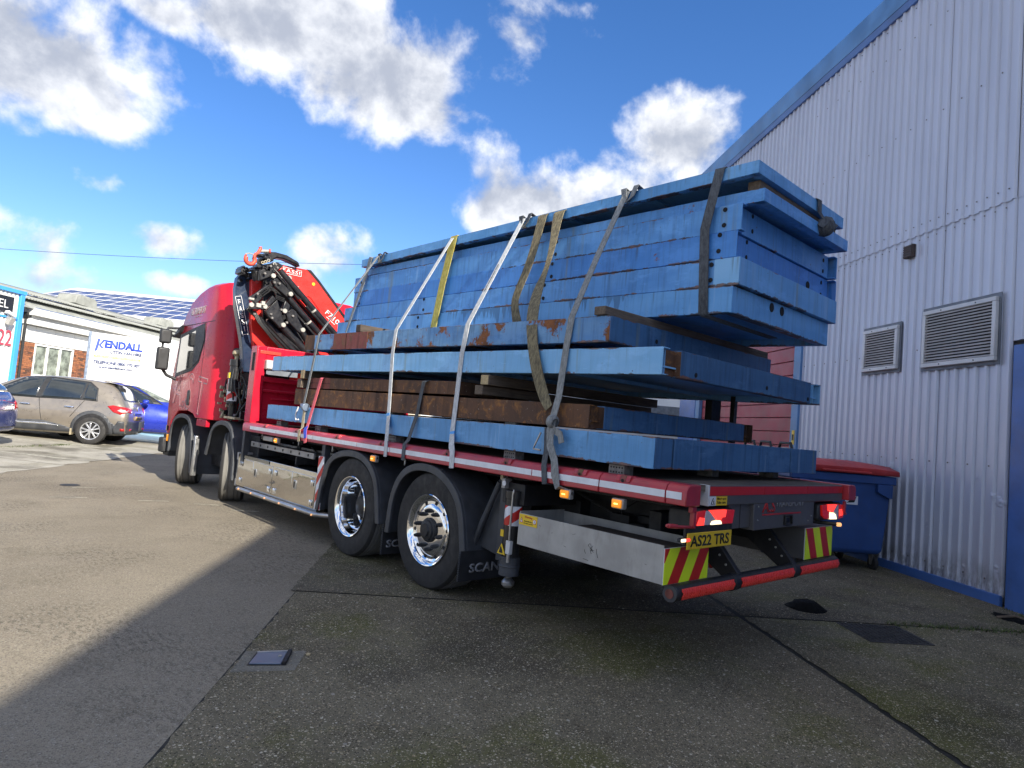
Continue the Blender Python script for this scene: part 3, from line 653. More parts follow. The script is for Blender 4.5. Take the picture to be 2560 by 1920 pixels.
# ------------------------------------------------------------------ wheelie bins by the wall
def wheelie_bin(label, d0, n1, rot=0.0, lid='bin_red', open_lid=0.02):
    q = dn(d0, n1); t = thing('wheelie_bin', label, 'bin', (q.x, q.y, 0), math.atan2(NV.y, NV.x) + rot, 'wheelie bins against the warehouse wall')
    # x along the face (0 at the wall end, negative away), y into depth, z up
    W, D, H = 1.34, .96, 1.20
    mb = MB(); lv = [(.20, .10, .09), (.24, .06, .05), (.80, .02, .02), (1.12, .0, .0), (1.20, -.0, .0)]
    V = []
    for z, ix, iy in lv: V += [(-W+ix, iy, z), (-ix, iy, z), (-ix, D-iy, z), (-W+ix, D-iy, z)]
    F = [(3, 2, 1, 0)] + [(k*4+i, k*4+(i+1) % 4, k*4+4+(i+1) % 4, k*4+4+i) for k in range(len(lv)-1) for i in range(4)]
    mb.add(V, F); mb.build('bin_body', 'bin_blue', t, .035, seg=3)
    rim = MB()
    for b in ((-W-.03, .03, -.035, .0), (-W-.03, .03, D, D+.035), (-W-.035, -W, 0, D), (0, .035, 0, D)): rim.box(b[0], b[1], b[2], b[3], 1.10, 1.205)
    rim.build('bin_rim', 'bin_blue', t, .012)
    for x in (-.20, -W+.10): MB().prism([(x-.03, 1.10), (x+.17, 1.10), (x+.17, .93), (x+.12, .93), (x-.03, 1.00)], 'y', -.055, .0).build('lifting_lug', 'bin_blue', t, .008)
    l = MB(); V = []
    for y, z in ((-.06, 1.215), (-.05, 1.27), (.15, 1.325), (D*.6, 1.345), (D+.02, 1.31), (D+.04, 1.215)): V += [(-W-.04, y, z-.0), (-W+.25, y, z+.02*(z > 1.25)), (-.25, y, z+.02*(z > 1.25)), (.05, y, z)]
    F = [(r*4+i, r*4+i+1, r*4+5+i, r*4+4+i) for r in range(5) for i in range(3)]
    l.add(V, F); lo = l.build('lid', lid, t); so_ = lo.modifiers.new('solid', 'SOLIDIFY'); so_.thickness = .02; so_.offset = -1
    MB().box(-W+.35, -.35, -.10, -.05, 1.22, 1.25).build('lid_handle', lid, t, .01)
    MB().box(-.62, -.45, .012, .016, .82, .97).build('sticker', 'retro_white', t)
    MB().prism([(-.60, .84), (-.53, .90), (-.57, .95), (-.50, .90), (-.47, .93), (-.50, .85)], 'y', .008, .012).build('sticker_symbol', 'ink', t)
    for x, y in ((-.12, .12), (-W+.12, .12), (-.12, D-.12), (-W+.12, D-.12)):
        c = MB().cyl((x-.022, y+.02, .09), (x+.022, y+.02, .09), .09, seg=20).build('castor', 'rubber', t, .012)
        MB().prism([(y-.03, .2), (y+.06, .2), (y+.035, .07), (y+.005, .07)], 'x', x-.04, x-.03).prism([(y-.03, .2), (y+.06, .2), (y+.035, .07), (y+.005, .07)], 'x', x+.03, x+.04).build('castor_fork', 'steel', c)
    return t
wheelie_bin('blue wheelie bin with red lid and white sticker right of the flatbed tail', 4.13, 4.30)
wheelie_bin('blue wheelie bin with black lid mostly hidden behind the flatbed tail', 5.36, 4.22, .02, 'black')
for i, dd in enumerate((5.13, 5.80, 6.41)):
    q = dn(dd, 3.4 + .05*i)
    t = thing('hand_trolley', ('hand trolley with dark hoop and grey back, rightmost of three by the red door', 'hand trolley with dark hoop and grey back, between two others by the red door', 'hand trolley with dark hoop and grey back, leftmost of three by the red door')[i], 'trolley', (q.x, q.y, 0), math.atan2(DV.y, DV.x)+PI, 'trolleys standing by the red door')
    MB().tube([(-.2, 0, .1), (-.2, 0, 1.42), (-.15, 0, 1.53), (.12, 0, 1.53), (.18, 0, 1.42), (.2, 0, .1)], .02, 8).build('hoop_frame', 'black', t)
    MB().box(-.17, .17, .01, .03, .2, 1.47).build('back_panel', 'galv', t)
    MB().box(-.2, .2, -.3, .0, .08, .10).build('toe_plate', 'black', t)
    for sx in (-.22, .22): MB().cyl((sx-.02, .06, .10), (sx+.02, .06, .10), .10, seg=18).build('wheel', 'rubber', t)

# ------------------------------------------------------------------ brick office row across the yard
PH = math.radians(46.0); BU = Vector((math.sin(PH), math.cos(PH), 0)); BN = Vector((math.cos(PH), -math.sin(PH), 0))
off_rot = math.atan2(BU.y, BU.x)     # local x along the facade to the right, local -y towards the yard
ofc = thing('office_building', 'low white fascia office with brick piers, frosted windows and weathered sheet roof', 'building', (-0.2565, 30.2958, 0.0), off_rot)
X1 = 16.0
MB().box(-.45, X1, .10, 8, .2, 4.1).build('core_wall', 'white_wall', ofc)
MB().box(-.45, .33, .03, .10, .2, 3.13).box(2.42, X1, .03, .10, .2, 3.13).box(.33, 2.42, .03, .10, .2, 1.80).build('mortar_bed', 'mortar', ofc)
bmesh_b = [MB().box(0, .213, 0, .04, 0, .064).mesh('brick', 0) for _ in range(3)]
for k, me in enumerate(bmesh_b): me.materials.append(MAT[('brick_a', 'brick_b', 'brick_c')[k]])
rb = random.Random(2)
for (x0, x1) in ((-.45, .33), (2.42, 3.44)):
    for row in range(26):
        x = x0 - (.112 if row % 2 else 0)
        while x < x1 - .05:
            if x >= x0 - .001 and x + .213 <= x1 + .02:
                link('brick', bmesh_b[rb.choice((0, 0, 1, 1, 2))], None, ofc, loc=(x, -.008 + rb.uniform(-.003, .003), 1.18 + row*.075))
            elif x < x0:
                o = link('brick', bmesh_b[rb.choice((0, 1, 2))], None, ofc, loc=(x0, -.008, 1.18 + row*.075)); o.scale = (.46, 1, 1)
            elif x + .213 > x1 and x1 - x > .09:
                o = link('brick', bmesh_b[rb.choice((0, 1, 2))], None, ofc, loc=(x, -.008, 1.18 + row*.075)); o.scale = ((x1-x)/.213, 1, 1)
            x += .224
for (a, b) in ((-.36, .27), (.285, 1.305), (1.32, 2.39), (2.405, 3.45), (3.465, 4.5), (4.515, 5.6), (5.615, 6.7)):
    MB().box(a, b, .0, .05, 3.15, 3.80).build('fascia_panel', 'white_wall', ofc, .004)
MB().box(-.45, X1, .05, .09, 3.13, 3.82).build('panel_backing', 'ink', ofc)
MB().box(-.42, X1, -.28, .10, 3.83, 4.06).build('soffit_band', 'white_wall', ofc, .01)
MB().box(-.42, X1, -.46, .10, 4.19, 4.47).build('fascia_board', 'white_wall', ofc, .01)
MB().box(-.40, X1, -.18, .10, 4.06, 4.19).build('soffit', 'white_wall', ofc)
MB().box(-.40, 4.6, -.47, -.43, 4.475, 4.492).build('fascia_edge', 'blue_trim', ofc)
wf = MB()
for (a, b, c, d) in ((.30, 2.45, 1.80, 1.88), (.30, 2.45, 3.05, 3.12), (.30, .37, 1.88, 3.05), (.96, 1.04, 1.88, 3.05), (1.66, 1.74, 1.88, 3.05), (2.36, 2.45, 1.88, 3.05)): wf.box(a, b, -.03, .06, c, d)
wfo = wf.build('window', 'white_wall', ofc, .006)
for a, b in ((.37, .96), (1.04, 1.66), (1.74, 2.36)): MB().box(a, b, .03, .045, 1.88, 3.05).build('pane', 'glass_pale', wfo)
# corrugated cement roof in lapped tiers
def corrugated(x0, x1, y0, z0, y1, z1, pitch=.15, amp=.022, name='roof_sheet', mat='asbestos', parent=None):
    n = int((x1-x0)/pitch*8); V = []; 
    for (y, z) in ((y0, z0), (y1, z1)):
        for i in range(n+1):
            x = x0 + (x1-x0)*i/n; V.append((x, y, z + amp*math.sin(2*PI*x/pitch)))
    F = [(i, i+1, n+2+i, n+1+i) for i in range(n)]
    mb = MB().add(V, F); o = mb.build(name, mat, parent, smooth=60); s = o.modifiers.new('solid', 'SOLIDIFY'); s.thickness = .018; return o
W0 = -3.6
def tier(y0, z0, y1, z1):
    x = W0
    while x < X1: corrugated(x, min(x+1.05, X1), y0, z0, y1, z1, parent=ofc); x += 1.05
MB().prism([(-.40, 4.44), (-.30, 4.50), (.35, 4.86), (.35, 4.40)], 'x', W0, X1).build('eaves_apron', 'asbestos', ofc)
tier(-.05, 4.85, 1.15, 5.16)
MB().prism([(.3, 4.85), (.75, 5.08), (.75, 4.8)], 'x', W0, X1).build('lap_void', 'dark_void', ofc)
tier(.72, 5.16, 4.6, 5.98)
for x in (5.7, 12.4):
    v = MB().prism([(x-.75, 5.55), (x-.62, 5.95), (x-.45, 6.02), (x+.55, 5.98), (x+.75, 5.88), (x+.80, 5.45)], 'y', 2.2, 3.2).build('ridge_cowl', 'asbestos', ofc, .03)
MB().tube([(-.41, -.10, 4.08), (-.41, -.10, .2)], .055, 10).build('drainpipe', 'black', ofc)
MB().prism([(-.52, 4.28), (-.24, 4.28), (-.32, 4.05), (-.47, 4.05)], 'y', -.22, -.02).build('rain_hopper', 'black', ofc, .006)

# ------------------------------------------------------------------ clad unit 22 at the far left
un = thing('clad_unit', 'white ribbed unit numbered 22 with bright blue edging and black sign', 'building', (-0.2565 - BU.x*.70, 30.2958 - BU.y*.70, 0.0), off_rot)
def ribs(x0, x1, z0, z1):
    p = []; x = x0
    while x < x1 - .01: p += [(x, -.50), (x+.085, -.50), (x+.11, -.545), (x+.165, -.545)]; x += .185
    p.append((x1, -.50)); return p
x = -4.2
while x < -.62:
    p = ribs(x, min(x+.925, -.62), 0, 1); mb = MB(); n = len(p)
    mb.add([(a, b, z) for z in (.2, 4.86) for a, b in p], [(i, i+1, n+i+1, n+i) for i in range(n-1)])
    mb.build('cladding_sheet', 'white_wall', un, smooth=0); x += .925
MB().box(-4.2, -.5, -.47, 5, .2, 4.86).build('unit_body', 'white_wall', un)
MB().box(-.63, -.44, -.60, -.46, .2, 4.84).build('corner_trim', 'sky_blue', un, .008)
MB().box(-4.2, -.40, -.62, -.46, 4.84, 4.98).build('top_trim', 'sky_blue', un, .008)
MB().box(-4.2, -.46, -.575, -.55, 3.86, 3.94).build('rail_trim', 'sky_blue', un, .004)
MB().box(-3.2, -.93, -.60, -.55, 4.07, 4.66).build('sign_panel', 'sign_black', un, .004)
text('sign_lettering', 'EL', (-1.37, -.601, 4.36), (1, 0, 0), (0, 0, 1), .42, .30, 'white_ink', un)
text('unit_number', '22', (-1.10, -.565, 3.12), (1, 0, 0), (0, 0, 1), .62, .58, 'digit_red', un, .02)
MB().box(-2.4, -1.42, -.60, -.55, 1.75, 2.22).build('notice_board', 'blue_ink', un, .004)
MB().box(-2.4, -1.40, -.59, -.55, 2.24, 2.42).build('notice_header', 'white_ink', un, .004)
MB().box(-2.3, -1.5, -.604, -.60, 1.98, 2.03).box(-2.3, -1.5, -.604, -.60, 1.86, 1.90).build('notice_lines', 'white_ink', un)
fl = thing('floodlight', 'white floodlight and camera bracket on the blue rail of unit 22', 'light', (-0.2565 + BU.x*-1.85 + BN.x*.66, 30.2958 + BU.y*-1.85 + BN.y*.66, 4.0), off_rot)
MB().prism([(-.16, .02), (.20, -.10), (.22, -.02), (-.10, .12)], 'y', -.10, .06).build('camera_body', 'white_ink', fl, .01)
MB().hexa([(-.12, -.12, -.42), (.10, -.12, -.42), (.12, .05, -.36), (-.10, .05, -.36), (-.10, -.2, -.14), (.12, -.2, -.14), (.12, -.02, -.10), (-.10, -.02, -.10)]).build('lamp_housing', 'galv', fl, .01)
MB().box(-.02, .02, -.02, .10, -.14, .02).build('bracket', 'steel', fl)

# ------------------------------------------------------------------ roof with solar panels far behind
su = math.radians(126.5); SU = Vector((math.sin(su), math.cos(su), 0)); TS = .30
sb = thing('solar_roof_building', 'distant building with pale roof carrying blue solar panels', 'building', (9.74, 46.48, 0), math.atan2(SU.y, SU.x))
# local x along the eaves, y up the slope
zr = lambda y: 6.76 + TS*y
MB().prism([(-7, 0), (-7, zr(-7)), (9.8, zr(9.8)), (16, zr(7)), (16, 0)], 'x', -12.6, 12).build('roof_body', 'roof_white', sb)
rs = []
for k in range(16):
    corrugated(-12.6 + k*1.55, -12.6 + k*1.55 + 1.55, 8.1, zr(8.1)+.03, 9.9, zr(9.9)+.03, .19, .02, 'roof_sheet', 'roof_white', sb)
def ps(u0, u1, v0, v1, h0, h1): return [(u0, v0, TS*v0+h0), (u1, v0, TS*v0+h0), (u1, v1, TS*v1+h0), (u0, v1, TS*v1+h0), (u0, v0, TS*v0+h1), (u1, v0, TS*v0+h1), (u1, v1, TS*v1+h1), (u0, v1, TS*v1+h1)]
pm = MB().hexa(ps(.06, 1.03, .04, 1.64, 0, .06))
pm = pm.mesh('solar_panel', 0); pc = MB()
for k in range(1, 6): pc.hexa(ps(.06, 1.03, .04+k*.267-.012, .04+k*.267+.012, .055, .066))
pc = pc.mesh('cell_bars', 0)
for i in range(22):
    for j in range(5):
        L = (-12.0 + i*1.10, -.6 + j*1.70, 6.80 + TS*(-.6+j*1.70)); o = link('solar_panel', pm, 'solar', sb, loc=L)
        link('cell_bars', pc, 'bluegrey', o)

for i in range(23): MB().hexa(ps(-.008, .012, -.6, 7.9, .05, .085)).build('panel_rail', 'roof_white', sb, smooth=0).location = (-12.0 + i*1.10 - .005, 0, 6.80)
for j in range(6): MB().hexa([(-12, 0, 0), (12.1, 0, 0), (12.1, .04, .012), (-12, .04, .012), (-12, 0, .08), (12.1, 0, .08), (12.1, .04, .092), (-12, .04, .092)]).build('panel_rail', 'roof_white', sb, smooth=0).location = (0, -.64+j*1.70, 6.80 + TS*(-.64+j*1.70))

# ------------------------------------------------------------------ far building seen through the load
fb = thing('far_unit', 'distant white and dark fronted unit glimpsed through the gap in the load', 'building', (17.3, 12.1, 0), math.radians(-36.5))
MB().box(-9, 5, 0, 8, 0, 3.9).build('wall', 'white_wall', fb)
MB().box(-9, 5, -.5, 0, 2.3, 2.62).build('canopy', 'flash', fb)
MB().box(-4, 1.0, -.06, 0, .1, 2.15).build('door', 'alu_slat', fb)
MB().box(-12.3, -11.3, -.06, .02, 0, 7.7).build('end_wall', 'blue_trim', wh)

# overhead cable
w = MB(); A, B = Vector((-13.0, 38.8, 6.15)), Vector((30, -0.3, 8.6)); A2 = Vector((-1.65, 28.45, 6.34)); B2 = Vector((8.40, 19.30, 6.90))
dirv = (B2-A2); pts = [A2 + dirv*t + Vector((0, 0, .35*(t-.5)**2 - .0875)) for t in lin(-1.2, 2.6, 40)]
w.tube(pts, .008, 6); tag(w.build('overhead_cable', 'wire'), 'thin dark overhead cable crossing the sky behind the crane', 'cable')

# ------------------------------------------------------------------ the flatbed lorry (x right, y forward, tail at y=0)
T = thing('flatbed_lorry', 'red four-axle flatbed lorry with folded crane behind its cab, loaded with blue steelwork', 'lorry', (1.275, 5.0, 0), worldspace=True)
CX = 1.275
# chassis
ch = MB()
for x in (.80, 1.67): ch.box(x, x+.09, .35, 10.4, .72, 1.0)
for y in (.5, 1.9, 3.2, 4.6, 6.2, 7.1, 8.8): ch.box(.5, 2.05, y, y+.10, .80, .95)
ch.box(.45, 2.1, .16, 6.9, 1.0, 1.145)
for y in lin(.3, 6.7, 10): ch.box(.155, 2.395, y, y+.07, 1.06, 1.148)
for y in (2.53, 3.90): ch.box(.45, 2.1, y-.08, y+.08, .40, .60).box(.85, 1.65, y-.16, y+.16, .36, .66)
for y in (7.86, 9.92): ch.box(.5, 2.05, y-.06, y+.06, .36, .48)
ch.build('chassis', 'chassis', T, .006)
un_ = MB(); rt = random.Random(4)
MB().box(.75, 1.8, 4.6, 6.6, .42, .75).build('gearbox', 'chassis', T, .03); MB().cyl((.62, 5.0, .62), (.62, 6.9, .62), .16, seg=20).build('air_tank', 'chassis', T, .01); MB().box(1.95, 2.45, 4.7, 7.0, .35, .95).build('fuel_tank', 'chassis', T, .03)
for x in (.95, 1.55): MB().cyl((x, .9, .70), (x, 1.5, .70), .13, seg=18).build('air_tank', 'chassis', T, .01)
MB().box(.25, .7, 6.95, 7.3, .5, 1.0).build('battery_box', 'chassis', T, .01); MB().box(.35, .62, 8.45, 9.2, .40, .98).build('catwalk_box', 'chassis', T, .01)
un_.box(.55, .72, 7.2, 9.4, .35, 1.1)
for i in range(26):
    y = rt.uniform(.3, 9.2); x = rt.uniform(.55, .8); un_.box(x, x+rt.uniform(.05, .15), y, y+rt.uniform(.06, .25), rt.uniform(.6, .75), rt.uniform(.8, 1.0))
for i in range(9):
    y = rt.uniform(.4, 6); x = rt.uniform(.4, .7); un_.tube([(x, y+t*rt.uniform(.6, 1.1), .92 + .08*math.sin(t*7+i)) for t in lin(0, 1, 6)], .012, 6)
un_.build('underbody', 'chassis', T, .006, kind='stuff')
# load bed
MB().box(.155, 2.395, .06, 6.75, 1.152, 1.19).build('load_deck', 'deck', T)
RP = [(0.0, 1.072), (-.004, 1.078), (-.004, 1.158), (.010, 1.182), (.032, 1.196), (.15, 1.196), (.15, 1.072)]
RPR = [(2.55-x, z) for x, z in RP]
for nm, pr in (('side_rail', RP), ('side_rail', RPR)):
    for a, b in ((0.0, .138), (.143, .648), (.654, 6.95)): MB().prism(pr, 'y', a, b).build(nm, 'red_rail', T, .006)
rr = random.Random(8)
for sx in (-.0075, 2.5545):
    y = .03
    for L in (.108, .50, .62, .95, .95, .62, 1.0, 1.0, .85):
        y2 = min(y+L, 6.93)
        MB().box(sx, sx+.003, y, y2-.004, 1.108, 1.150).build('reflective_tape', 'retro_white', T)
        y = y2 + (.006 if L > .11 else .008)
for y in (.46, .82, 1.56, 2.30, 3.35, 4.25, 5.25, 6.20):
    e = MB().prism([(-.0065, 1.163), (-.0065, 1.175), (.008, 1.1995), (.07, 1.1995), (.07, 1.163)], 'y', y-.021, y+.021).build('lashing_point', 'rust_red2', T)
    for c_, d_ in ((y-.055, y-.022), (y+.022, y+.055)): MB().prism([(-.007, 1.160), (-.007, 1.176), (.008, 1.201), (.07, 1.201), (.07, 1.160)], 'y', c_, d_).build('lashing_cheek', 'red_rail', e, .004)
    MB().cyl((-.0085, y, 1.168), (-.005, y, 1.168), .011, seg=12).cyl((-.004, y+.05, 1.03), (.0, y+.05, 1.03), .012, seg=8).build('lashing_hole', 'dark_void', e)
for y in (5.20, 4.36, 2.95, 6.30): MB().tube([(.02, y, 1.075), (.015, y-.012, 1.03), (.02, y, 1.01), (.025, y+.012, 1.03), (.02, y+.002, 1.075)], .006, 6).build('rope_hook', 'zinc', T)
# tail
MB().box(.305, 2.385, .045, .10, 1.066, 1.189).build('tail_board', 'tail_plate', T, .004)
MB().box(.295, .309, .035, .10, 1.064, 1.192).build('tail_corner', 'alu_frame', T, .002)
for a, b in ((.318, 1.02), (1.024, 1.70), (1.704, 2.375)): MB().box(a, b, .040, .0445, 1.128, 1.182).build('reflective_tape', 'retro_red', T)
MB().box(.62, .905, .075, .13, .905, 1.066).build('tail_panel', 'tail_plate', T, .003)
MB().box(.762, .766, .072, .076, .905, 1.066).build('panel_seam', 'chassis', T)
MB().prism([(.90, 1.066), (1.85, 1.066), (1.85, .892), (.905, .887)], 'y', .048, .14).build('tail_panel', 'tail_plate', T, .004)
MB().box(.3, 2.4, .13, .2, .95, 1.14).build('tail_crossmember', 'chassis', T)
text('tail_lettering', 'A.S', (1.115, .0475, 1.045), *REAR, .19, .085, 'red_ink', T, bold=.02, shear=.12)
text('tail_lettering', 'TRANSPORT', (1.44, .0475, 1.062), *REAR, .46, .050, 'grey_ink', T, bold=.015, shear=.12)
MB().box(1.02, 1.62, .044, .0475, .985, .995).build('tail_underline', 'red_ink', T)
hh = MB()
for b in ((1.345, 1.465, .905, .915), (1.345, 1.465, .968, .978), (1.345, 1.357, .915, .968), (1.453, 1.465, .915, .968)): hh.box(b[0], b[1], .030, .048, b[2], b[3])
hh.box(1.375, 1.435, .038, .046, .925, .958); hh.build('latch_handle', 'ink', T, .004)
rv = MB()
for x, z in ((.955, 1.047), (.955, .955), (1.80, .96), (1.75, .925)): rv.cyl((x, .047, z), (x, .042, z), .005, seg=8)
rv.build('rivets', 'zinc', T, kind='stuff')
MB().box(.315, .385, .036, .0425, 1.067, 1.123).build('warning_sticker', 'white_ink', T)
st = MB().box(.385, .52, .036, .0425, 1.067, 1.123).build('warning_sticker', 'plate_yellow', T)
text('sticker_lettering', 'Blind spot', (.452, .0355, 1.107), *REAR, .11, .016, 'ink', st, .0015)
text('sticker_lettering', 'Take care', (.449, .0355, 1.086), *REAR, .105, .016, 'ink', st, .0015)
tri = MB(); tri.prism([(.326, 1.075), (.374, 1.075), (.350, 1.115)], 'y', .033, .036); tri.build('sticker_triangle', 'ink', st)
MB().prism([(.333, 1.079), (.367, 1.079), (.350, 1.107)], 'y', .0315, .033).build('sticker_triangle_field', 'white_ink', st)
MB().box(.347, .353, .030, .0315, 1.081, 1.098).build('sticker_mark', 'ink', st)
# number plate
pl = MB().box(.082, .588, .028, .036, .815, .912).build('number_plate', 'plate_yellow', T, .006)
text('plate_lettering', 'AS22 TRS', (.335, .0275, .864), *REAR, .44, .066, 'ink', pl, .0015, bold=.02)
MB().box(.07, .60, .037, .05, .84, .95).build('plate_bracket', 'chassis', T)
# rear lamp clusters
def cluster(x0, x1, left):
    h = MB().box(x0, x1, .06, .24, .910, 1.045).build('rear_lamp', 'black', T, .02)
    s = lambda f: x0 + (x1-x0)*(f if left else 1-f)
    def lens(pts, mat, nm, d=.045):
        P = [(s(a), .914 + .127*b) for a, b in pts]
        MB().prism(P, 'y', d, .061).build(nm, mat, h, .003)
    lens([(.01, .10), (.22, .02), (.22, .60), (.25, .98), (.04, .92)], 'lamp_red', 'side_lens')
    lens([(.035, .25), (.20, .20), (.215, .62), (.10, .66)], 'lamp_red_lit', 'tail_lens', .040)
    lens([(.225, .02), (.40, .02), (.37, .32), (.40, .44), (.52, .46), (.33, .95), (.25, .95), (.235, .60)], 'lamp_clear', 'indicator_lens')
    lens([(.33, .03), (.62, .06), (.63, .36), (.60, .46), (.50, .47), (.38, .34)], 'lamp_white_lit', 'reverse_lens', .038)
    lens([(.34, .97), (.52, .47), (.60, .48), (.64, .60), (.72, .62), (.74, .98)], 'lamp_red_lit', 'brake_lens', .038)
    lens([(.635, .08), (.80, .10), (.93, .30), (.97, .94), (.745, .98), (.73, .60), (.65, .58)], 'lamp_red', 'fog_lens', .044)
    return h
cluster(.178, .655, True); cluster(1.98, 2.43, False)
MB().box(1.86, 2.02, .10, .25, .90, 1.06).build('lamp_recess', 'chassis', T)
mk = MB().box(.02, .11, .03, .06, .862, .885).build('end_marker_lamp', 'black', T, .006)
MB().box(.015, .06, .020, .031, .864, .884).build('marker_lens', 'lamp_white_lit', mk, .006); MB().box(.062, .105, .020, .031, .864, .884).build('marker_lens', 'lamp_red_lit', mk, .006)
mk = MB().tube([(2.17, .2, .88), (2.30, .05, .875)], .016, 8).build('end_marker_lamp', 'black', T); MB().cyl((2.285, .035, .876), (2.31, .02, .876), .016, seg=10).build('marker_lens', 'orange_dot', mk)
MB().box(.105, .150, .02, .05, 1.03, 1.065).box(.125, .150, .02, .05, .94, 1.04).tube([(.14, .035, .945), (-.02, .035, .955), (-.11, .05, .962)], .0095, 8).tube([(-.02, .035, .955), (-.10, .045, .9615)], .014, 8).build('rail_latch', 'red_rail', T, .003)
MB().box(2.41, 2.44, .03, .05, .96, 1.06).box(2.40, 2.46, .03, .05, .95, .965).build('rail_latch', 'red_rail', T, .003)
# underrun bar
ub = MB().cyl((.055, .10, .552), (2.43, .10, .552), .050, seg=24).build('underrun_bar', 'black', T, .01)
for a, b in ((.10, .70), (.80, 1.57), (1.69, 2.39)):
    r = MB(); n = int((b-a)/.012); V = []; 
    for i in range(n+1):
        x = a + (b-a)*i/n
        for k in range(9):
            t = -.62 + 1.24*k/8 ; rr_ = .0525 + (.0016 if (i + k//3) % 2 else 0)
            V.append((x + (.004 if k % 4 < 2 else -.002), .10 - rr_*math.cos(t), .552 + rr_*math.sin(t)))
    r.add(V, [(i*9+k, (i+1)*9+k, (i+1)*9+k+1, i*9+k+1) for i in range(n) for k in range(8)])
    o = r.build('bar_reflector', 'retro_red_bright', ub, smooth=0); o.modifiers.new('solid', 'SOLIDIFY').thickness = -.003
for x in (.76, 1.63): MB().cyl((x-.035, .10, .552), (x+.035, .10, .552), .056, seg=24).build('bar_clamp', 'black', ub, .006)
MB().cyl((.041, .10, .552), (.0455, .10, .552), .028, seg=20).build('end_reflector', 'rust_red', ub)
MB().cyl((.0455, .10, .552), (.0505, .10, .552), .048, seg=24).build('end_plug', 'guard', ub)
for x in (.80, 1.62):
    br = MB().prism([(.62, .98), (.42, .98), (.075, .60), (.075, .53), (.15, .53), (.35, .66), (.62, .84)], 'x', x, x+.05).build('bar_bracket', 'chassis', T, .006)
    bo = MB()
    for y, z in ((.22, .70), (.27, .75), (.17, .645)): bo.cyl((x-.006, y, z), (x, y, z), .008, seg=8)
    bo.build('bracket_bolts', 'zinc', br, kind='stuff')
MB().tube([(1.03, .42 + .018*math.sin(t*60), .60 + .18*t + .018*math.cos(t*60)) for t in lin(0, 1, 90)], .006, 5).build('coiled_hose', 'skin_hose', T)
MB().tube([(.95, .45, .86), (.99, .4, .68), (.92, .35, .58)], .016, 8).build('red_hose', 'red_ink', T)
# open aluminium tray on the left, chevrons on its end
for x0, x1, nm in ((-.002, .004, 'tray_side'), (.470, .476, 'tray_side')): MB().box(x0, x1, .128, 1.37, .602, .828).build(nm, 'galv', T, .001)
MB().box(.004, .47, 1.364, 1.37, .602, .84).box(.004, .47, .128, .134, .602, .80).box(.004, .47, .134, 1.364, .602, .608).build('tray_ends', 'galv', T)
cb = MB().box(-.002, .478, .120, .127, .600, .812).build('chevron_board', 'alu_frame', T, .001)
stripe_board(cb, (.0, .476, .602, .810), -.52, .098, 'y', .116, .120, ('lime', 'retro_red'), 'chevron_stripe', .03)
rs_ = random.Random(31)
for i in range(9):
    y = rs_.gauss(.66, .035); z = rs_.gauss(.69, .025); a = rs_.uniform(0, PI); L_ = rs_.uniform(.010, .028)
    MB().tube([(-.0022, y-L_*math.cos(a), z-L_*math.sin(a)), (-.0024, y+.004, z+.002), (-.0022, y+L_*math.cos(a), z+L_*math.sin(a))], .0016, 4).build('scuff', 'ink', T)
for i in range(5):
    y = rs_.uniform(.2, 1.15); z = rs_.uniform(.64, .80); L_ = rs_.uniform(.008, .03)
    MB().tube([(-.0022, y, z), (-.0022, y+L_, z-rs_.uniform(-.01, .01))], .0012, 4).build('scuff', 'ink', T)
ws = MB().box(-.0050, -.0025, 1.18, 1.362, .748, .823).build('warning_sticker', 'plate_yellow', T)
text('sticker_lettering', 'Warning', (-.0055, 1.268, .806), *LEFT, .075, .021, 'red_ink', ws, .001)
text('sticker_lettering', 'Do not walk close to', (-.0055, 1.268, .779), *LEFT, .085, .010, 'ink', ws, .001)
text('sticker_lettering', 'this vehicle at any time', (-.0055, 1.268, .763), *LEFT, .095, .010, 'ink', ws, .001)
MB().prism([(1.355, .765), (1.322, .765), (1.3385, .803)], 'x', -.0065, -.005).build('sticker_triangle', 'red_ink', ws)
MB().prism([(1.350, .769), (1.327, .769), (1.3385, .796)], 'x', -.0075, -.0065).build('sticker_triangle_field', 'white_ink', ws)
MB().box(-.0085, -.0075, 1.337, 1.340, .773, .789).build('sticker_mark', 'ink', ws)
MB().cyl((-.005, 1.205, .785), (-.0065, 1.205, .785), .017, seg=20).build('sticker_disc', 'red_ink', ws)
MB().cyl((-.0065, 1.205, .785), (-.0075, 1.205, .785), .014, seg=20).build('sticker_disc_field', 'white_ink', ws)
MB().box(-.0085, -.0075, 1.2035, 1.2065, .776, .794).build('sticker_mark', 'navy_ink', ws)
MB().box(1.90, 2.40, .128, 1.37, .605, .846).build('side_locker', 'tail_plate', T, .004)
cb = MB().box(1.895, 2.408, .120, .1275, .603, .848).build('chevron_board', 'alu_frame', T, .001)
stripe_board(cb, (1.898, 2.405, .606, .845), .42, .112, 'y', .116, .120, ('retro_red', 'lime'), 'chevron_stripe', .06)
# amber side lamps
for y in (.50, .95, 3.49, 5.83):
    l = MB().box(.008, .05, y-.047, y+.047, .985, 1.052).build('side_lamp', 'galv', T, .008)
    MB().box(-.006, .010, y-.037, y+.037, .993, 1.045).build('amber_lens', 'amber', l, .006)
    MB().box(-.009, -.005, y-.014, y+.014, 1.014, 1.022).build('lamp_glow', 'amber_core', l)
MB().box(.03, .12, 6.0, 6.3, .99, 1.05).build('control_box', 'galv', T, .008)
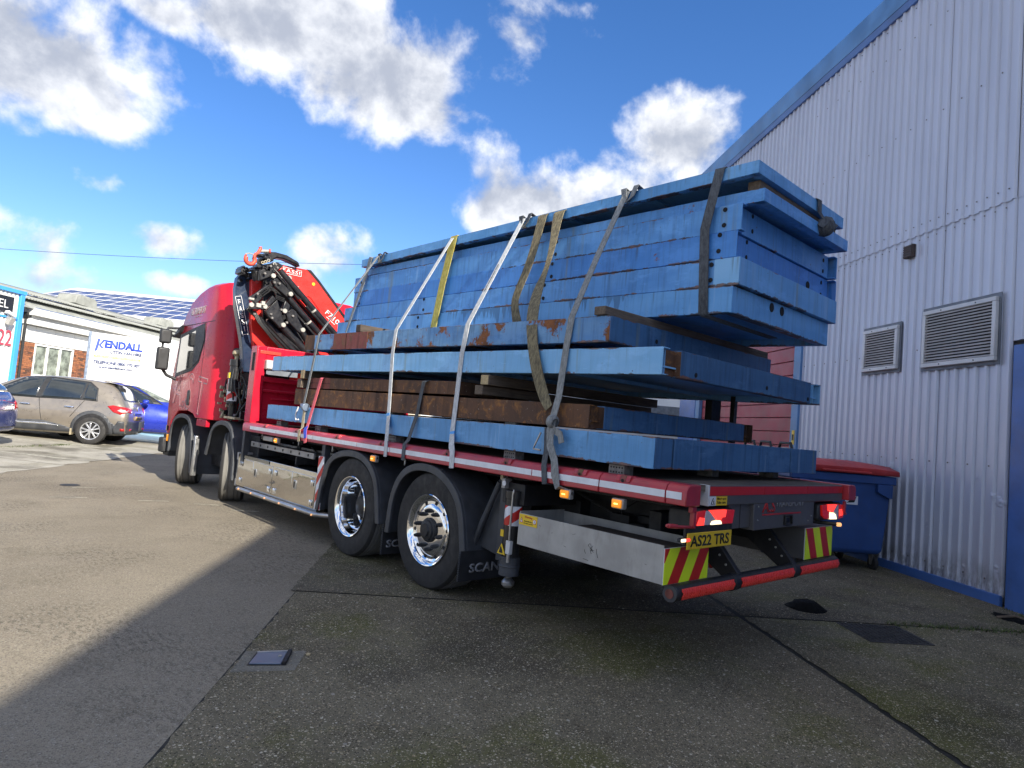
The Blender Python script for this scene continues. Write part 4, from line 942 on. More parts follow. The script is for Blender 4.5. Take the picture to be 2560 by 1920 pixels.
# rear stabiliser leg
lg = MB().cyl((.11, 1.55, .40), (.11, 1.55, .93), .066, seg=22).cyl((.11, 1.55, .90), (.11, 1.55, .965), .074, seg=22).build('stabiliser_leg', 'crane_black', T, .004)
MB().cyl((.11, 1.55, .33), (.11, 1.55, .47), .078, seg=22).cyl((.11, 1.55, .395), (.11, 1.55, .41), .083, seg=22).build('leg_collar', 'guard', lg, .004)
MB().lathe([(0, .0), (.030, .004), (.048, .022), (.05, .045), (.036, .062), (.024, .078), (.030, .11), (.045, .125), (0, .125)], (.11, 1.55, .235), (0, 0, 1), 20).build('leg_foot', 'steel', lg)
def wrap_tape(parent, c, r, z0, z1, pitch=.075, nm='tape_stripe', mats=('retro_white', 'retro_red')):
    n = 18
    for k in range(int((z1-z0+.25)/pitch)):
        V = []; 
        for i in range(n+1):
            a = PI*.62 + (PI*1.0)*i/n; sl_ = .14*i/n
            lo = min(max(z0 - .14 + k*pitch + sl_, z0), z1); hi = min(max(z0 - .14 + (k+1)*pitch + sl_, z0), z1)
            for rad in (r, r+.002):
                V += [(c[0]+rad*math.cos(a), c[1]+rad*math.sin(a), lo), (c[0]+rad*math.cos(a), c[1]+rad*math.sin(a), hi)]
        F = [(i*4+2, (i+1)*4+2, (i+1)*4+3, i*4+3) for i in range(n)]
        V2 = [v for v in V]
        F = [f for f in F if abs(V2[f[0]][2]-V2[f[3]][2]) > 1e-5 or abs(V2[f[1]][2]-V2[f[2]][2]) > 1e-5]
        if F: MB().add(V2, F).build(nm, mats[k % 2], parent)
wrap_tape(lg, (.11, 1.55), .0665, .705, .85)
MB().tube([(.02, 1.48, .93), (.022, 1.47, .96), (.03, 1.48, .975)] , .008, 6).tube([(.028, 1.485, .965), (.025, 1.485, .70), (.03, 1.485, .52)], .0085, 7).build('leg_pipe', 'steel', lg)
MB().box(.02, .055, 1.47, 1.515, .50, .60).build('leg_valve', 'alu_frame', lg, .005)
MB().cyl((.035, 1.49, .44), (.035, 1.49, .5), .014, seg=10).build('leg_fitting', 'steel', lg)
MB().box(.046, .05, 1.575, 1.61, .615, .665).build('leg_label', 'plate_yellow', lg)
tr = MB().prism([(1.535, .485), (1.625, .485), (1.58, .565)], 'x', .040, .044).build('leg_warning', 'plate_yellow', lg)
MB().prism([(1.56, .495), (1.60, .495), (1.595, .52), (1.585, .545), (1.57, .52)], 'x', .037, .040).build('warning_symbol', 'ink', tr)
MB().box(.10, 2.4, 1.44, 1.68, .86, 1.02).build('stabiliser_beam', 'chassis', T, .006)
MB().prism([(1.78, 1.00), (1.70, 1.00), (1.70, .42), (1.98, .46), (1.98, .52)], 'x', .17, .20).build('valance_plate', 'guard', T, .003)
MB().box(.14, .20, 1.68, 1.75, .40, 1.06).build('valance_post', 'guard', T, .004)
MB().tube([(.135, 1.76, 1.00), (.12, 1.92, .66), (.12, 2.0, .47)], .022, 8).build('stay_bar', 'guard', T)
MB().box(.12, .19, 1.715, 1.745, 1.02, 1.06).build('stay_bracket', 'brass', T); MB().box(.06, .13, 1.62, 1.66, .97, 1.045).build('reflector_bracket', 'galv', T, .004)
MB().cyl((.055, 1.62, 1.01), (.05, 1.62, 1.01), .02, seg=14).build('round_reflector', 'retro_white', T)
# wheels
TYRE = [(.288, -.13), (.30, -.150), (.36, -.158), (.43, -.160), (.475, -.152), (.492, -.135), (.497, -.118), (.497, -.092), (.488, -.090), (.488, -.078), (.499, -.076), (.499, -.048), (.490, -.046), (.490, -.034), (.500, -.032), (.500, .032), (.490, .034), (.490, .046), (.499, .048), (.499, .076), (.488, .078), (.488, .090), (.497, .092), (.497, .118), (.492, .135), (.475, .152), (.43, .160), (.36, .158), (.30, .150), (.288, .13)]
def tyre_mesh(w=.315): 
    k = w/.315; return MB().lathe([(r, h*k) for r, h in TYRE], (0, 0, 0), (1, 0, 0), 72).mesh('tyre', 30)
TY = tyre_mesh(); TYW = tyre_mesh(.345)
def split_tread(me):
    """sidewalls dark, the running band dusty"""
    me.materials.append(MAT['rubber']); me.materials.append(MAT['tread'])
    for p in me.polygons:
        r = math.hypot(p.center.y, p.center.z)
        if r > .484 and abs(p.center.x) < .125: p.material_index = 1
split_tread(TY); split_tread(TYW)
nut = MB().lathe([(0, -.052), (.010, -.052), (.013, -.046), (.017, -.03), (.019, -.016), (.019, 0)], (0, 0, 0), (1, 0, 0), 10).mesh('wheel_nut', 30)
nut.materials.append(MAT['hubblack'])
# outboard (-x) is outside for the left side; rims are modelled for the left and turned for the right
RIM_SINGLE = MB().lathe([(.288, -.135), (.300, -.150), (.306, -.160), (.300, -.166), (.287, -.160), (.272, -.146), (.262, -.128), (.245, -.120), (.222, -.122), (.207, -.132), (.190, -.136), (.100, -.136), (.100, -.10)], (0, 0, 0), (1, 0, 0), 64).mesh('rim', 28)
RIM_DISH = MB().lathe([(.288, -.135), (.300, -.150), (.306, -.160), (.300, -.166), (.287, -.160), (.274, -.146), (.266, -.120), (.258, -.05), (.254, -.02), (.246, .03), (.238, .06), (.215, .078), (.10, .080), (.10, .10)], (0, 0, 0), (1, 0, 0), 64).mesh('rim', 28)
RIM_DISH.materials.append(MAT['chrome']); RIM_SINGLE.materials.append(MAT['chrome'])
HUB_S = MB().lathe([(.098, -.130), (.105, -.146), (.100, -.156), (.088, -.160), (.082, -.176), (.060, -.182), (.052, -.196), (0, -.198)], (0, 0, 0), (1, 0, 0), 32).mesh('hub', 30); HUB_S.materials.append(MAT['hubblack'])
HUB_D = MB().lathe([(.115, .085), (.118, .03), (.105, -.03), (.085, -.04), (.075, -.045), (.0, -.046)], (0, 0, 0), (1, 0, 0), 32).mesh('hub', 30); HUB_D.materials.append(MAT['hubblack'])
hol = MB().cyl((0, 0, 0), (.004, 0, 0), .0155, seg=14).mesh('hand_hole', 0); hol.materials.append(MAT['dark_void'])
hol2 = MB().cyl((0, 0, 0), (.004, 0, 0), .026, seg=14).mesh('hand_hole', 0); hol2.materials.append(MAT['dark_void'])
def wheel(x, y, side, rim, hub, single, tyre=TY, steer=0.0, dual=False, z=.498):
    w = bpy.data.objects.new('wheel', tyre); COL.objects.link(w); w.parent = T
    w.location = Vector((x, y, z)) - OFF[T.name]; w.rotation_euler = (0, 0, steer + (0 if side < 0 else PI))
    link('rim', rim, None, w); link('hub', hub, None, w)
    rn, xn = (.163, -.134) if single else (.168, .078)
    for k in range(10):
        a = 2*PI*k/10 + .2; link('wheel_nut', nut, None, w, loc=(xn, rn*math.cos(a), rn*math.sin(a)))
        a += PI/10
        if single: link('hand_hole', hol, None, w, loc=(-.1255, .234*math.cos(a), .234*math.sin(a)))
        else: link('hand_hole', hol2, None, w, loc=(.071, .213*math.cos(a), .213*math.sin(a)))
    if dual:
        i = link('inner_tyre', tyre, None, w, loc=(.34, 0, 0))
    return w
for side, xs in ((-1, (.19, .19, .27, .27)), (1, (2.36, 2.36, 2.28, 2.28))):
    wheel(xs[0], 2.528, side, RIM_SINGLE, HUB_S, True)
    wheel(xs[1], 3.897, side, RIM_DISH, HUB_D, False, dual=True)
    wheel(xs[2], 7.86, side, RIM_SINGLE, HUB_S, True, TYW, -math.radians(21))
    wheel(xs[3], 9.92, side, RIM_SINGLE, HUB_S, True, TYW, -math.radians(25))
tyl = T
# lettering on the rear tyre's sidewall
# mudguards
def offset_in(path, c, t):
    out = []
    for y, z in path:
        v = Vector((c[0]-y, c[1]-z)); v.normalize(); out.append((y+v.x*t, z+v.y*t))
    return out
def smooth_path(p, n=3):
    for _ in range(n):
        q = [p[0]]
        for a, b in zip(p, p[1:]): q += [(a[0]*.75+b[0]*.25, a[1]*.75+b[1]*.25), (a[0]*.25+b[0]*.75, a[1]*.25+b[1]*.75)]
        q.append(p[-1]); p = q
    return p
def mudguard(path, c, x0, x1, lip=.065, mat='guard'):
    for (a, b, s) in ((x0, x1, 1), (2.55-x1, 2.55-x0, -1)):
        p = smooth_path(path, 2); inner = offset_in(p, c, lip); top = offset_in(p, c, .018)
        m = MB(); xe = a if s > 0 else b
        m.band(p, inner, 'x', xe, xe + s*.03); m.band(offset_in(p, c, .001), top, 'x', xe + s*.028, (b if s > 0 else a))
        m.build('mudguard', mat, T, .005)
mudguard([(4.60, .36), (4.52, .80), (4.34, .985), (4.05, 1.062), (3.72, 1.06), (3.48, .95), (3.35, .78), (3.27, .42)], (3.9, .4), .0, .46)
mudguard([(3.16, .37), (3.13, .72), (3.01, .935), (2.80, 1.05), (2.48, 1.062), (2.22, .96), (2.04, .78), (1.955, .38)], (2.53, .4), .0, .46)
mudguard([(8.50, .62), (8.34, 1.02), (8.05, 1.16), (7.66, 1.165), (7.42, 1.06), (7.26, .78), (7.22, .36)], (7.86, .45), .02, .55)
mudguard([(10.50, .50), (10.46, .98), (10.12, 1.17), (9.60, 1.18), (9.32, 1.06), (9.18, .72), (9.08, .24)], (9.92, .45), .02, .55)
MB().box(.02, .09, 8.99, 9.07, .22, .86).build('step_edge', 'steel', T, .01)
def flap(y, x0, x1, z0, z1, tx):
    f = MB().prism([(y, z1), (y+.008, z1), (y+.02, z0), (y+.012, z0)], 'x', x0, x1).build('mudflap', 'black', T, .002)
    text('mudflap_lettering', 'SCANIA', ((x0+x1)/2+tx, y+.004, z0+.10), (1, 0, 0), (0, -.04, 1), .44, .075, 'grey_ink', f, .003, bold=.03)
    e = MB()
    for k in range(14): e.cyl((x0-.004, y+.01, z0+.01+k*(z1-z0-.02)/14), (x0-.004, y+.01, z0+.018+k*(z1-z0-.02)/14), .008, seg=6)
    e.build('flap_bristles', 'guard', f)
flap(1.93, -.06, .52, .20, .44, .03); flap(3.20, .02, .55, .15, .45, .0); flap(1.93, 2.0, 2.5, .15, .44, 0); flap(3.20, 2.0, 2.53, .15, .45, 0)
# polished side lockers
tb = MB().box(.052, .62, 4.66, 7.13, .315, .745).build('locker', 'chrome', T, .004)
MAT['mirror_steel'] = simple('mirror_steel', (0.66, 0.64, 0.60), .06, 1.0, .03, 1.2)
bsn = MAT['mirror_steel'].node_tree; BUMP(bsn, bsn.nodes['Principled BSDF'], NOISE(bsn, MAP(bsn, POS(bsn), (1, 1, 2.6)), 2.2, 2, .4), .25, .02)
tb.data.materials[0] = MAT['mirror_steel']
for (a, b, hy) in ((5.93, 7.02, 6.45), (4.74, 5.87, 5.24)):
    for c, d in ((a, hy+.10), (hy+.104, b)):
        MB().box(.046, .054, c, d, .345, .69).build('locker_door', 'mirror_steel', T, .003)
    k = MB().box(.036, .047, hy-.035, hy+.035, .50, .60).build('locker_latch', 'steel', T, .005); MB().box(.030, .037, hy-.012, hy+.012, .515, .585).build('latch_lever', 'ink', k)
    for y in (a+.06, b-.06):
        for z in (.40, .62): MB().box(.034, .047, y-.035, y+.035, z-.03, z+.03).cyl((.036, y, z-.035), (.036, y, z+.035), .010, seg=8).build('hinge', 'chrome', T, .004)
MB().box(.045, .053, 6.05, 7.06, .70, .742).build('locker_trim', 'glass', T)
MB().box(.05, .60, 7.132, 7.18, .30, .76).build('locker_end', 'galv', T, .004); MB().box(.044, .050, 7.14, 7.16, .40, .66).build('locker_slot', 'dark_void', T)
sb_ = MB().tube([(.01, 6.92, .29), (.01, 6.6, .292), (.01, 4.75, .302), (.015, 4.60, .304), (.05, 4.45, .315), (.13, 4.25, .33)], .027, 12).build('side_bar', 'steel', T)
for y in (6.82, 6.38, 5.93, 5.49, 5.04, 4.62): MB().cyl((-.017, y, .298), (-.022, y, .299), .012, seg=12).build('bar_lamp', 'orange_dot', sb_)
mb_ = MB().box(.018, .026, 4.52, 4.645, .36, .94).build('marker_board', 'alu_frame', T)
stripe_board(mb_, (4.522, 4.643, .362, .938), -2.45, .062, 'x', .014, .018, ('retro_white', 'retro_red'), 'marker_stripe')
for b_ in ((4.55, 4.62, .36), (6.93, 7.0, .6)): MB().box(.03, .10, b_[0], b_[1], b_[2], 1.07).build('rail_hanger', 'guard', T, .004)
# headboard
hb = MB()
hb.box(.02, .15, 6.78, 7.0, 1.19, 2.245); hb.box(2.40, 2.53, 6.78, 7.0, 1.19, 2.245); hb.box(.15, 2.40, 6.79, 6.95, 2.05, 2.245)
hbo = hb.build('headboard', 'red', T, .012)
MB().box(.15, 2.40, 6.84, 6.88, 1.19, 1.80).box(.15, 2.40, 6.79, 6.93, 1.76, 1.83).box(.15, 2.4, 6.80, 6.84, 1.62, 1.66).build('headboard_sheet', 'red', T, .01)
MB().box(.30, .75, 6.82, 6.84, 1.52, 1.545).build('pressed_rib', 'red', T, .008)
MB().box(.06, .35, 6.772, 6.782, 2.14, 2.185).build('top_strip', 'retro_red_bright', T, .004)  # brighter red strip on the headboard's top beam
MB().box(.016, .022, 6.84, 6.92, 1.9, 2.15).build('post_slot', 'dark_void', T)
wl = MB().box(.13, .27, 6.70, 6.80, 1.93, 2.06).build('work_lamp', 'galv', T, .015); MB().box(.145, .255, 6.692, 6.702, 1.945, 2.045).build('work_lamp_glass', 'lamp_clear', wl)
MB().box(.155, .60, 6.74, 6.745, 1.86, 2.0).build('clear_panel', 'flash', T)
# cab
def prof_outer(): return [(8.62, 1.14), (9.18, 1.14), (9.30, 1.20), (9.60, 1.24), (10.12, 1.22), (10.45, 1.02), (10.52, .80), (10.66, .80), (10.74, 1.2), (10.75, 1.6), (10.70, 1.85), (10.52, 2.45), (10.42, 2.74), (10.25, 2.92), (9.98, 3.10), (9.65, 3.20), (9.30, 3.26), (9.03, 3.28), (8.80, 3.25), (8.70, 2.9), (8.66, 2.3)]
def prof_mid(): return [(8.40, 1.14), (9.18, 1.14), (9.30, 1.20), (9.60, 1.24), (10.12, 1.22), (10.45, 1.02), (10.52, .80), (10.78, .80), (10.90, 1.2), (10.92, 1.6), (10.86, 1.85), (10.68, 2.45), (10.56, 2.80), (10.36, 3.02), (10.06, 3.21), (9.68, 3.31), (9.30, 3.37), (8.95, 3.38), (8.55, 3.35), (8.42, 2.9), (8.40, 2.3)]
def cab_body():
    xs = [(.03, prof_outer(), 0), (.06, None, .35), (.16, None, .8), (.30, prof_mid(), 1)]
    secs = []
    po, pm_ = prof_outer(), prof_mid()
    for x, _, t in xs: secs.append((x, [(a[0]*(1-t)+b[0]*t, a[1]*(1-t)+b[1]*t) for a, b in zip(po, pm_)]))
    secs += [(2.55-x, p) for x, p in secs[::-1]]
    n = len(po); V = [(x, y, z) for x, p in secs for y, z in p]
    F = [tuple(range(n)), tuple((len(secs)-1)*n+i for i in range(n))] + [(k*n+i, k*n+(i+1) % n, (k+1)*n+(i+1) % n, (k+1)*n+i) for k in range(len(secs)-1) for i in range(n)]
    return MB().add(V, F)
cab_body().build('cab', 'red', T, .012, 40, 2)
# door and panel joints, pressed panels on the cab back
MB().box(.0275, .031, 9.095, 9.107, 1.25, 2.70).box(.0275, .031, 9.107, 10.45, 2.70, 2.712).box(.0275, .031, 8.70, 9.095, 2.70, 2.710).build('door_gap', 'chassis', T)
for (x0, x1, z0, z1) in ((.42, 1.2, 2.62, 3.05), (1.35, 2.13, 2.62, 3.05), (.42, 1.2, 2.30, 2.48)): MB().box(x0, x1, 8.375, 8.41, z0, z1).build('back_pressing', 'red', T, .02)
MB().box(.30, 2.25, 8.38, 8.41, 2.52, 2.56).build('back_rib', 'red', T, .01)
win = MB().prism([(10.40, 2.50), (9.24, 2.64), (9.17, 2.42), (9.33, 2.10), (9.62, 1.97), (10.46, 1.87)], 'x', .022, .034).build('side_window', 'glass', T, .004)
MB().prism([(10.48, 2.56), (9.16, 2.70), (9.10, 2.40), (9.28, 2.05), (9.60, 1.91), (10.54, 1.80)], 'x', .026, .034).build('window_seal', 'black', T, .003)
MB().prism([(9.60, 2.62), (9.16, 2.69), (9.12, 2.4), (9.30, 2.08), (9.58, 1.98)], 'x', .018, .030).build('quarter_panel', 'black', T, .006)
MB().box(.012, .022, 10.0, 10.22, 1.95, 2.45).build('window_reflection_grip', 'lamp_clear', T) if False else None
MB().prism([(10.82, 2.52), (10.50, 2.68), (10.30, 2.72), (10.38, 2.60)], 'x', -.02, .6).build('sun_visor', 'black', T, .01)
mr = MB().box(-.33, -.13, 10.40, 10.52, 1.90, 2.30).build('mirror', 'black', T, .035, seg=3)
MB().box(-.31, -.12, 10.42, 10.53, 2.37, 2.62).build('mirror', 'black', T, .035, seg=3)
MB().tube([(-.22, 10.52, 2.5), (-.16, 10.58, 2.66), (.05, 10.52, 2.68)], .022, 8).tube([(-.2, 10.5, 1.92), (-.12, 10.52, 1.82), (.04, 10.50, 1.76)], .028, 8).tube([(-.24, 10.5, 1.9), (-.24, 10.5, 2.5)], .02, 8).build('mirror_arm', 'black', T)
dh = MB().box(.008, .03, 9.55, 9.66, 1.33, 1.58).build('door_handle', 'black', T, .012)
MB().prism([(8.62, 1.02), (9.1, 1.02), (9.1, 1.135), (8.62, 1.135)], 'x', .04, .10).build('cab_sill', 'red', T, .01)
MB().prism([(10.52, .40), (10.85, .40), (10.92, .78), (10.52, .80)], 'x', .05, 2.5).build('bumper', 'black', T, .02)
MB().box(.03, .10, 10.55, 10.75, .84, .94).build('front_marker', 'galv', T, .01); MB().box(.02, .05, 10.56, 10.62, .66, .78).build('front_indicator', 'amber', T, .006)
MB().box(-.04, .10, 10.62, 10.85, .45, .72).build('corner_step', 'black', T, .03)
MB().box(.35, .40, 8.55, 9.15, 3.37, 3.40).cyl((.55, 9.6, 3.32), (.55, 9.6, 3.44), .05, seg=14).cyl((.40, 9.95, 3.2), (.44, 9.80, 3.36), .02, seg=8).build('roof_bar', 'black', T, .01)
MB().tube([(.33, 10.05, 3.14), (.33, 9.9, 3.29), (.33, 9.72, 3.36)], .018, 8).build('roof_horn', 'chrome', T)
# cab lettering: big outlined initials and the small name above the window
me = text_mesh('A.S T', 1.70, .62, outline=.011, bold=0); X, Y = Vector((0, -1, 0)), Vector((0, 0, 1))
for v in me.vertices:
    q = v.co.copy(); v.co = Vector((.0275, 9.62, 1.56)) + X*(q.x + .15*q.y) + Y*(q.y - .10*q.x) + Vector((-q.z*.3, 0, 0))
link('cab_outline_lettering', me, 'door_ink', T)
text('cab_lettering', 'A.S TRANSPORT', (.0275, 9.62, 2.93), *LEFT, .78, .12, 'pale_ink', T, .002, bold=.01)
MB().box(.026, .029, 9.42, 9.80, 2.832, 2.842).build('cab_underline', 'pale_ink', T)
# kit between cab and bed
MB().box(.42, 2.15, 7.95, 8.34, 1.15, 2.25).build('cooler_pack', 'chassis', T, .02)
fins = MB()
for k in range(26): fins.box(.405, .425, 8.02, 8.30, 1.62 + k*.016, 1.626 + k*.016)
fins.build('cooler_fins', 'guard', T)
MB().box(.25, .42, 7.86, 8.42, 2.14, 2.29).build('cooler_cowl', 'black', T, .03)
fl_ = MB().cyl((.15, 7.90, 1.60), (.15, 7.90, 2.06), .082, seg=20).cyl((.15, 7.90, 1.98), (.15, 7.90, 2.08), .092, seg=20).build('stabiliser_leg', 'crane_black', T, .005)
MB().lathe([(.030, 0), (.034, .06), (.050, .075), (.072, .095), (.070, .13), (.045, .155), (0, .16)], (.15, 7.90, 2.07), (0, 0, 1), 20).build('leg_foot', 'brass', fl_)
MB().cyl((.20, 7.98, 1.18), (.18, 7.95, 1.66), .060, seg=18).build('leg_sleeve', 'crane_black', fl_)
wrap_tape(fl_, (.155, 7.92), .084, 1.46, 1.78, .085)
MB().cyl((.155, 7.92, 1.42), (.155, 7.92, 1.80), .083, seg=20).build('leg_tube', 'crane_black', fl_)
MB().box(.06, .08, 7.88, 7.95, 1.80, 1.88).build('leg_label', 'plate_yellow', fl_)
kb = MB(); rk2 = random.Random(21)
for i in range(30):
    y = rk2.uniform(7.35, 8.40); z = rk2.uniform(1.16, 1.62); x = rk2.uniform(.12, .40); a, b, c = (rk2.uniform(.03, .13) for _ in range(3)); kb.box(x, x+a, y, y+b, z, z+c)
kb.build('valve_blocks', 'crane_black', T, .006)
kc = MB()
for i in range(16):
    y = rk2.uniform(8.05, 8.42); z = rk2.uniform(1.18, 1.65); x = rk2.uniform(.08, .16); a, b, c = (rk2.uniform(.02, .06) for _ in range(3)); kc.box(x, x+a, y, y+b, z, z+c)
kc.box(.05, .3, 7.45, 7.9, 1.20, 1.23)
kc.build('valve_fittings', 'brass', T, .004)
kh = MB()
for i in range(22):
    y = rk2.uniform(7.3, 8.4); x = rk2.uniform(.1, .4); z = rk2.uniform(1.15, 1.5)
    kh.tube([(x + .05*math.sin(t*5+i), y + .10*math.sin(t*4+2*i), z + t*rk2.uniform(.35, .6)) for t in lin(0, 1, 7)], .012, 6)
kh.build('hydraulic_hoses', 'skin_hose', T)
MB().box(.3, 2.25, 7.15, 8.0, .98, 1.17).build('crane_base', 'crane_black', T, .01)
MB().box(.95, 1.65, 7.35, 7.85, 1.15, 2.5).build('crane_column', 'crane_red', T, .03)
# raised stabiliser arm with the maker's name
ar = MB().prism([(-.07, 3.25), (-.02, 3.33), (.13, 3.37), (.16, 3.20), (.13, 3.11), (.16, 2.83), (.26, 2.20), (.30, 1.9), (.16, 1.9), (.10, 2.3), (-.05, 2.84), (-.08, 3.09)], 'y', 7.60, 7.74).build('stabiliser_arm', 'crane_navy', T, .012)
MB().prism([(.10, 3.30), (.22, 3.25), (.26, 3.1), (.24, 2.8), (.42, 1.9), (.24, 1.9), (.10, 2.75), (.08, 3.1)], 'y', 7.66, 7.95).build('arm_web', 'crane_black', T, .012)
for x, z in ((-.02, 3.22), (.07, 3.24)): MB().cyl((x, 7.595, z), (x, 7.60, z), .024, seg=14).build('arm_hole', 'dark_void', ar)
lx, ly = Vector((.165, 0, -.545)).normalized(), Vector((.545, 0, .165)).normalized()
for k_, (ch_, w_) in enumerate(zip('FASSI', (.030, .036, .036, .036, .008))):
    c_ = Vector((.047, 7.598, 2.715)) + lx*(-.196 + .098*k_); text('arm_lettering', ch_, c_, (1, 0, -.05), -lx, w_*1.35, .076, 'white_ink', ar, .003, bold=.012)
fr = MB(); c0 = Vector((.047, 7.597, 2.715))
for sx, sy, wx, wy in ((0, .043, .56, .006), (0, -.043, .56, .006), (.28, 0, .006, .088), (-.28, 0, .006, .088)):
    c = c0 + lx*sx + ly*sy; a, b = lx*wx/2, ly*wy/2; d = Vector((0, .0025, 0))
    fr.hexa([c-a-b, c+a-b, c+a+b, c-a+b, c-a-b+d, c+a-b+d, c+a+b+d, c-a+b+d])
fr.build('lettering_frame', 'white_ink', ar)
# loader crane folded across the lorry
def poly(name, pts, y0, y1, mat, parent, bev=.008): return MB().prism(pts, 'y', y0, y1).build(name, mat, parent, bev)
cr = poly('loader_crane', [(.34, 3.55), (.43, 3.545), (.87, 3.56), (1.09, 3.42), (1.55, 2.97), (2.25, 2.28), (2.15, 1.95), (1.70, 2.25), (1.36, 2.64), (.77, 3.07), (.49, 3.42)], 7.42, 7.86, 'crane_red', T, .012)
poly('boom_edge', [(.87, 3.563), (.94, 3.565), (1.09, 3.44), (1.57, 2.98), (2.28, 2.30), (2.25, 2.26), (1.53, 2.955), (1.07, 3.40)], 7.415, 7.87, 'crane_black', cr, .005)
text('boom_lettering', 'FASSI', (.635, 7.417, 3.475), (1, 0, -.02), (.02, 0, 1), .27, .055, 'white_ink', cr, .003, bold=.01, spacing=1.12)
fr = MB(); c0 = Vector((.632, 7.416, 3.475))
for sx, sy, wx, wy in ((0, .043, .32, .006), (0, -.043, .32, .006), (.16, 0, .006, .088), (-.16, 0, .006, .088)): fr.box(c0.x+sx-wx/2, c0.x+sx+wx/2, c0.y, c0.y+.0025, c0.z+sy-wy/2, c0.z+sy+wy/2)
fr.build('lettering_frame', 'white_ink', cr)
text('boom_number', 'F710', (1.37, 7.417, 2.905), (.80, 0, -.52), (.52, 0, .80), .27, .075, 'white_ink', cr, .003)
MB().prism([(1.27, 2.90), (1.42, 2.80), (1.415, 2.793), (1.265, 2.893)], 'y', 7.413, 7.418).build('number_underline', 'white_ink', cr)
MB().cyl((1.0, 7.412, 3.36), (1.0, 7.42, 3.36), .025, seg=16).build('yellow_dot', 'plate_yellow', cr)
MB().cyl((.60, 7.39, 3.36), (.60, 7.42, 3.36), .045, seg=20).build('boom_boss', 'galv', cr, .006)
MB().cyl((.60, 7.38, 3.36), (.60, 7.395, 3.36), .020, seg=12).build('boom_pin', 'hubblack', cr)
MB().tube([(.88, 7.412, 3.12), (.93, 7.410, 3.16), (.98, 7.411, 3.14), (1.15, 7.412, 2.97)], .006, 6).build('boom_pipe', 'crane_red', cr)
poly('knuckle_block', [(.02, 3.36), (.08, 3.20), (.20, 3.27), (.30, 3.34), (.41, 3.46), (.44, 3.50), (.34, 3.53), (.20, 3.47), (.12, 3.44)], 7.24, 7.40, 'crane_black', cr, .012)
poly('knuckle_box', [(.06, 3.33), (.09, 3.19), (.24, 3.28), (.27, 3.42), (.16, 3.40)], 7.16, 7.26, 'crane_black', cr, .012)
poly('crane_recess', [(.24, 3.28), (.48, 3.42), (.90, 3.02), (1.20, 2.70), (1.15, 2.45), (.75, 2.35), (.30, 2.62)], 7.44, 7.80, 'crane_black', cr, .01)
poly('boom_back', [(.10, 3.25), (.28, 3.3), (1.3, 2.6), (1.7, 2.0), (.30, 2.0), (.16, 2.6)], 7.52, 7.78, 'crane_red', cr, .01)
for (a, b, r) in (((.40, 3.42), (1.75, 2.32), .050), ((.34, 3.24), (1.55, 2.23), .048), ((.33, 2.78), (1.2, 2.06), .060), ((.62, 2.82), (1.3, 2.05), .050), ((.01, 2.79), (.95, 2.06), .030), ((.13, 2.71), (1.1, 2.15), .028), ((.28, 2.66), (1.0, 2.05), .05), ((.86, 2.98), (1.6, 2.38), .028)):
    MB().cyl((a[0], 7.28, a[1]), (b[0], 7.28, b[1]), r, seg=16).build('ram', 'crane_black', cr, .006)
for (x, z) in ((.98, 2.93), (.92, 2.74)): MB().cyl((x-.010, 7.28, z+.009), (x+.010, 7.28, z-.009), .056, seg=16).build('ram_clamp', 'zinc', cr)
poly('side_plate', [(.20, 2.77), (.30, 2.91), (.35, 2.97), (.41, 2.83), (.50, 2.63), (.48, 2.56), (.42, 2.57), (.36, 2.63), (.25, 2.70)], 7.12, 7.18, 'crane_black', cr, .01)
poly('side_plate', [(.50, 2.80), (.57, 2.87), (.65, 2.85), (.69, 2.75), (.80, 2.60), (.77, 2.53), (.70, 2.56), (.54, 2.69)], 7.12, 7.18, 'crane_black', cr, .01)
poly('link_arm', [(.25, 3.24), (.32, 3.28), (.57, 3.11), (.57, 3.05), (.50, 3.03), (.30, 3.15)], 7.14, 7.22, 'crane_black', cr, .01)
poly('link_arm', [(-.02, 2.93), (.21, 3.16), (.31, 3.15), (.08, 2.85)], 7.18, 7.26, 'crane_black', cr, .01)
poly('link_arm', [(-.04, 2.80), (.02, 2.86), (.16, 2.84), (.27, 3.01), (.33, 2.97), (.20, 2.79), (.0, 2.76)], 7.10, 7.18, 'crane_black', cr, .01)
poly('link_arm', [(.44, 2.86), (.47, 2.98), (.55, 2.92), (.54, 2.80), (.47, 2.76)], 7.12, 7.2, 'crane_black', cr, .01)
pinm = MB().lathe([(0, -.012), (.028, -.012), (.034, -.006), (.034, .02)], (0, 0, 0), (0, 1, 0), 18).mesh('pin', 30); pinm.materials.append(MAT['zinc'])
for (x, z) in ((.25, 3.29), (.53, 3.08), (-.01, 2.82), (.18, 2.83), (.47, 2.82), (.47, 2.615), (.77, 2.59)): link('pin', pinm, None, cr, loc=(x, 7.10, z))
pins = MB().lathe([(0, -.012), (.015, -.012), (.018, -.006), (.018, .02)], (0, 0, 0), (0, 1, 0), 14).mesh('pin', 30); pins.materials.append(MAT['pin_steel'])
for (x, z) in ((.28, 2.74), (.60, 2.77), (.27, 3.46), (.30, 3.42), (.42, 2.83), (.52, 2.66), (.30, 2.69), (.05, 2.70), (.13, 3.30), (.20, 3.42), (.35, 3.20), (.28, 3.20), (.06, 2.99)): link('pin', pins, None, cr, loc=(x, 7.11, z))
MB().box(.05, .12, 7.08, 7.14, 2.80, 2.86).box(.12, .17, 7.08, 7.14, 2.84, 2.90).box(-.05, .02, 7.10, 7.15, 2.89, 2.92).build('fittings', 'zinc', cr, .006)
hs_ = MB()
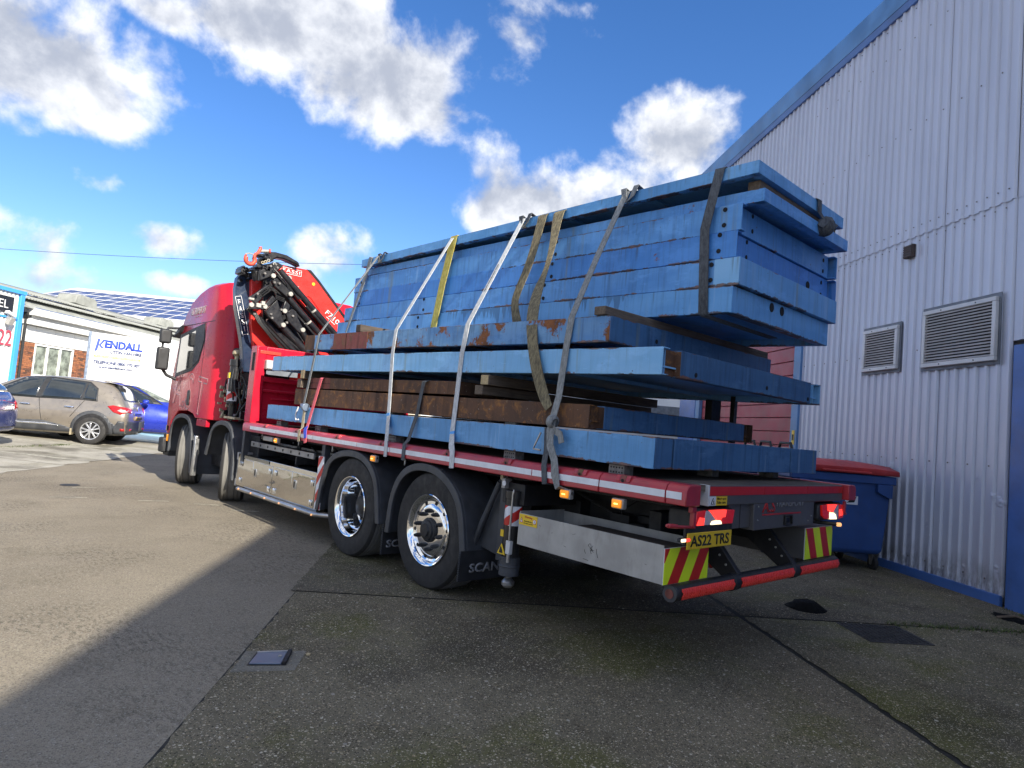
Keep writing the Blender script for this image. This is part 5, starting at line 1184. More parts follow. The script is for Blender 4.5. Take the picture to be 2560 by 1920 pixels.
for k, off_ in enumerate((0, .022, .044)):
    hs_.tube([(.10+off_, 7.14, 3.02-off_), (.20+off_, 7.11, 3.13-off_), (.27+off_, 7.10, 3.10-off_), (.33, 7.12, 3.02-off_), (.46, 7.14, 3.00-off_)], .010, 7)
    hs_.tube([(.26+off_, 7.14, 3.40-off_), (.34+off_, 7.12, 3.33-off_), (.42+off_, 7.16, 3.28-off_), (.52, 7.2, 3.22-off_), (.7+off_, 7.22, 3.05)], .010, 7)
    hs_.tube([(.05+off_, 7.2, 2.75), (.12+off_, 7.14, 2.6), (.34+off_, 7.16, 2.4), (.6+off_, 7.2, 2.2)], .010, 7)
hs_.tube([(.60, 7.40, 3.18), (.62, 7.35, 3.14), (.70, 7.33, 3.12), (.74, 7.38, 3.16)], .014, 7)
hs_.build('hose_run', 'skin_hose', cr)
poly('boom_tap', [(.60, 3.28), (.66, 3.30), (.70, 3.26), (.76, 3.27), (.74, 3.20), (.78, 3.17), (.72, 3.15), (.68, 3.19), (.63, 3.22)], 7.36, 7.42, 'galv', cr, .008)
poly('jib', [(.20, 3.66), (.33, 3.685), (.50, 3.68), (.68, 3.62), (.72, 3.55), (.62, 3.58), (.46, 3.61), (.35, 3.60), (.25, 3.52), (.14, 3.45), (.10, 3.52)], 7.30, 7.46, 'crane_black', cr, .02)
hd = MB(); 
for i in range(12):
    x = rk2.uniform(-.02, .22); z = rk2.uniform(3.34, 3.56); a = rk2.uniform(.03, .08); hd.box(x, x+a, 7.16, 7.34, z, z+a*.8)
for i in range(14):
    x = rk2.uniform(-.10, .06); z = rk2.uniform(3.26, 3.40); a = rk2.uniform(.02, .06); hd.box(x, x+a, 7.45, 7.7, z, z+a)
hd.build('jib_head', 'crane_black', cr, .008)
for x, z, m_ in ((.13, 3.47, 'brass'), (.17, 3.50, 'zinc'), (.26, 3.47, 'zinc'), (.09, 3.45, 'brass')): MB().lathe([(.012, 0), (.022, 0), (.022, .02), (.012, .02)], (x, 7.13, z), (0, 1, 0), 14).build('shackle_ring', m_, cr)
MB().cyl((.06, 7.25, 3.625), (.19, 7.20, 3.645), .024, seg=14).build('hook_pin', 'zinc', cr, .004); MB().cyl((.185, 7.2, 3.645), (.21, 7.19, 3.648), .034, seg=14).build('hook_pin_head', 'hook_orange', cr, .004)
hk = Vector((-.07, 7.18, 3.46)); P = []
for t in lin(-.15*PI, 1.25*PI, 18): P.append((hk.x - .062*math.cos(t)*1.0, hk.y, hk.z - .062*math.sin(t)))
hb_ = MB().tube(P, .030, 12).tube([P[0], (-.142, 7.18, 3.495), (-.128, 7.18, 3.512)], .020, 8).tube([(-.02, 7.18, 3.50), (-.01, 7.19, 3.545), (.04, 7.22, 3.585), (.075, 7.23, 3.66), (.065, 7.23, 3.685)], .024, 10).build('hook', 'hook_orange', cr, smooth=60)
MB().tube([(-.145, 7.18, 3.525), (-.09, 7.17, 3.545), (-.03, 7.18, 3.54)], .009, 6).build('hook_latch', 'zinc', hb_)

# ------------------------------------------------------------------ the load: blue fabricated steel frames
def frame(label, x0, x1, y0, y1, zr, zf, mat, inset=0.0, open_end=0.0, wall=.06, name='steel_frame', cat='steel frame', group='blue steel frames stacked on the lorry', plate=.5, front_mat=None, mid=None, rear_mat=None, gaps=None, rot=0.0):
    """zr=(bottom,top) at the tail end, zf at the cab end; the stack is not quite level"""
    c = Vector(((x0+x1)/2, (y0+y1)/2, zr[0]))
    t = thing(name, label, cat, tuple(c), 0, group, worldspace=True)
    def Z(y, k): f = (y-y0)/(y1-y0); b = zr[0]+(zf[0]-zr[0])*f; h = zr[1]+(zf[1]-zr[1])*f; return b+(h-b)*k
    def bx(a, b, c_, d, k0=0., k1=1.):
        return [(a, c_, Z(c_, k0)), (b, c_, Z(c_, k0)), (b, d, Z(d, k0)), (a, d, Z(d, k0)), (a, c_, Z(c_, k1)), (b, c_, Z(c_, k1)), (b, d, Z(d, k1)), (a, d, Z(d, k1))]
    def side(xa, s):    # channel with its web outside
        m = MB(); w = .008
        m.hexa(bx(min(xa, xa+s*w), max(xa, xa+s*w), y0, y1)); xi = xa+s*wall
        m.hexa(bx(min(xa+s*w, xi), max(xa+s*w, xi), y0, y1, .0, .05)); m.hexa(bx(min(xa+s*w, xi), max(xa+s*w, xi), y0, y1, .95, 1.))
        if not (inset or open_end): m.hexa(bx(min(xi-s*w, xi), max(xi-s*w, xi), y0+.004, y1-.004, .05, .95))
        else: m.hexa(bx(min(xi-s*w, xi), max(xi-s*w, xi), y0+max(inset, .002)+.03, y1-.05, .05, .95))
        return m
    sb = side(x0, 1)
    if mid: # the side beam is in two differently coloured lengths
        parts = []
        for (ya, yb, mm) in mid:
            m = MB(); m.hexa(bx(x0-.002, x0+.002, ya, yb, -.004, 1.004)); m.hexa(bx(x0, x0+wall+.003, ya, yb, .996, 1.006)); parts.append((m, mm))
    s1 = sb.build('side_beam', mat, t, .003)
    if mid:
        for m, mm in parts: m.build('beam_length', mm, s1, .0)
    side(x1, -1).build('side_beam', mat, t, .003)
    ye = y0 + inset
    if gaps:    # end closed by separate lengths with rusty gaps between them
        xs = [x0+.0] + gaps + [x1]
        for a, b in zip(xs, xs[1:]): MB().hexa(bx(a+.010, b-.010, ye-.003, ye+.012, .005, .995)).build('end_beam', rear_mat or mat, t, .003)
        MB().hexa(bx(x0+.01, x1-.01, ye+.012, ye+.03, .02, .98)).build('end_backing', 'rust', t)
    else:
        a = x0 + (wall if inset else open_end); b = x1 - (wall if inset else open_end)
        m = MB().hexa(bx(a+.001, b-.001, ye-(0.002 if not inset else 0), ye+.010, .004, .996)); m.hexa(bx(a, b, ye+.010, ye+.07, .0, .05)); m.hexa(bx(a, b, ye+.01, ye+.07, .95, 1.))
        m.build('end_beam', rear_mat or mat, t, .003)
        if open_end:
            MB().hexa(bx(x0+.009, x0+open_end, ye+.05, ye+.06, .03, .97)).hexa(bx(x0+open_end-.004, x0+open_end, ye, ye+.05, .05, .95)).build('beam_end', 'rust', t)
    MB().hexa(bx(x0+.008, x1-.008, y1-.012, y1-.002, .03, .97)).build('end_beam', front_mat or mat, t, .003)
    MB().hexa(bx(x0+.01, x1-.01, y0+inset+.03, y1-.02, plate, plate+.06)).build('deck_plate', mat, t)
    if plate > .25:
        for k in range(5):
            y = y0 + (y1-y0)*(k+1)/6; MB().hexa(bx(x0+.02, x1-.02, y, y+.05, .12, plate-.005)).build('cross_member', mat, t)
    def mark(o):
        if o.type == 'MESH' and 'h' not in o.data.attributes:
            at = o.data.attributes.new('h', 'FLOAT', 'POINT')
            for i, v in enumerate(o.data.vertices):
                y = v.co.y; at.data[i].value = (v.co.z - Z(y, 0)) / max(1e-4, Z(y, 1) - Z(y, 0))
        for c_ in o.children: mark(c_)
    for c_ in t.children: mark(c_)
    return t, Z
def disc_side(t, x, pts, r=.016):
    m = MB().cyl((0, 0, 0), (-.004, 0, 0), r, seg=14).mesh('bolt_hole', 0); m.materials.append(MAT['dark_void'])
    for (y, z) in pts: o = link('bolt_hole', m, None, t); o.location = Vector((x-.0005, y, z)) - OFF[t.name]
def disc_end(t, y, pts, rx=.016, rz=.016, nm='bolt_hole'):
    m = MB().cyl((0, 0, 0), (0, -.004, 0), 1, seg=16).mesh(nm, 0); m.materials.append(MAT['dark_void'])
    for v in m.vertices: v.co.x *= rx; v.co.z *= rz
    for (x, z) in pts: o = link(nm, m, None, t); o.location = Vector((x, y-.0005, z)) - OFF[t.name]
B = BLUE
fA, _ = frame('blue steel frame lying topmost on the load, strap knotted at its rear edge', .61, 2.02, .01, 5.23, (3.246, 3.334), (3.262, 3.355), B['top'], plate=.35)
fB, _ = frame('thin blue steel frame with rusty corner, second from the top of the load', .68, 2.09, -.005, 5.24, (3.075, 3.163), (3.165, 3.250), B['mid'], plate=.35)
fC, Zc = frame('blue steel frame with open channel ends and bolt holes, third from the top', .628, 2.22, .118, 5.385, (2.888, 3.072), (2.950, 3.140), B['mid'], inset=.05, plate=.35)
fD, Zd = frame('deep blue steel frame with open channel ends and an oval hole, fourth from the top', .616, 2.268, .135, 5.35, (2.702, 2.884), (2.768, 2.946), B['deep'], inset=.05, plate=.35)
fE, Ze = frame('blue steel frame with rust stained pale corner, fifth from the top', .606, 2.19, .096, 5.54, (2.508, 2.694), (2.592, 2.764), B['mid'], plate=.35, mid=[(.10, .285, B['pale'])], rear_mat=B['top'])
fF, Zf = frame('blue steel frame with drips and twin oval holes, lowest of the upper stack', .596, 2.145, .136, 5.68, (2.319, 2.504), (2.425, 2.588), B['drip'], plate=.30, rear_mat=B['top'])
disc_side(fC, .628, [(.244, 3.045), (.246, 2.937), (1.841, 3.066), (1.843, 2.958), (5.22, 3.07), (5.22, 2.99)])
disc_side(fD, .616, [(.265, 2.868), (.268, 2.757), (1.861, 2.873), (1.861, 2.762), (3.488, 2.87), (3.479, 2.775), (5.2, 2.90), (5.2, 2.80)])
disc_side(fE, .604, [(.307, 2.664), (.308, 2.557), (1.925, 2.69), (1.928, 2.575), (3.764, 2.726), (3.757, 2.612)])
disc_side(fF, .596, [(1.98, 2.395), (3.83, 2.53), (3.827, 2.43)])
disc_end(fC, .168, [(.862, 3.05), (.868, 2.945), (2.06, 3.02), (2.06, 2.93)], .012)
disc_end(fD, .185, [(.834, 2.862), (.837, 2.755), (2.08, 2.84), (2.08, 2.74)], .012); disc_end(fD, .185, [(1.83, 2.765)], .030, .032, 'oval_hole')
disc_end(fF, .134, [(1.15, 2.455), (1.31, 2.455)], .030, .034, 'oval_hole')
MB().box(.612, 2.0, .03, .16, 3.165, 3.245)
def timber(label, x0, x1, y0, y1, z0, z1, mat='wood', cat='timber', group='timber bearers between the frames', name='timber_bearer', skew=0.0):
    m = MB().hexa([(x0, y0, z0), (x1, y0+skew, z0), (x1, y1+skew, z0), (x0, y1, z0), (x0, y0, z1), (x1, y0+skew, z1), (x1, y1+skew, z1), (x0, y1, z1)])
    pale = mat == 'wood_pale'
    o = tag(m.build(name, 'wood' if pale else mat, None, .006), label, cat, group)
    if pale: MB().box(x0-.004, x0-.001, y0+.004, y1-.004, z0+.004, z1-.004).build('sawn_end', 'wood_pale', o)
    return o
timber('brown timber bearer under the topmost frame at the tail', .72, 1.98, .05, .14, 3.166, 3.243, 'wood')
timber('timber bearer wedged under the topmost frame at the cab end', .72, 1.98, 4.9, 5.0, 3.253, 3.258, 'wood_dark') if False else None
fG, Zg = frame('blue steel frame scabbed with rust and red oxide, directly under the upper stack', .085, 2.40, .73, 5.46, (2.070, 2.250), (2.148, 2.325), B['worn'], name='rusty_frame', cat='steel frame', plate=.3, mid=[(4.42, 4.72, 'rust_red'), (3.97, 4.43, 'rust_red2'), (.735, 1.0, B['worn']), (5.2, 5.455, 'rust')], rear_mat=B['rear_shade'])
disc_end(fG, .728, [(.62, 2.15)], .014)
timber('long grey timber bearer sticking out on top of the rusty frame', .06, 2.40, .76, .86, 2.256, 2.316, 'wood', skew=.0)
timber('grey timber bearer hidden between the rusty frame and the upper stack near the cab', .12, 2.38, 4.2, 4.3, 2.318, 2.398, 'wood_dark')
fH, Zh = frame('long pale blue steel frame with rusty open end, beneath the rusty frame', .08, 2.43, .285, 6.36, (1.847, 2.023), (1.903, 2.088), B['pale'], open_end=.20, plate=.3, wall=.075, rear_mat=B['rear_shade'])
disc_end(fH, .283, [(.46, 1.885), (1.45, 1.90), (2.18, 1.88)], .014)
for (a, b, z0, z1, m_, lb, sk) in ((1.93, 2.03, 1.762, 1.845, 'wood_pale', 'fresh sawn timber bearer, upper of a pair under the pale blue frame', 0), (2.0, 2.1, 1.682, 1.758, 'wood', 'weathered timber bearer, lower of a pair under the pale blue frame', 0),
    (5.36, 5.45, 1.800, 1.905, 'wood_pale', 'cut timber block with pale end under the pale blue frame by the headboard', 0), (5.42, 5.53, 1.690, 1.798, 'wood', 'brown timber block on the long rusty beam by the headboard', 0)):
    timber(lb, .07, 2.40, a, b, z0, z1, m_)
fI1, _ = frame('short brown rusty beam with red oxide end, upper of the two rusty beams', .11, .95, 2.36, 5.24, (1.676, 1.792), (1.690, 1.812), 'rust', name='rusty_beam', cat='steel beam', group='brown rusty beams', wall=.05, plate=.4, mid=[(4.75, 5.24, 'rust_red')])
MB().hexa([(.1045, 4.75, 1.745), (.108, 4.75, 1.745), (.108, 5.23, 1.752), (.1045, 5.23, 1.752), (.1045, 4.75, 1.749), (.108, 4.75, 1.749), (.108, 5.23, 1.756), (.1045, 5.23, 1.756)]).build('beam_seam', 'dark_void', fI1)
fI2, Zi = frame('long brown rusty frame with blue tail end, lower of the two rusty beams', .085, 2.38, .855, 5.59, (1.476, 1.640), (1.486, 1.678), 'rust', name='rusty_frame', cat='steel frame', group='brown rusty beams', open_end=.16, plate=.3, rear_mat=B['rear_shade'])
fJ, Zj = frame('light blue steel frame with rusty gaps in its end, lowest on the load bed', .08, 2.46, .30, 6.37, (1.258, 1.458), (1.272, 1.458), B['low'], plate=.35, gaps=[.285, 1.96], rear_mat=B['rear_shade'])
# bearers and blocks on the bed
for (x, y, lb) in ((.12, .55, 'grey perforated packing block under the lowest blue frame, nearest the tail'), (.12, 1.60, 'grey perforated packing block under the lowest blue frame by the knotted strap'), (.12, 3.3, 'grey perforated packing block under the lowest blue frame at mid bed'), (.12, 4.9, 'grey perforated packing block under the lowest blue frame by the red strap'), (.12, 6.0, 'grey perforated packing block under the lowest blue frame by the headboard'),
    (1.2, .55, 'grey packing block under the middle of the lowest blue frame at the tail'), (2.2, .55, 'grey packing block under the lowest blue frame at its far tail corner')):
    t = tag(MB().box(x, x+.10, y, y+.13, 1.1905, 1.2565).build('packing_block', 'rubber_block', None, .004), lb, 'packing block', 'grey packing blocks under the lowest frame')
    if x == .12:
        hd_ = MB()
        for i in range(5):
            for j in range(2): hd_.cyl((x-.0015, y+.017+i*.023, 1.207+j*.03), (x+.001, y+.017+i*.023, 1.207+j*.03), .006, seg=8)
        hd_.build('perforations', 'dark_void', t, kind='stuff')
for y, lb in ((1.62, 'grey packing block on top of the lowest blue frame by the knotted strap'), (3.4, 'grey packing block on top of the lowest blue frame at mid bed')):
    t = tag(MB().box(.12, .25, y, y+.13, 1.4605, 1.4855).build('packing_block', 'rubber_block', None, .004), lb, 'packing block', 'grey packing blocks on the lowest frame')
tag(MB().hexa([(2.345, 1.03, 1.46), (2.40, 1.03, 1.46), (2.40, 1.075, 1.46), (2.345, 1.075, 1.46), (2.345, 1.03, 1.90), (2.40, 1.03, 1.90), (2.40, 1.075, 1.90), (2.345, 1.075, 1.90)]).build('stake_post', 'ink', None, .003), 'black steel stake standing between the frames on the far side', 'post')
tag(MB().box(2.10, 2.26, 1.12, 1.19, 1.645, 1.845).build('packing_post', 'ink', None, .003), 'dark packing post between the frames beside the black stake', 'post')
timber('thin dark strip added to block light in the gap between the two lowest frames', 1.0, 1.15, 2.2, 5.5, 1.4605, 1.4765, 'wood_dark')  # added strip, keeps sunlit parts beyond from showing through the gap
# things in the tray
timber('oily timber baulk lying in the aluminium tray under the tail', .20, .36, .16, .98, .700, .795, 'wood_dark', 'timber', 'timbers in the tray', 'timber_baulk', 0)
timber('narrow brown timber batten lying in the aluminium tray', .10, .18, .35, 1.15, .690, .750, 'wood', 'timber', 'timbers in the tray', 'timber_batten', 0)
timber('hidden timber packing on the tray floor', .08, .42, .2, 1.2, .609, .690, 'wood_dark', 'timber', 'timbers in the tray', 'timber_packing', 0)

# ladder stowed under the bed
ld = thing('ladder', 'aluminium ladder stowed flat above the polished locker', 'ladder', (.4, 6.1, .86), worldspace=True)
for x in (.20, .52):
    r = MB().box(x, x+.028, 5.16, 7.12, .855, .925).build('ladder_rail', 'galv', ld, .004)
rm_ = MB().cyl((-.008, 0, 0), (.34, 0, 0), .0155, seg=12).mesh('rung', 30)
for i in range(8): o = link('rung', rm_, 'steel', ld); o.location = Vector((.205, 5.30+i*.245, .89)) - OFF[ld.name]
for i in range(8): o = link('rung_end', MB().cyl((0, 0, 0), (-.004, 0, 0), .017, seg=12).mesh('rung_end', 0), 'ink', ld); o.location = Vector((.1995, 5.30+i*.245, .89)) - OFF[ld.name]
for y_ in (5.5, 6.7): MB().box(.15, .6, y_, y_+.03, .76, .853).build('ladder_rack', 'chassis', T)

# ------------------------------------------------------------------ straps
WY = Vector((0, 1, 0))
def dense(path, n=6, sag=0.0):
    out = []
    for a, b in zip(path, path[1:]):
        a, b = Vector(a), Vector(b)
        for k in range(n): out.append(a.lerp(b, k/n))
    out.append(Vector(path[-1])); return out
def strap(label, path, w, mat, group='load straps over the stack', over=True, name='load_strap', wd=WY, n=1, smooth=0):
    t = thing(name, label, 'strap', tuple(path[0]), worldspace=True, group=group)
    p = [Vector(q) for q in path]
    for _ in range(smooth):
        q = [p[0]]
        for a, b in zip(p, p[1:]): q += [a.lerp(b, .25), a.lerp(b, .75)]
        q.append(p[-1]); p = q
        if isinstance(w, list):
            v = [w[0]]
            for a, b in zip(w, w[1:]): v += [a*.75+b*.25, a*.25+b*.75]
            w = v + [w[-1]]
    MB().ribbon(p, w, .005, wd).build('webbing', mat, t, 0, smooth=50)
    return t
top = lambda y, z=3.345: [(2.03, y+.02, z-.10), (2.02, y+.02, z+.008), (.61, y, z+.002)]
s1 = strap('slim grey ratchet strap nearest the cab', top(4.80, 3.355)+[(.595, 4.81, 3.345), (.078, 5.09, 2.322), (.074, 5.12, 2.14), (.07, 5.28, 1.50)], .045, 'web_grey')
s1c = strap('cream coloured strap tail from the ratchet down to the rail', [(.065, 5.26, 1.48), (.055, 5.22, 1.42), (.03, 5.17, 1.22), (-.016, 5.145, 1.19), (-.018, 5.13, 1.06)], .055, 'web_cream')
rt_ = thing('ratchet', 'greenish steel ratchet buckle on the slim strap nearest the cab', 'ratchet', (.05, 5.25, 1.45), worldspace=True)
MB().box(.045, .062, 5.20, 5.33, 1.455, 1.50).build('ratchet_frame', 'bluegrey', rt_, .006)
MB().cyl((.06, 5.16, 1.475), (.06, 5.30, 1.475), .028, seg=14).cyl((.04, 5.15, 1.46), (.04, 5.19, 1.46), .045, seg=16).build('ratchet_spool', 'bluegrey', rt_, .004)
MB().tube([(.035, 5.34, 1.46), (.02, 5.37, 1.36), (.02, 5.34, 1.30), (.03, 5.30, 1.31)], .009, 7).build('ratchet_handle', 'alu_frame', rt_)
strap('loose grey strap tail hanging from the topmost frame near the cab', [(.70, 4.98, 3.362), (.602, 5.0, 3.355), (.598, 5.08, 3.12), (.575, 5.25, 2.72), (.575, 5.40, 2.44)], [.10, .10, .07, .05, .03], 'web_grey')
s2 = strap('pale strap between the yellow strap and the cab', top(3.33)+[(.598, 3.34, 3.330), (.078, 3.41, 2.29), (.074, 3.43, 2.07), (.072, 3.39, 1.46), (.02, 3.30, 1.27), (-.012, 3.25, 1.20), (-.014, 3.24, 1.06)], .052, 'web_pale')
MB().ribbon([(.070, 3.395, 1.47), (.066, 3.38, 1.40), (.062, 3.365, 1.34)], .054, .007, WY).build('blue_sleeve', 'sky_blue', s2)
strap('yellow strap hanging from the top of the stack', [(.75, 3.32, 3.352), (.60, 3.31, 3.350), (.596, 3.32, 3.30), (.575, 3.41, 2.85), (.57, 3.50, 2.36)], [.11, .11, .11, .105, .10], 'web_yellow')
s4 = strap('pale printed strap between the yellow strap and the brown sling', top(2.26)+[(.598, 2.27, 3.335), (.078, 2.28, 2.28), (.074, 2.32, 2.02), (.07, 2.35, 1.35), (.02, 2.28, 1.24), (-.012, 2.22, 1.20), (-.014, 2.21, 1.06)], .058, 'web_pale')
MB().ribbon([(.068, 2.35, 1.36), (.062, 2.34, 1.31), (.056, 2.33, 1.28)], .06, .007, WY).build('blue_sleeve', 'sky_blue', s4)
a_, b_ = Vector((.598, 2.27, 3.335)), Vector((.078, 2.28, 2.28)); ax = (b_-a_).normalized()
text('strap_lettering', 'DAN International Cargo', a_.lerp(b_, .58) + Vector((-.006, 0, .004)), ax, (0, 1, 0), .30, .022, 'ink', s4, .001)
strap('dirty yellow sling limb hanging behind the rusty frame, left one of two', [(.9, 2.03, 3.352), (.60, 2.01, 3.352), (.575, 2.0, 3.27), (.50, 2.02, 2.88), (.46, 2.12, 2.60), (.455, 2.13, 2.5), (.47, 2.09, 2.34)], [.12, .12, .10, .10, .09, .09, .11], 'web_brown', 'brown lifting sling', name='lifting_sling', smooth=2)
strap('dirty yellow sling limb twisting down to the knot, right one of two', [(.9, 1.82, 3.352), (.60, 1.80, 3.352), (.56, 1.79, 3.24), (.45, 1.71, 2.96), (.35, 1.66, 2.74), (.22, 1.61, 2.53), (.10, 1.52, 2.30), (.06, 1.45, 2.09), (.05, 1.37, 1.88), (.05, 1.28, 1.70), (.04, 1.20, 1.60)], [.13, .13, .11, .07, .045, .11, .12, .10, .11, .10, .07], 'web_brown', 'brown lifting sling', name='lifting_sling', smooth=2)
s7 = strap('grey strap knotted above the rail at the middle of the tail half', top(1.08)+[(.598, 1.09, 3.335), (.35, 1.12, 2.78), (.076, 1.08, 2.26), (.070, 1.10, 2.08), (.05, 1.12, 1.68), (.03, 1.14, 1.54)], .06, 'web_grey')
MB().ribbon([(.02, 1.13, 1.52), (.012, 1.14, 1.44), (.0, 1.12, 1.34), (-.018, 1.05, 1.24), (-.02, 1.03, 1.14), (-.018, 1.0, 1.055), (.04, .96, 1.05)], [.06, .07, .06, .06, .07, .06, .05], .006, WY).build('strap_tail', 'web_grey', s7, smooth=50)
MB().ribbon([(.03, 1.19, 1.46), (.02, 1.17, 1.30), (-.014, 1.15, 1.19), (-.014, 1.13, 1.065), (.05, 1.12, 1.06)], .05, .005, WY).build('strap_tail', 'web_dark', s7, smooth=50)
MB().ribbon([(.04, 1.19, 1.48), (.015, 1.13, 1.455), (.02, 1.05, 1.42), (.02, 1.03, 1.36)], [.05, .055, .05, .05], .006, (0, .3, 1)).build('loose_end', 'web_grey', s7, smooth=50)
MB().lathe([(.028, -.03), (.046, -.02), (.050, 0), (.046, .02), (.028, .03)], (.018, 1.13, 1.505), (.1, 1, .25), 14).build('knot', 'web_grey', s7, smooth=60)
MB().tube([(.0, 1.22, 1.42), (-.01, 1.26, 1.33), (-.012, 1.27, 1.30), (-.01, 1.20, 1.295)], .007, 6).build('tension_hook', 'steel', s7)
for yy, nm, lb in ((1.02, 'top_loop', 'grey'), (2.20, 'top_loop', 'grey'), (4.70, 'top_loop', 'grey')):
    p = {1.02: s7, 2.20: s4, 4.70: s1}[yy]
    MB().ribbon([(.68, yy+.09, 3.345), (.60, yy+.10, 3.372), (.585, yy+.08, 3.30), (.585, yy+.04, 3.25), (.585, yy, 3.30), (.60, yy-.02, 3.375), (.70, yy-.02, 3.352)], .055, .006, (.25, 1, .1)).build(nm, 'web_dark' if yy > 2 else 'web_grey', p, smooth=60)
s8 = strap('broad charcoal strap near the tail around the upper stack', [(1.6, .29, 3.343), (.61, .28, 3.341), (.596, .285, 3.33), (.590, .37, 2.92), (.589, .36, 2.70), (.588, .34, 2.33), (.61, .33, 2.31), (1.6, .33, 2.308)], .072, 'web_dark')
s9 = strap('red ratchet strap from the rusty beam down to the rail near the cab', [(.5, 4.92, 1.815), (.10, 4.915, 1.815), (.076, 4.91, 1.80), (.03, 5.05, 1.23), (-.014, 4.99, 1.19), (-.016, 4.96, 1.055)], .058, 'web_red')
MB().ribbon([(.015, 5.045, 1.235), (-.018, 4.985, 1.19), (-.020, 4.965, 1.11)], .060, .004, WY).build('printed_label', 'blue_ink', s9)
s10 = strap('slim charcoal strap from the rusty beam over the rail at mid length', [(.5, 2.83, 1.797), (.11, 2.84, 1.797), (.074, 2.85, 1.78), (.07, 2.90, 1.49), (.02, 2.93, 1.24), (-.012, 2.94, 1.20), (-.014, 2.94, 1.055)], .05, 'web_dark')
s11 = strap('charcoal strap knotted round the top two frames at the tail', [(1.53, .30, 3.342), (1.53, .01, 3.341), (1.53, -.006, 3.335), (1.535, -.008, 3.24), (1.56, -.03, 3.19)], .06, 'web_dark', wd=Vector((1, 0, 0)))
MB().lathe([(.0, -.06), (.045, -.055), (.068, -.03), (.072, 0), (.066, .03), (.04, .055), (0, .06)], (1.58, -.03, 3.135), (1, .2, .5), 16).build('knot', 'web_dark', s11, smooth=60)
MB().ribbon([(1.50, -.03, 3.12), (1.53, -.07, 3.18), (1.60, -.08, 3.19), (1.67, -.06, 3.14)], .05, .006, (0, .6, 1)).ribbon([(1.60, -.06, 3.12), (1.66, -.08, 3.17), (1.69, -.05, 3.20), (1.71, -.02, 3.22)], .04, .006, (0, .6, 1)).build('knot_loop', 'web_dark', s11, smooth=60)

# ------------------------------------------------------------------ covers, hatch and bits on the ground
def plate_poly(name, pts, z0, z1, mat, label, cat):
    return tag(MB().prism(pts, 'z', z0, z1).build(name, mat, None, .003), label, cat)
mh = plate_poly('manhole_cover', [(2.66, .145), (3.10, -.195), (2.78, -.56), (2.345, -.235)], .008, .016, 'iron', 'dark cast iron manhole cover set in the concrete near the blue footed wall', 'manhole cover')
u = Vector((.44, -.34, 0)); v = Vector((-.32, -.365, 0)); o0 = Vector((2.66, .145, 0)); st_ = MB().box(-.012, .012, -.012, .012, 0, .004).mesh('raised_stud', 0)
for i in range(12):
    for j in range(11):
        q = o0 + u*((i+.7)/12.6) + v*((j+.7)/11.6); o = link('raised_stud', st_, 'iron', mh, loc=(q.x, q.y, .016)); o.rotation_euler = (0, 0, math.atan2(u.y, u.x) + (.785 if (i+j) % 2 else 0))
sur = MB().prism([(-1.74, 1.76), (-1.44, 1.60), (-1.62, 1.36), (-1.92, 1.50)], 'z', .004, .0125).build('hatch_surround', 'hatch_pale', None, smooth=0, kind='structure')
hc = thing('access_hatch', 'small blue grey metal access hatch in a pale concrete patch', 'hatch', (-1.665, 1.583, .0125), worldspace=True)
MB().prism([(-1.70, 1.705), (-1.515, 1.628), (-1.635, 1.445), (-1.815, 1.545)], 'z', .0125, .016).build('hatch_frame', 'ink', hc)
MB().prism([(-1.692, 1.690), (-1.545, 1.628), (-1.655, 1.462), (-1.802, 1.545)], 'z', .015, .023).build('hatch_lid', 'bluegrey', hc, .002)
MB().hexa([(-1.54, 1.628, .016), (-1.520, 1.622, .016), (-1.632, 1.450, .016), (-1.652, 1.458, .016), (-1.54, 1.628, .032), (-1.520, 1.622, .032), (-1.632, 1.450, .032), (-1.652, 1.458, .032)]).build('hatch_hinge', 'chassis', hc)
MB().cyl((-1.62, 1.56, .023), (-1.62, 1.56, .030), .010, seg=10).build('hatch_lock', 'zinc', hc)
MB().hexa([(-1.70, 1.690, .018), (-1.545, 1.628, .018), (-1.550, 1.614, .018), (-1.704, 1.676, .018), (-1.70, 1.69, .026), (-1.545, 1.628, .026), (-1.55, 1.614, .026), (-1.704, 1.676, .026)]).build('hatch_edge', 'galv', hc)
rc_ = random.Random(9); cn = MB(); V = []; rings = [(0.18, .010), (.165, .02), (.12, .055), (.085, .075), (.06, .078)]
for r, z in rings: V += [(2.90+.0+r*rc_.uniform(.92, 1.08)*math.cos(2*PI*k/18)*1.0, .50+r*rc_.uniform(.92, 1.08)*math.sin(2*PI*k/18), z+rc_.uniform(-.004, .004)) for k in range(18)]
cn.add(V, [(j*18+k, j*18+(k+1) % 18, (j+1)*18+(k+1) % 18, (j+1)*18+k) for j in range(4) for k in range(18)] + [tuple(4*18+k for k in range(18))])
tag(cn.build('rubber_base', 'soot', None, smooth=40), 'squat black rubber post base lying on the dark concrete', 'post base')
pd = MB(); V = []
for k in range(26): a = 2*PI*k/26; r = rc_.uniform(.15, .26); V.append((4.62 + 1.1*r*math.cos(a)*DV.x - .6*r*math.sin(a)*NV.x, -.72 + 1.1*r*math.cos(a)*DV.y - .6*r*math.sin(a)*NV.y, .011))
V.append((4.62, -.72, .045)); pd.add(V, [(k, (k+1) % 26, 26) for k in range(26)])
tag(pd.build('debris_pile', 'soot', None, smooth=60), 'small dark heap of wet debris at the foot of the wall', 'debris')
tag(MB().tube([(4.50, -.62, .02), (4.60, -.75, .05), (4.68, -.84, .015)], .012, 6).build('stick', 'wood', None), 'bent brown stick lying on the debris by the wall', 'stick')
dr = tag(MB().cyl((-1.49, 9.58, .002), (-1.49, 9.58, .006), .13, seg=28).build('drain_cover', 'iron', None, .003), 'round dark drain cover in the sunlit asphalt', 'drain cover')
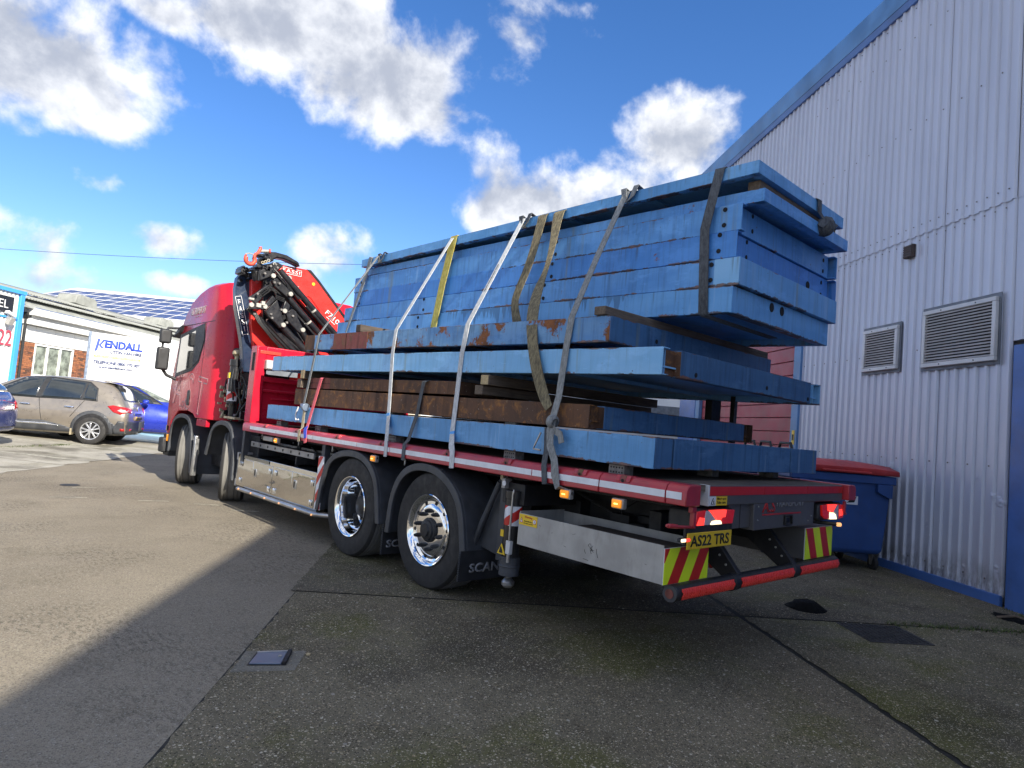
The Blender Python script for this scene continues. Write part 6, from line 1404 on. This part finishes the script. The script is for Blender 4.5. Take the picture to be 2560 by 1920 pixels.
leaf = MB().prism([(-1.47, 1.53), (-1.455, 1.525), (-1.44, 1.545), (-1.45, 1.56), (-1.465, 1.55)], 'z', .011, .016)
tag(leaf.build('fallen_leaf', 'wood_pale', None), 'single tan leaf beside the metal hatch', 'leaf')

# ------------------------------------------------------------------ parked vehicles
def car(label, cat_name, loc, rotz, paint, dims, group='cars parked across the yard', cladding=True, plate_text=None, scale=1.05):
    """dims: stations (y, z_bottom, z_shoulder, z_belt, z_roof, w_bottom, w_shoulder, w_belt, w_roof); y=0 at the rear axle, forward +"""
    t = thing('parked_car', label, cat_name, loc, rotz, group, scale=scale)
    V = []; n = 9
    for (y, zb, zs, zl, zr, wb, ws, wl, wr) in dims:
        half = [(0, zb), (wb*.9, zb), (wb, zb+.06), (ws, zs), (wl, zl), (wr, zr-.05 if zr-zl > .1 else zl+(zr-zl)*.4), (wr*.80, zr-.012), (wr*.4, zr), (0, zr)]
        for s in (-1, 1):
            pts = half if s < 0 else half[1:-1][::-1]
            V += [(s*x, y, z) for x, z in pts]
    m = 2*n - 2; k = len(dims)
    F = [(i*m+j, i*m+(j+1) % m, (i+1)*m+(j+1) % m, (i+1)*m+j) for i in range(k-1) for j in range(m)] + [tuple(range(m))[::-1], tuple((k-1)*m+j for j in range(m))]
    me = MB().add(V, F).mesh('body', 60)
    tmp = bpy.data.objects.new('tmp', me); COL.objects.link(tmp); ss = tmp.modifiers.new('s', 'SUBSURF'); ss.levels = 2; ss.render_levels = 2
    dg = bpy.context.evaluated_depsgraph_get(); body = bpy.data.meshes.new_from_object(tmp.evaluated_get(dg)); bpy.data.objects.remove(tmp)
    body.shade_smooth(); body.name = 'body'
    bm = bmesh.new(); bm.from_mesh(body); bvh = BVHTree.FromBMesh(bm)
    b = link('body', body, paint, t)
    def skin(name, poly, mat, view='side', lift=.004, res=.05, parent=t, mirror=True):
        """a panel moulded onto the body: outline given in side view (y,z), rear view (x,z) or plan (x,y)"""
        for sgn in ((-1, 1) if (view == 'side' and mirror) else (-1,)):
            us = [p[0] for p in poly]; vs = [p[1] for p in poly]; bm2 = bmesh.new()
            vv = [bm2.verts.new((p[0], p[1], 0)) for p in poly]; f = bm2.faces.new(vv)
            cuts = list(lin(min(us), max(us), max(1, int((max(us)-min(us))/res))))[1:-1]
            for c in cuts: bmesh.ops.bisect_plane(bm2, geom=bm2.verts[:]+bm2.edges[:]+bm2.faces[:], plane_co=(c, 0, 0), plane_no=(1, 0, 0))
            for c in list(lin(min(vs), max(vs), max(1, int((max(vs)-min(vs))/res))))[1:-1]: bmesh.ops.bisect_plane(bm2, geom=bm2.verts[:]+bm2.edges[:]+bm2.faces[:], plane_co=(0, c, 0), plane_no=(0, 1, 0))
            bmesh.ops.triangulate(bm2, faces=bm2.faces[:])
            for v_ in bm2.verts:
                if view == 'side': o, d = Vector((sgn*3, v_.co.x, v_.co.y)), Vector((-sgn, 0, 0))
                elif view == 'rear': o, d = Vector((v_.co.x, -4, v_.co.y)), Vector((0, 1, 0))
                elif view == 'front': o, d = Vector((v_.co.x, 8, v_.co.y)), Vector((0, -1, 0))
                else: o, d = Vector((v_.co.x, v_.co.y, 5)), Vector((0, 0, -1))
                h = bvh.ray_cast(o, d)
                v_.co = (h[0] + (h[1] if h[1].dot(d) < 0 else -h[1])*lift) if h[0] else (o + d*3)
            mm = bpy.data.meshes.new(name); bm2.to_mesh(mm); bm2.free(); mm.shade_smooth()
            ob = link(name, mm, mat, parent); so2 = ob.modifiers.new('solid', 'SOLIDIFY'); so2.thickness = .006; so2.offset = 0
        return ob
    return t, b, skin
def car_wheel(t, x, y, r, side, mat_rim='steel', spokes=5, w=.2):
    k = r/.5
    ty = MB().lathe([(r*.60, -w*.46), (r*.66, -w*.5), (r*.86, -w*.5), (r*.97, -w*.40), (r, -w*.25), (r, w*.25), (r*.97, w*.4), (r*.86, w*.5), (r*.6, w*.46)], (0, 0, 0), (1, 0, 0), 40).mesh('wheel', 40)
    wo_ = link('wheel', ty, 'rubber', t, loc=(x, y, r)); wo_.rotation_euler = (0, 0, 0 if side < 0 else PI)
    MB().lathe([(r*.66, -w*.49), (r*.64, -w*.52), (r*.60, -w*.48), (r*.56, -w*.2)], (0, 0, 0), (1, 0, 0), 40).build('rim', mat_rim, wo_)
    MB().cyl((-w*.12, 0, 0), (w*.3, 0, 0), r*.57, seg=30).build('brake_void', 'dark_void', wo_)
    sp = MB()
    for i in range(spokes):
        a = 2*PI*i/spokes
        for da in (-.17, .17):
            c1, s1_ = math.cos(a+da*.4), math.sin(a+da*.4); c2, s2_ = math.cos(a+da*1.6), math.sin(a+da*1.6); p1 = Vector((-w*.46, c1*r*.10, s1_*r*.10)); p2 = Vector((-w*.44, c2*r*.60, s2_*r*.60))
            dd = (p2-p1).normalized(); nn = Vector((1, 0, 0)).cross(dd)*r*.045; th = Vector((.02, 0, 0))
            sp.hexa([p1-nn, p1+nn, p2+nn*1.3, p2-nn*1.3, p1-nn+th, p1+nn+th, p2+nn*1.3+th, p2-nn*1.3+th])
    sp.cyl((-w*.48, 0, 0), (-w*.35, 0, 0), r*.16, seg=20)
    sp.build('spokes', mat_rim, wo_, .004); return wo_
# taupe crossover
D1 = [(-.74, .30, .55, .74, .80, .70, .78, .74, .60), (-.70, .26, .55, .86, .95, .76, .86, .80, .64), (-.58, .24, .58, .98, 1.10, .80, .885, .83, .66), (-.42, .22, .60, 1.02, 1.36, .82, .89, .82, .62), (-.20, .21, .60, 1.03, 1.50, .82, .89, .81, .60),
      (.25, .20, .60, 1.01, 1.55, .82, .885, .80, .60), (1.0, .20, .58, .98, 1.57, .82, .88, .79, .60), (1.6, .20, .58, .96, 1.52, .82, .88, .79, .58), (2.05, .20, .58, .95, 1.32, .82, .88, .80, .55), (2.55, .20, .60, .94, 1.02, .82, .88, .78, .60), (3.0, .22, .60, .86, .93, .80, .86, .72, .5), (3.25, .26, .55, .74, .80, .70, .76, .6, .4), (3.33, .34, .5, .62, .66, .55, .6, .5, .3)]
H64 = math.radians(63); sc1 = 1.05
def place(contact, local, rot, s): c, n = math.cos(rot), math.sin(rot); return (contact[0] - s*(c*local[0] - n*local[1]), contact[1] - s*(n*local[0] + c*local[1]), rise(*contact[:2]) + .012)
t1, b1, sk = car('taupe crossover with red tail lamps and yellow number plate', 'car', place((-.044, 16.913), (-.80, 0), H64, sc1), H64, 'car_taupe', D1, scale=sc1)
sk('side_window', [(-.02, 1.04), (.02, 1.30), (.22, 1.44), (.27, 1.06)], 'glass'); sk('side_window', [(.32, 1.05), (.27, 1.44), (1.02, 1.49), (1.13, 1.03)], 'glass'); sk('side_window', [(1.24, 1.02), (1.14, 1.49), (1.50, 1.45), (1.95, 1.20), (2.12, 1.02)], 'glass')
sk('window_surround', [(-.05, 1.02), (.0, 1.33), (.20, 1.475), (1.0, 1.52), (1.55, 1.475), (2.0, 1.21), (2.22, 1.0), (1.2, 1.0), (.3, 1.03)], 'black', lift=.0015)
rw = sk('rear_window', [(-.60, 1.10), (-.50, 1.42), (.50, 1.42), (.60, 1.10), (.3, 1.06), (-.3, 1.06)], 'glass', 'rear')
sk('sill_cladding', [(-.62, .24), (-.62, .40), (-.40, .56), (-.28, .62), (-.42, .36), (-.42, .22)], 'guard'); sk('arch_cladding', [(-.44 + 0, .24)] + [(.44*-math.cos(a), .36+.44*math.sin(a)) for a in lin(.0, PI, 14)] + [(.42, .22)], 'guard', lift=.006)
sk('sill_cladding', [(.44, .21), (.44, .36), (.62, .42), (1.0, .50), (2.2, .47), (2.2, .21)], 'guard'); sk('sill_strip', [(.66, .40), (.95, .445), (2.2, .43), (2.2, .40), (.95, .40)], 'silver_trim', lift=.010)
sk('wheel_well', [(.375*-math.cos(a), .34+.385*math.sin(a)) for a in lin(-.25, PI+.25, 18)], 'dark_void', lift=.008)
sk('arch_cladding', [(2.605-.44, .24)] + [(2.605-.44*math.cos(a), .36+.44*math.sin(a)) for a in lin(.0, PI, 14)] + [(3.03, .24)], 'guard', lift=.006); sk('wheel_well', [(2.605-.375*math.cos(a), .34+.385*math.sin(a)) for a in lin(-.25, PI+.25, 18)], 'dark_void', lift=.008)
sk('rear_bumper', [(-.72, .28), (-.80, .50), (-.74, .60), (-.3, .56), (.3, .56), (.74, .60), (.80, .50), (.72, .28)], 'guard', 'rear', .008)
sk('bumper_side', [(-.78, .26), (-.78, .58), (-.55, .60), (-.44, .40), (-.46, .24)], 'guard', lift=.006)
sk('tail_lamp', [(-.69, .80), (-.66, .92), (-.40, .96), (-.28, .93), (-.42, .80), (-.58, .75)], 'lamp_red', lift=.008); sk('tail_lamp', [(-.79, .82), (-.80, .93), (-.50, .92), (-.46, .86), (-.55, .78)], 'lamp_red', 'rear', .006); sk('tail_lamp', [(.79, .82), (.80, .93), (.50, .92), (.46, .86), (.55, .78)], 'lamp_red', 'rear', .006)
sk('lamp_clear', [(-.70, .86), (-.56, .87), (-.50, .84), (-.60, .80), (-.69, .81)], 'lamp_clear', lift=.013)
sk('number_plate', [(-.26, .60), (-.26, .71), (.26, .71), (.26, .60)], 'plate_yellow', 'rear', .010); sk('plate_band', [(-.26, .60), (-.26, .71), (-.225, .71), (-.225, .60)], 'blue_ink', 'rear', .013); 
text('plate_lettering', 'LD16 UKD', (.02, -.765, .655), *REAR, .42, .062, 'ink', t1, .02)
sk('plate_garnish', [(-.34, .735), (-.32, .79), (.32, .79), (.34, .735)], 'chrome', 'rear', .012)
text('garnish_lettering', 'CAPTUR', (.0, -.765, .763), *REAR, .34, .026, 'ink', t1, .035)
MB().prism([(-.03, .90), (0, .96), (.03, .90), (0, .84)], 'y', -.735, -.70).build('badge', 'chrome', t1, .004)
sk('fog_lamp', [(-.60, .36), (-.60, .41), (-.42, .42), (-.42, .37)], 'lamp_red', 'rear', .014); sk('fog_lamp', [(.60, .36), (.60, .41), (.42, .42), (.42, .37)], 'lamp_red', 'rear', .014)
sk('fog_lamp', [(-.72, .36), (-.72, .42), (-.60, .42), (-.60, .36)], 'lamp_red', lift=.012)
for y0_, y1_, zt, zb_ in ((1.155, 1.02, 1.0, .46), (.22, .46, 1.02, .62)): sk('door_gap', [(y0_, zt), (y0_+.012, zt), (y1_+.012, zb_), (y1_, zb_)], 'ink', lift=.002)
sk('door_gap', [(2.02, .98), (2.032, .98), (2.0, .48), (1.988, .48)], 'ink', lift=.002)
for y_ in (.40, 1.30): sk('door_handle', [(y_, .835), (y_+.02, .865), (y_+.20, .865), (y_+.22, .835), (y_+.11, .82)], 'chrome', lift=.02)
MB().box(-1.02, -.86, 1.98, 2.10, .98, 1.12).box(.86, 1.02, 1.98, 2.10, .98, 1.12).build('door_mirror', 'black', t1, .03)
MB().prism([(-.52, 1.475), (-.38, 1.50), (-.05, 1.515), (-.05, 1.535), (-.40, 1.525)], 'x', -.52, .52).build('spoiler', 'car_taupe', t1, .01)
MB().tube([(0, -.05, 1.54), (0, -.22, 1.72)], .006, 6).build('aerial', 'ink', t1)
for x, y, s in ((-.80, 0, -1), (.80, 0, 1), (-.80, 2.605, -1), (.80, 2.605, 1)): car_wheel(t1, x, y, .325, s, 'silver_trim')
MB().box(-.84, -.72, .40, .44, .2, .42).build('mudflap', 'brass', t1)
# bright blue hatchback behind it, facing right
D2 = [(-.70, .32, .55, .74, .82, .70, .76, .70, .55), (-.60, .26, .55, .92, 1.05, .78, .86, .78, .6), (-.30, .22, .56, .97, 1.34, .80, .88, .76, .56), (.1, .20, .56, .98, 1.43, .80, .88, .76, .57), (.8, .20, .56, .96, 1.46, .80, .88, .75, .57), (1.35, .20, .56, .93, 1.42, .80, .88, .75, .55), (1.85, .20, .56, .92, 1.18, .80, .88, .77, .52), (2.35, .20, .56, .90, .97, .80, .87, .74, .5), (3.0, .22, .54, .80, .86, .78, .84, .66, .4), (3.35, .30, .48, .62, .68, .6, .66, .5, .3)]
H2 = math.radians(-108)
t2, b2, sk = car('bright blue hatchback half hidden between the taupe crossover and the lorry cab', 'car', (-.05, 19.35, rise(0, 19.3) + .015), H2, 'car_blue', D2, scale=1.08)
sk('window_surround', [(-.12, .98), (.05, 1.24), (.45, 1.36), (1.2, 1.37), (1.72, 1.12), (2.0, .95)], 'black', lift=.0015); sk('side_window', [(.02, 1.0), (.15, 1.22), (.48, 1.32), (.80, 1.33), (.86, .98)], 'glass'); sk('side_window', [(.92, .98), (.88, 1.33), (1.2, 1.33), (1.66, 1.10), (1.78, .96)], 'glass')
sk('windscreen', [(-.62, 1.02), (-.50, 1.36), (.50, 1.36), (.62, 1.02)], 'glass_pale', 'front', .006)
MB().box(.86, 1.06, 1.55, 1.70, .93, 1.05).box(-1.06, -.86, 1.55, 1.70, .93, 1.05).build('door_mirror', 'car_blue', t2, .04)
sk('wheel_well', [(.36*-math.cos(a), .33+.37*math.sin(a)) for a in lin(-.25, PI+.25, 18)], 'dark_void', lift=.008); sk('wheel_well', [(2.6-.36*math.cos(a), .33+.37*math.sin(a)) for a in lin(-.25, PI+.25, 18)], 'dark_void', lift=.008)
sk('sill_cladding', [(.4, .21), (.4, .30), (2.2, .30), (2.2, .21)], 'black'); sk('door_gap', [(.88, .96), (.892, .96), (.902, .34), (.89, .34)], 'ink', lift=.002)
for y_ in (.15, 1.0): sk('door_handle', [(y_, .83), (y_+.2, .83), (y_+.2, .855), (y_, .855)], 'car_blue', lift=.02)
sk('tail_lamp', [(-.70, .78), (-.66, .90), (-.40, .92), (-.36, .86), (-.5, .78)], 'lamp_red', lift=.006)
for x, y, s in ((-.79, 0, -1), (.79, 0, 1), (-.79, 2.6, -1), (.79, 2.6, 1)): car_wheel(t2, x, y, .315, s, 'silver_trim')
# deep blue hatchback cut by the left edge of the view
t3, b3, sk = car('deep blue hatchback at the far left, nearest to the drain cover', 'car', place((-3.02, 14.34), (-.79, 0), H64, 1.05), H64, 'car_navy', D2, scale=1.05)
sk('tail_lamp', [(-.68, .72), (-.66, .90), (-.46, .90), (-.50, .74)], 'lamp_red', lift=.006); sk('tail_lamp', [(-.78, .72), (-.76, .90), (-.52, .88), (-.54, .76)], 'lamp_red', 'rear', .006); sk('tail_lamp', [(.78, .72), (.76, .90), (.52, .88), (.54, .76)], 'lamp_red', 'rear', .006)
sk('boot_gap', [(-.5, .70), (-.5, .712), (.5, .712), (.5, .70)], 'ink', 'rear', .002); sk('badge_strip', [(.30, .80), (.30, .83), (.50, .83), (.50, .80)], 'silver_trim', 'rear', .006); sk('rear_window', [(-.52, 1.06), (-.44, 1.28), (.44, 1.28), (.52, 1.06)], 'glass', 'rear')
sk('rear_bumper', [(-.7, .28), (-.7, .38), (.7, .38), (.7, .28)], 'black', 'rear', .006)
sk('window_surround', [(-.12, .98), (.05, 1.24), (.45, 1.36), (1.2, 1.37), (1.72, 1.12), (2.0, .95)], 'glass', lift=.0025)
sk('wheel_well', [(.36*-math.cos(a), .33+.37*math.sin(a)) for a in lin(-.25, PI+.25, 18)], 'dark_void', lift=.008); sk('wheel_well', [(2.6-.36*math.cos(a), .33+.37*math.sin(a)) for a in lin(-.25, PI+.25, 18)], 'dark_void', lift=.008)
for x, y, s in ((-.79, 0, -1), (.79, 0, 1), (-.79, 2.6, -1), (.79, 2.6, 1)): car_wheel(t3, x, y, .315, s, 'silver_trim')
# white sign panel standing behind the cars
vz = rise(.67, 22.04) + .01; va = math.radians(93.4); VX = Vector((math.sin(va), math.cos(va), 0))
vn = thing('sign_hoarding', 'tall white sign panel with blue van hire lettering, standing behind the parked cars', 'sign', (.668, 22.035, vz), math.atan2(VX.y, VX.x))
hz = 3.235 - vz
for a_, b_ in ((-.14, 2.296), (2.30, 4.9)): MB().box(a_, b_, .0, .05, .05, hz).build('panel', 'van_white', vn, .004)
MB().box(-.215, -.145, -.02, .07, 0, hz+.04).build('corner_post', 'bluegrey', vn, .006); MB().box(-.14, 4.9, -.010, .055, hz+.002, hz+.03).build('top_rail', 'van_white', vn, .003)
MB().prism([(-.55, 0), (-.21, 0), (-.21, 1.35), (-.36, 1.25), (-.38, .9), (-.55, .8)], 'y', .02, .06).build('side_bracket', 'bluegrey', vn, .006)
for x in (.6, 2.4, 4.2): MB().box(x, x+.08, .06, .14, 0, hz-.1).build('rear_post', 'galv', vn, .004)
def vt(s, x0, x1, z0, z1, mat, **k): return text('sign_lettering', s, ((x0+x1)/2, -.004, (z0+z1)/2-vz), (1, 0, 0), (0, 0, 1), x1-x0, z1-z0, mat, vn, .004, **k)

vt('ENDALL', .24, 1.31, 2.81, 3.07, 'blue_ink', bold=.055)
kk = MB().prism([(-.03, 2.65), (.035, 3.08), (.105, 3.08), (.055, 2.72)], 'y', -.008, 0).prism([(.075, 2.88), (.185, 3.08), (.265, 3.08), (.135, 2.885), (.235, 2.79), (.155, 2.79)], 'y', -.0095, -.001)
o = kk.build('sign_lettering', 'blue_ink', vn); o.location.z = -vz
vt('LUTON VAN HIRE', .36, 1.295, 2.65, 2.765, 'navy_ink', bold=.055)
o = MB().box(-.03, 1.29, -.004, 0, 2.49-vz, 2.565-vz).build('sign_stripe', 'orange_ink', vn)
text('stripe_lettering', 'Branches throughout the South East, London & Kent', (.63, -.0045, 2.528-vz), (1, 0, 0), (0, 0, 1), 1.20, .045, 'white_ink', o, .002)
vt('TELEPHONE 0800 770 007', -.02, 1.29, 2.285, 2.395, 'navy_ink', bold=.055)
vt('www.kendallcars.com', .14, 1.095, 2.155, 2.245, 'navy_ink', bold=.045)
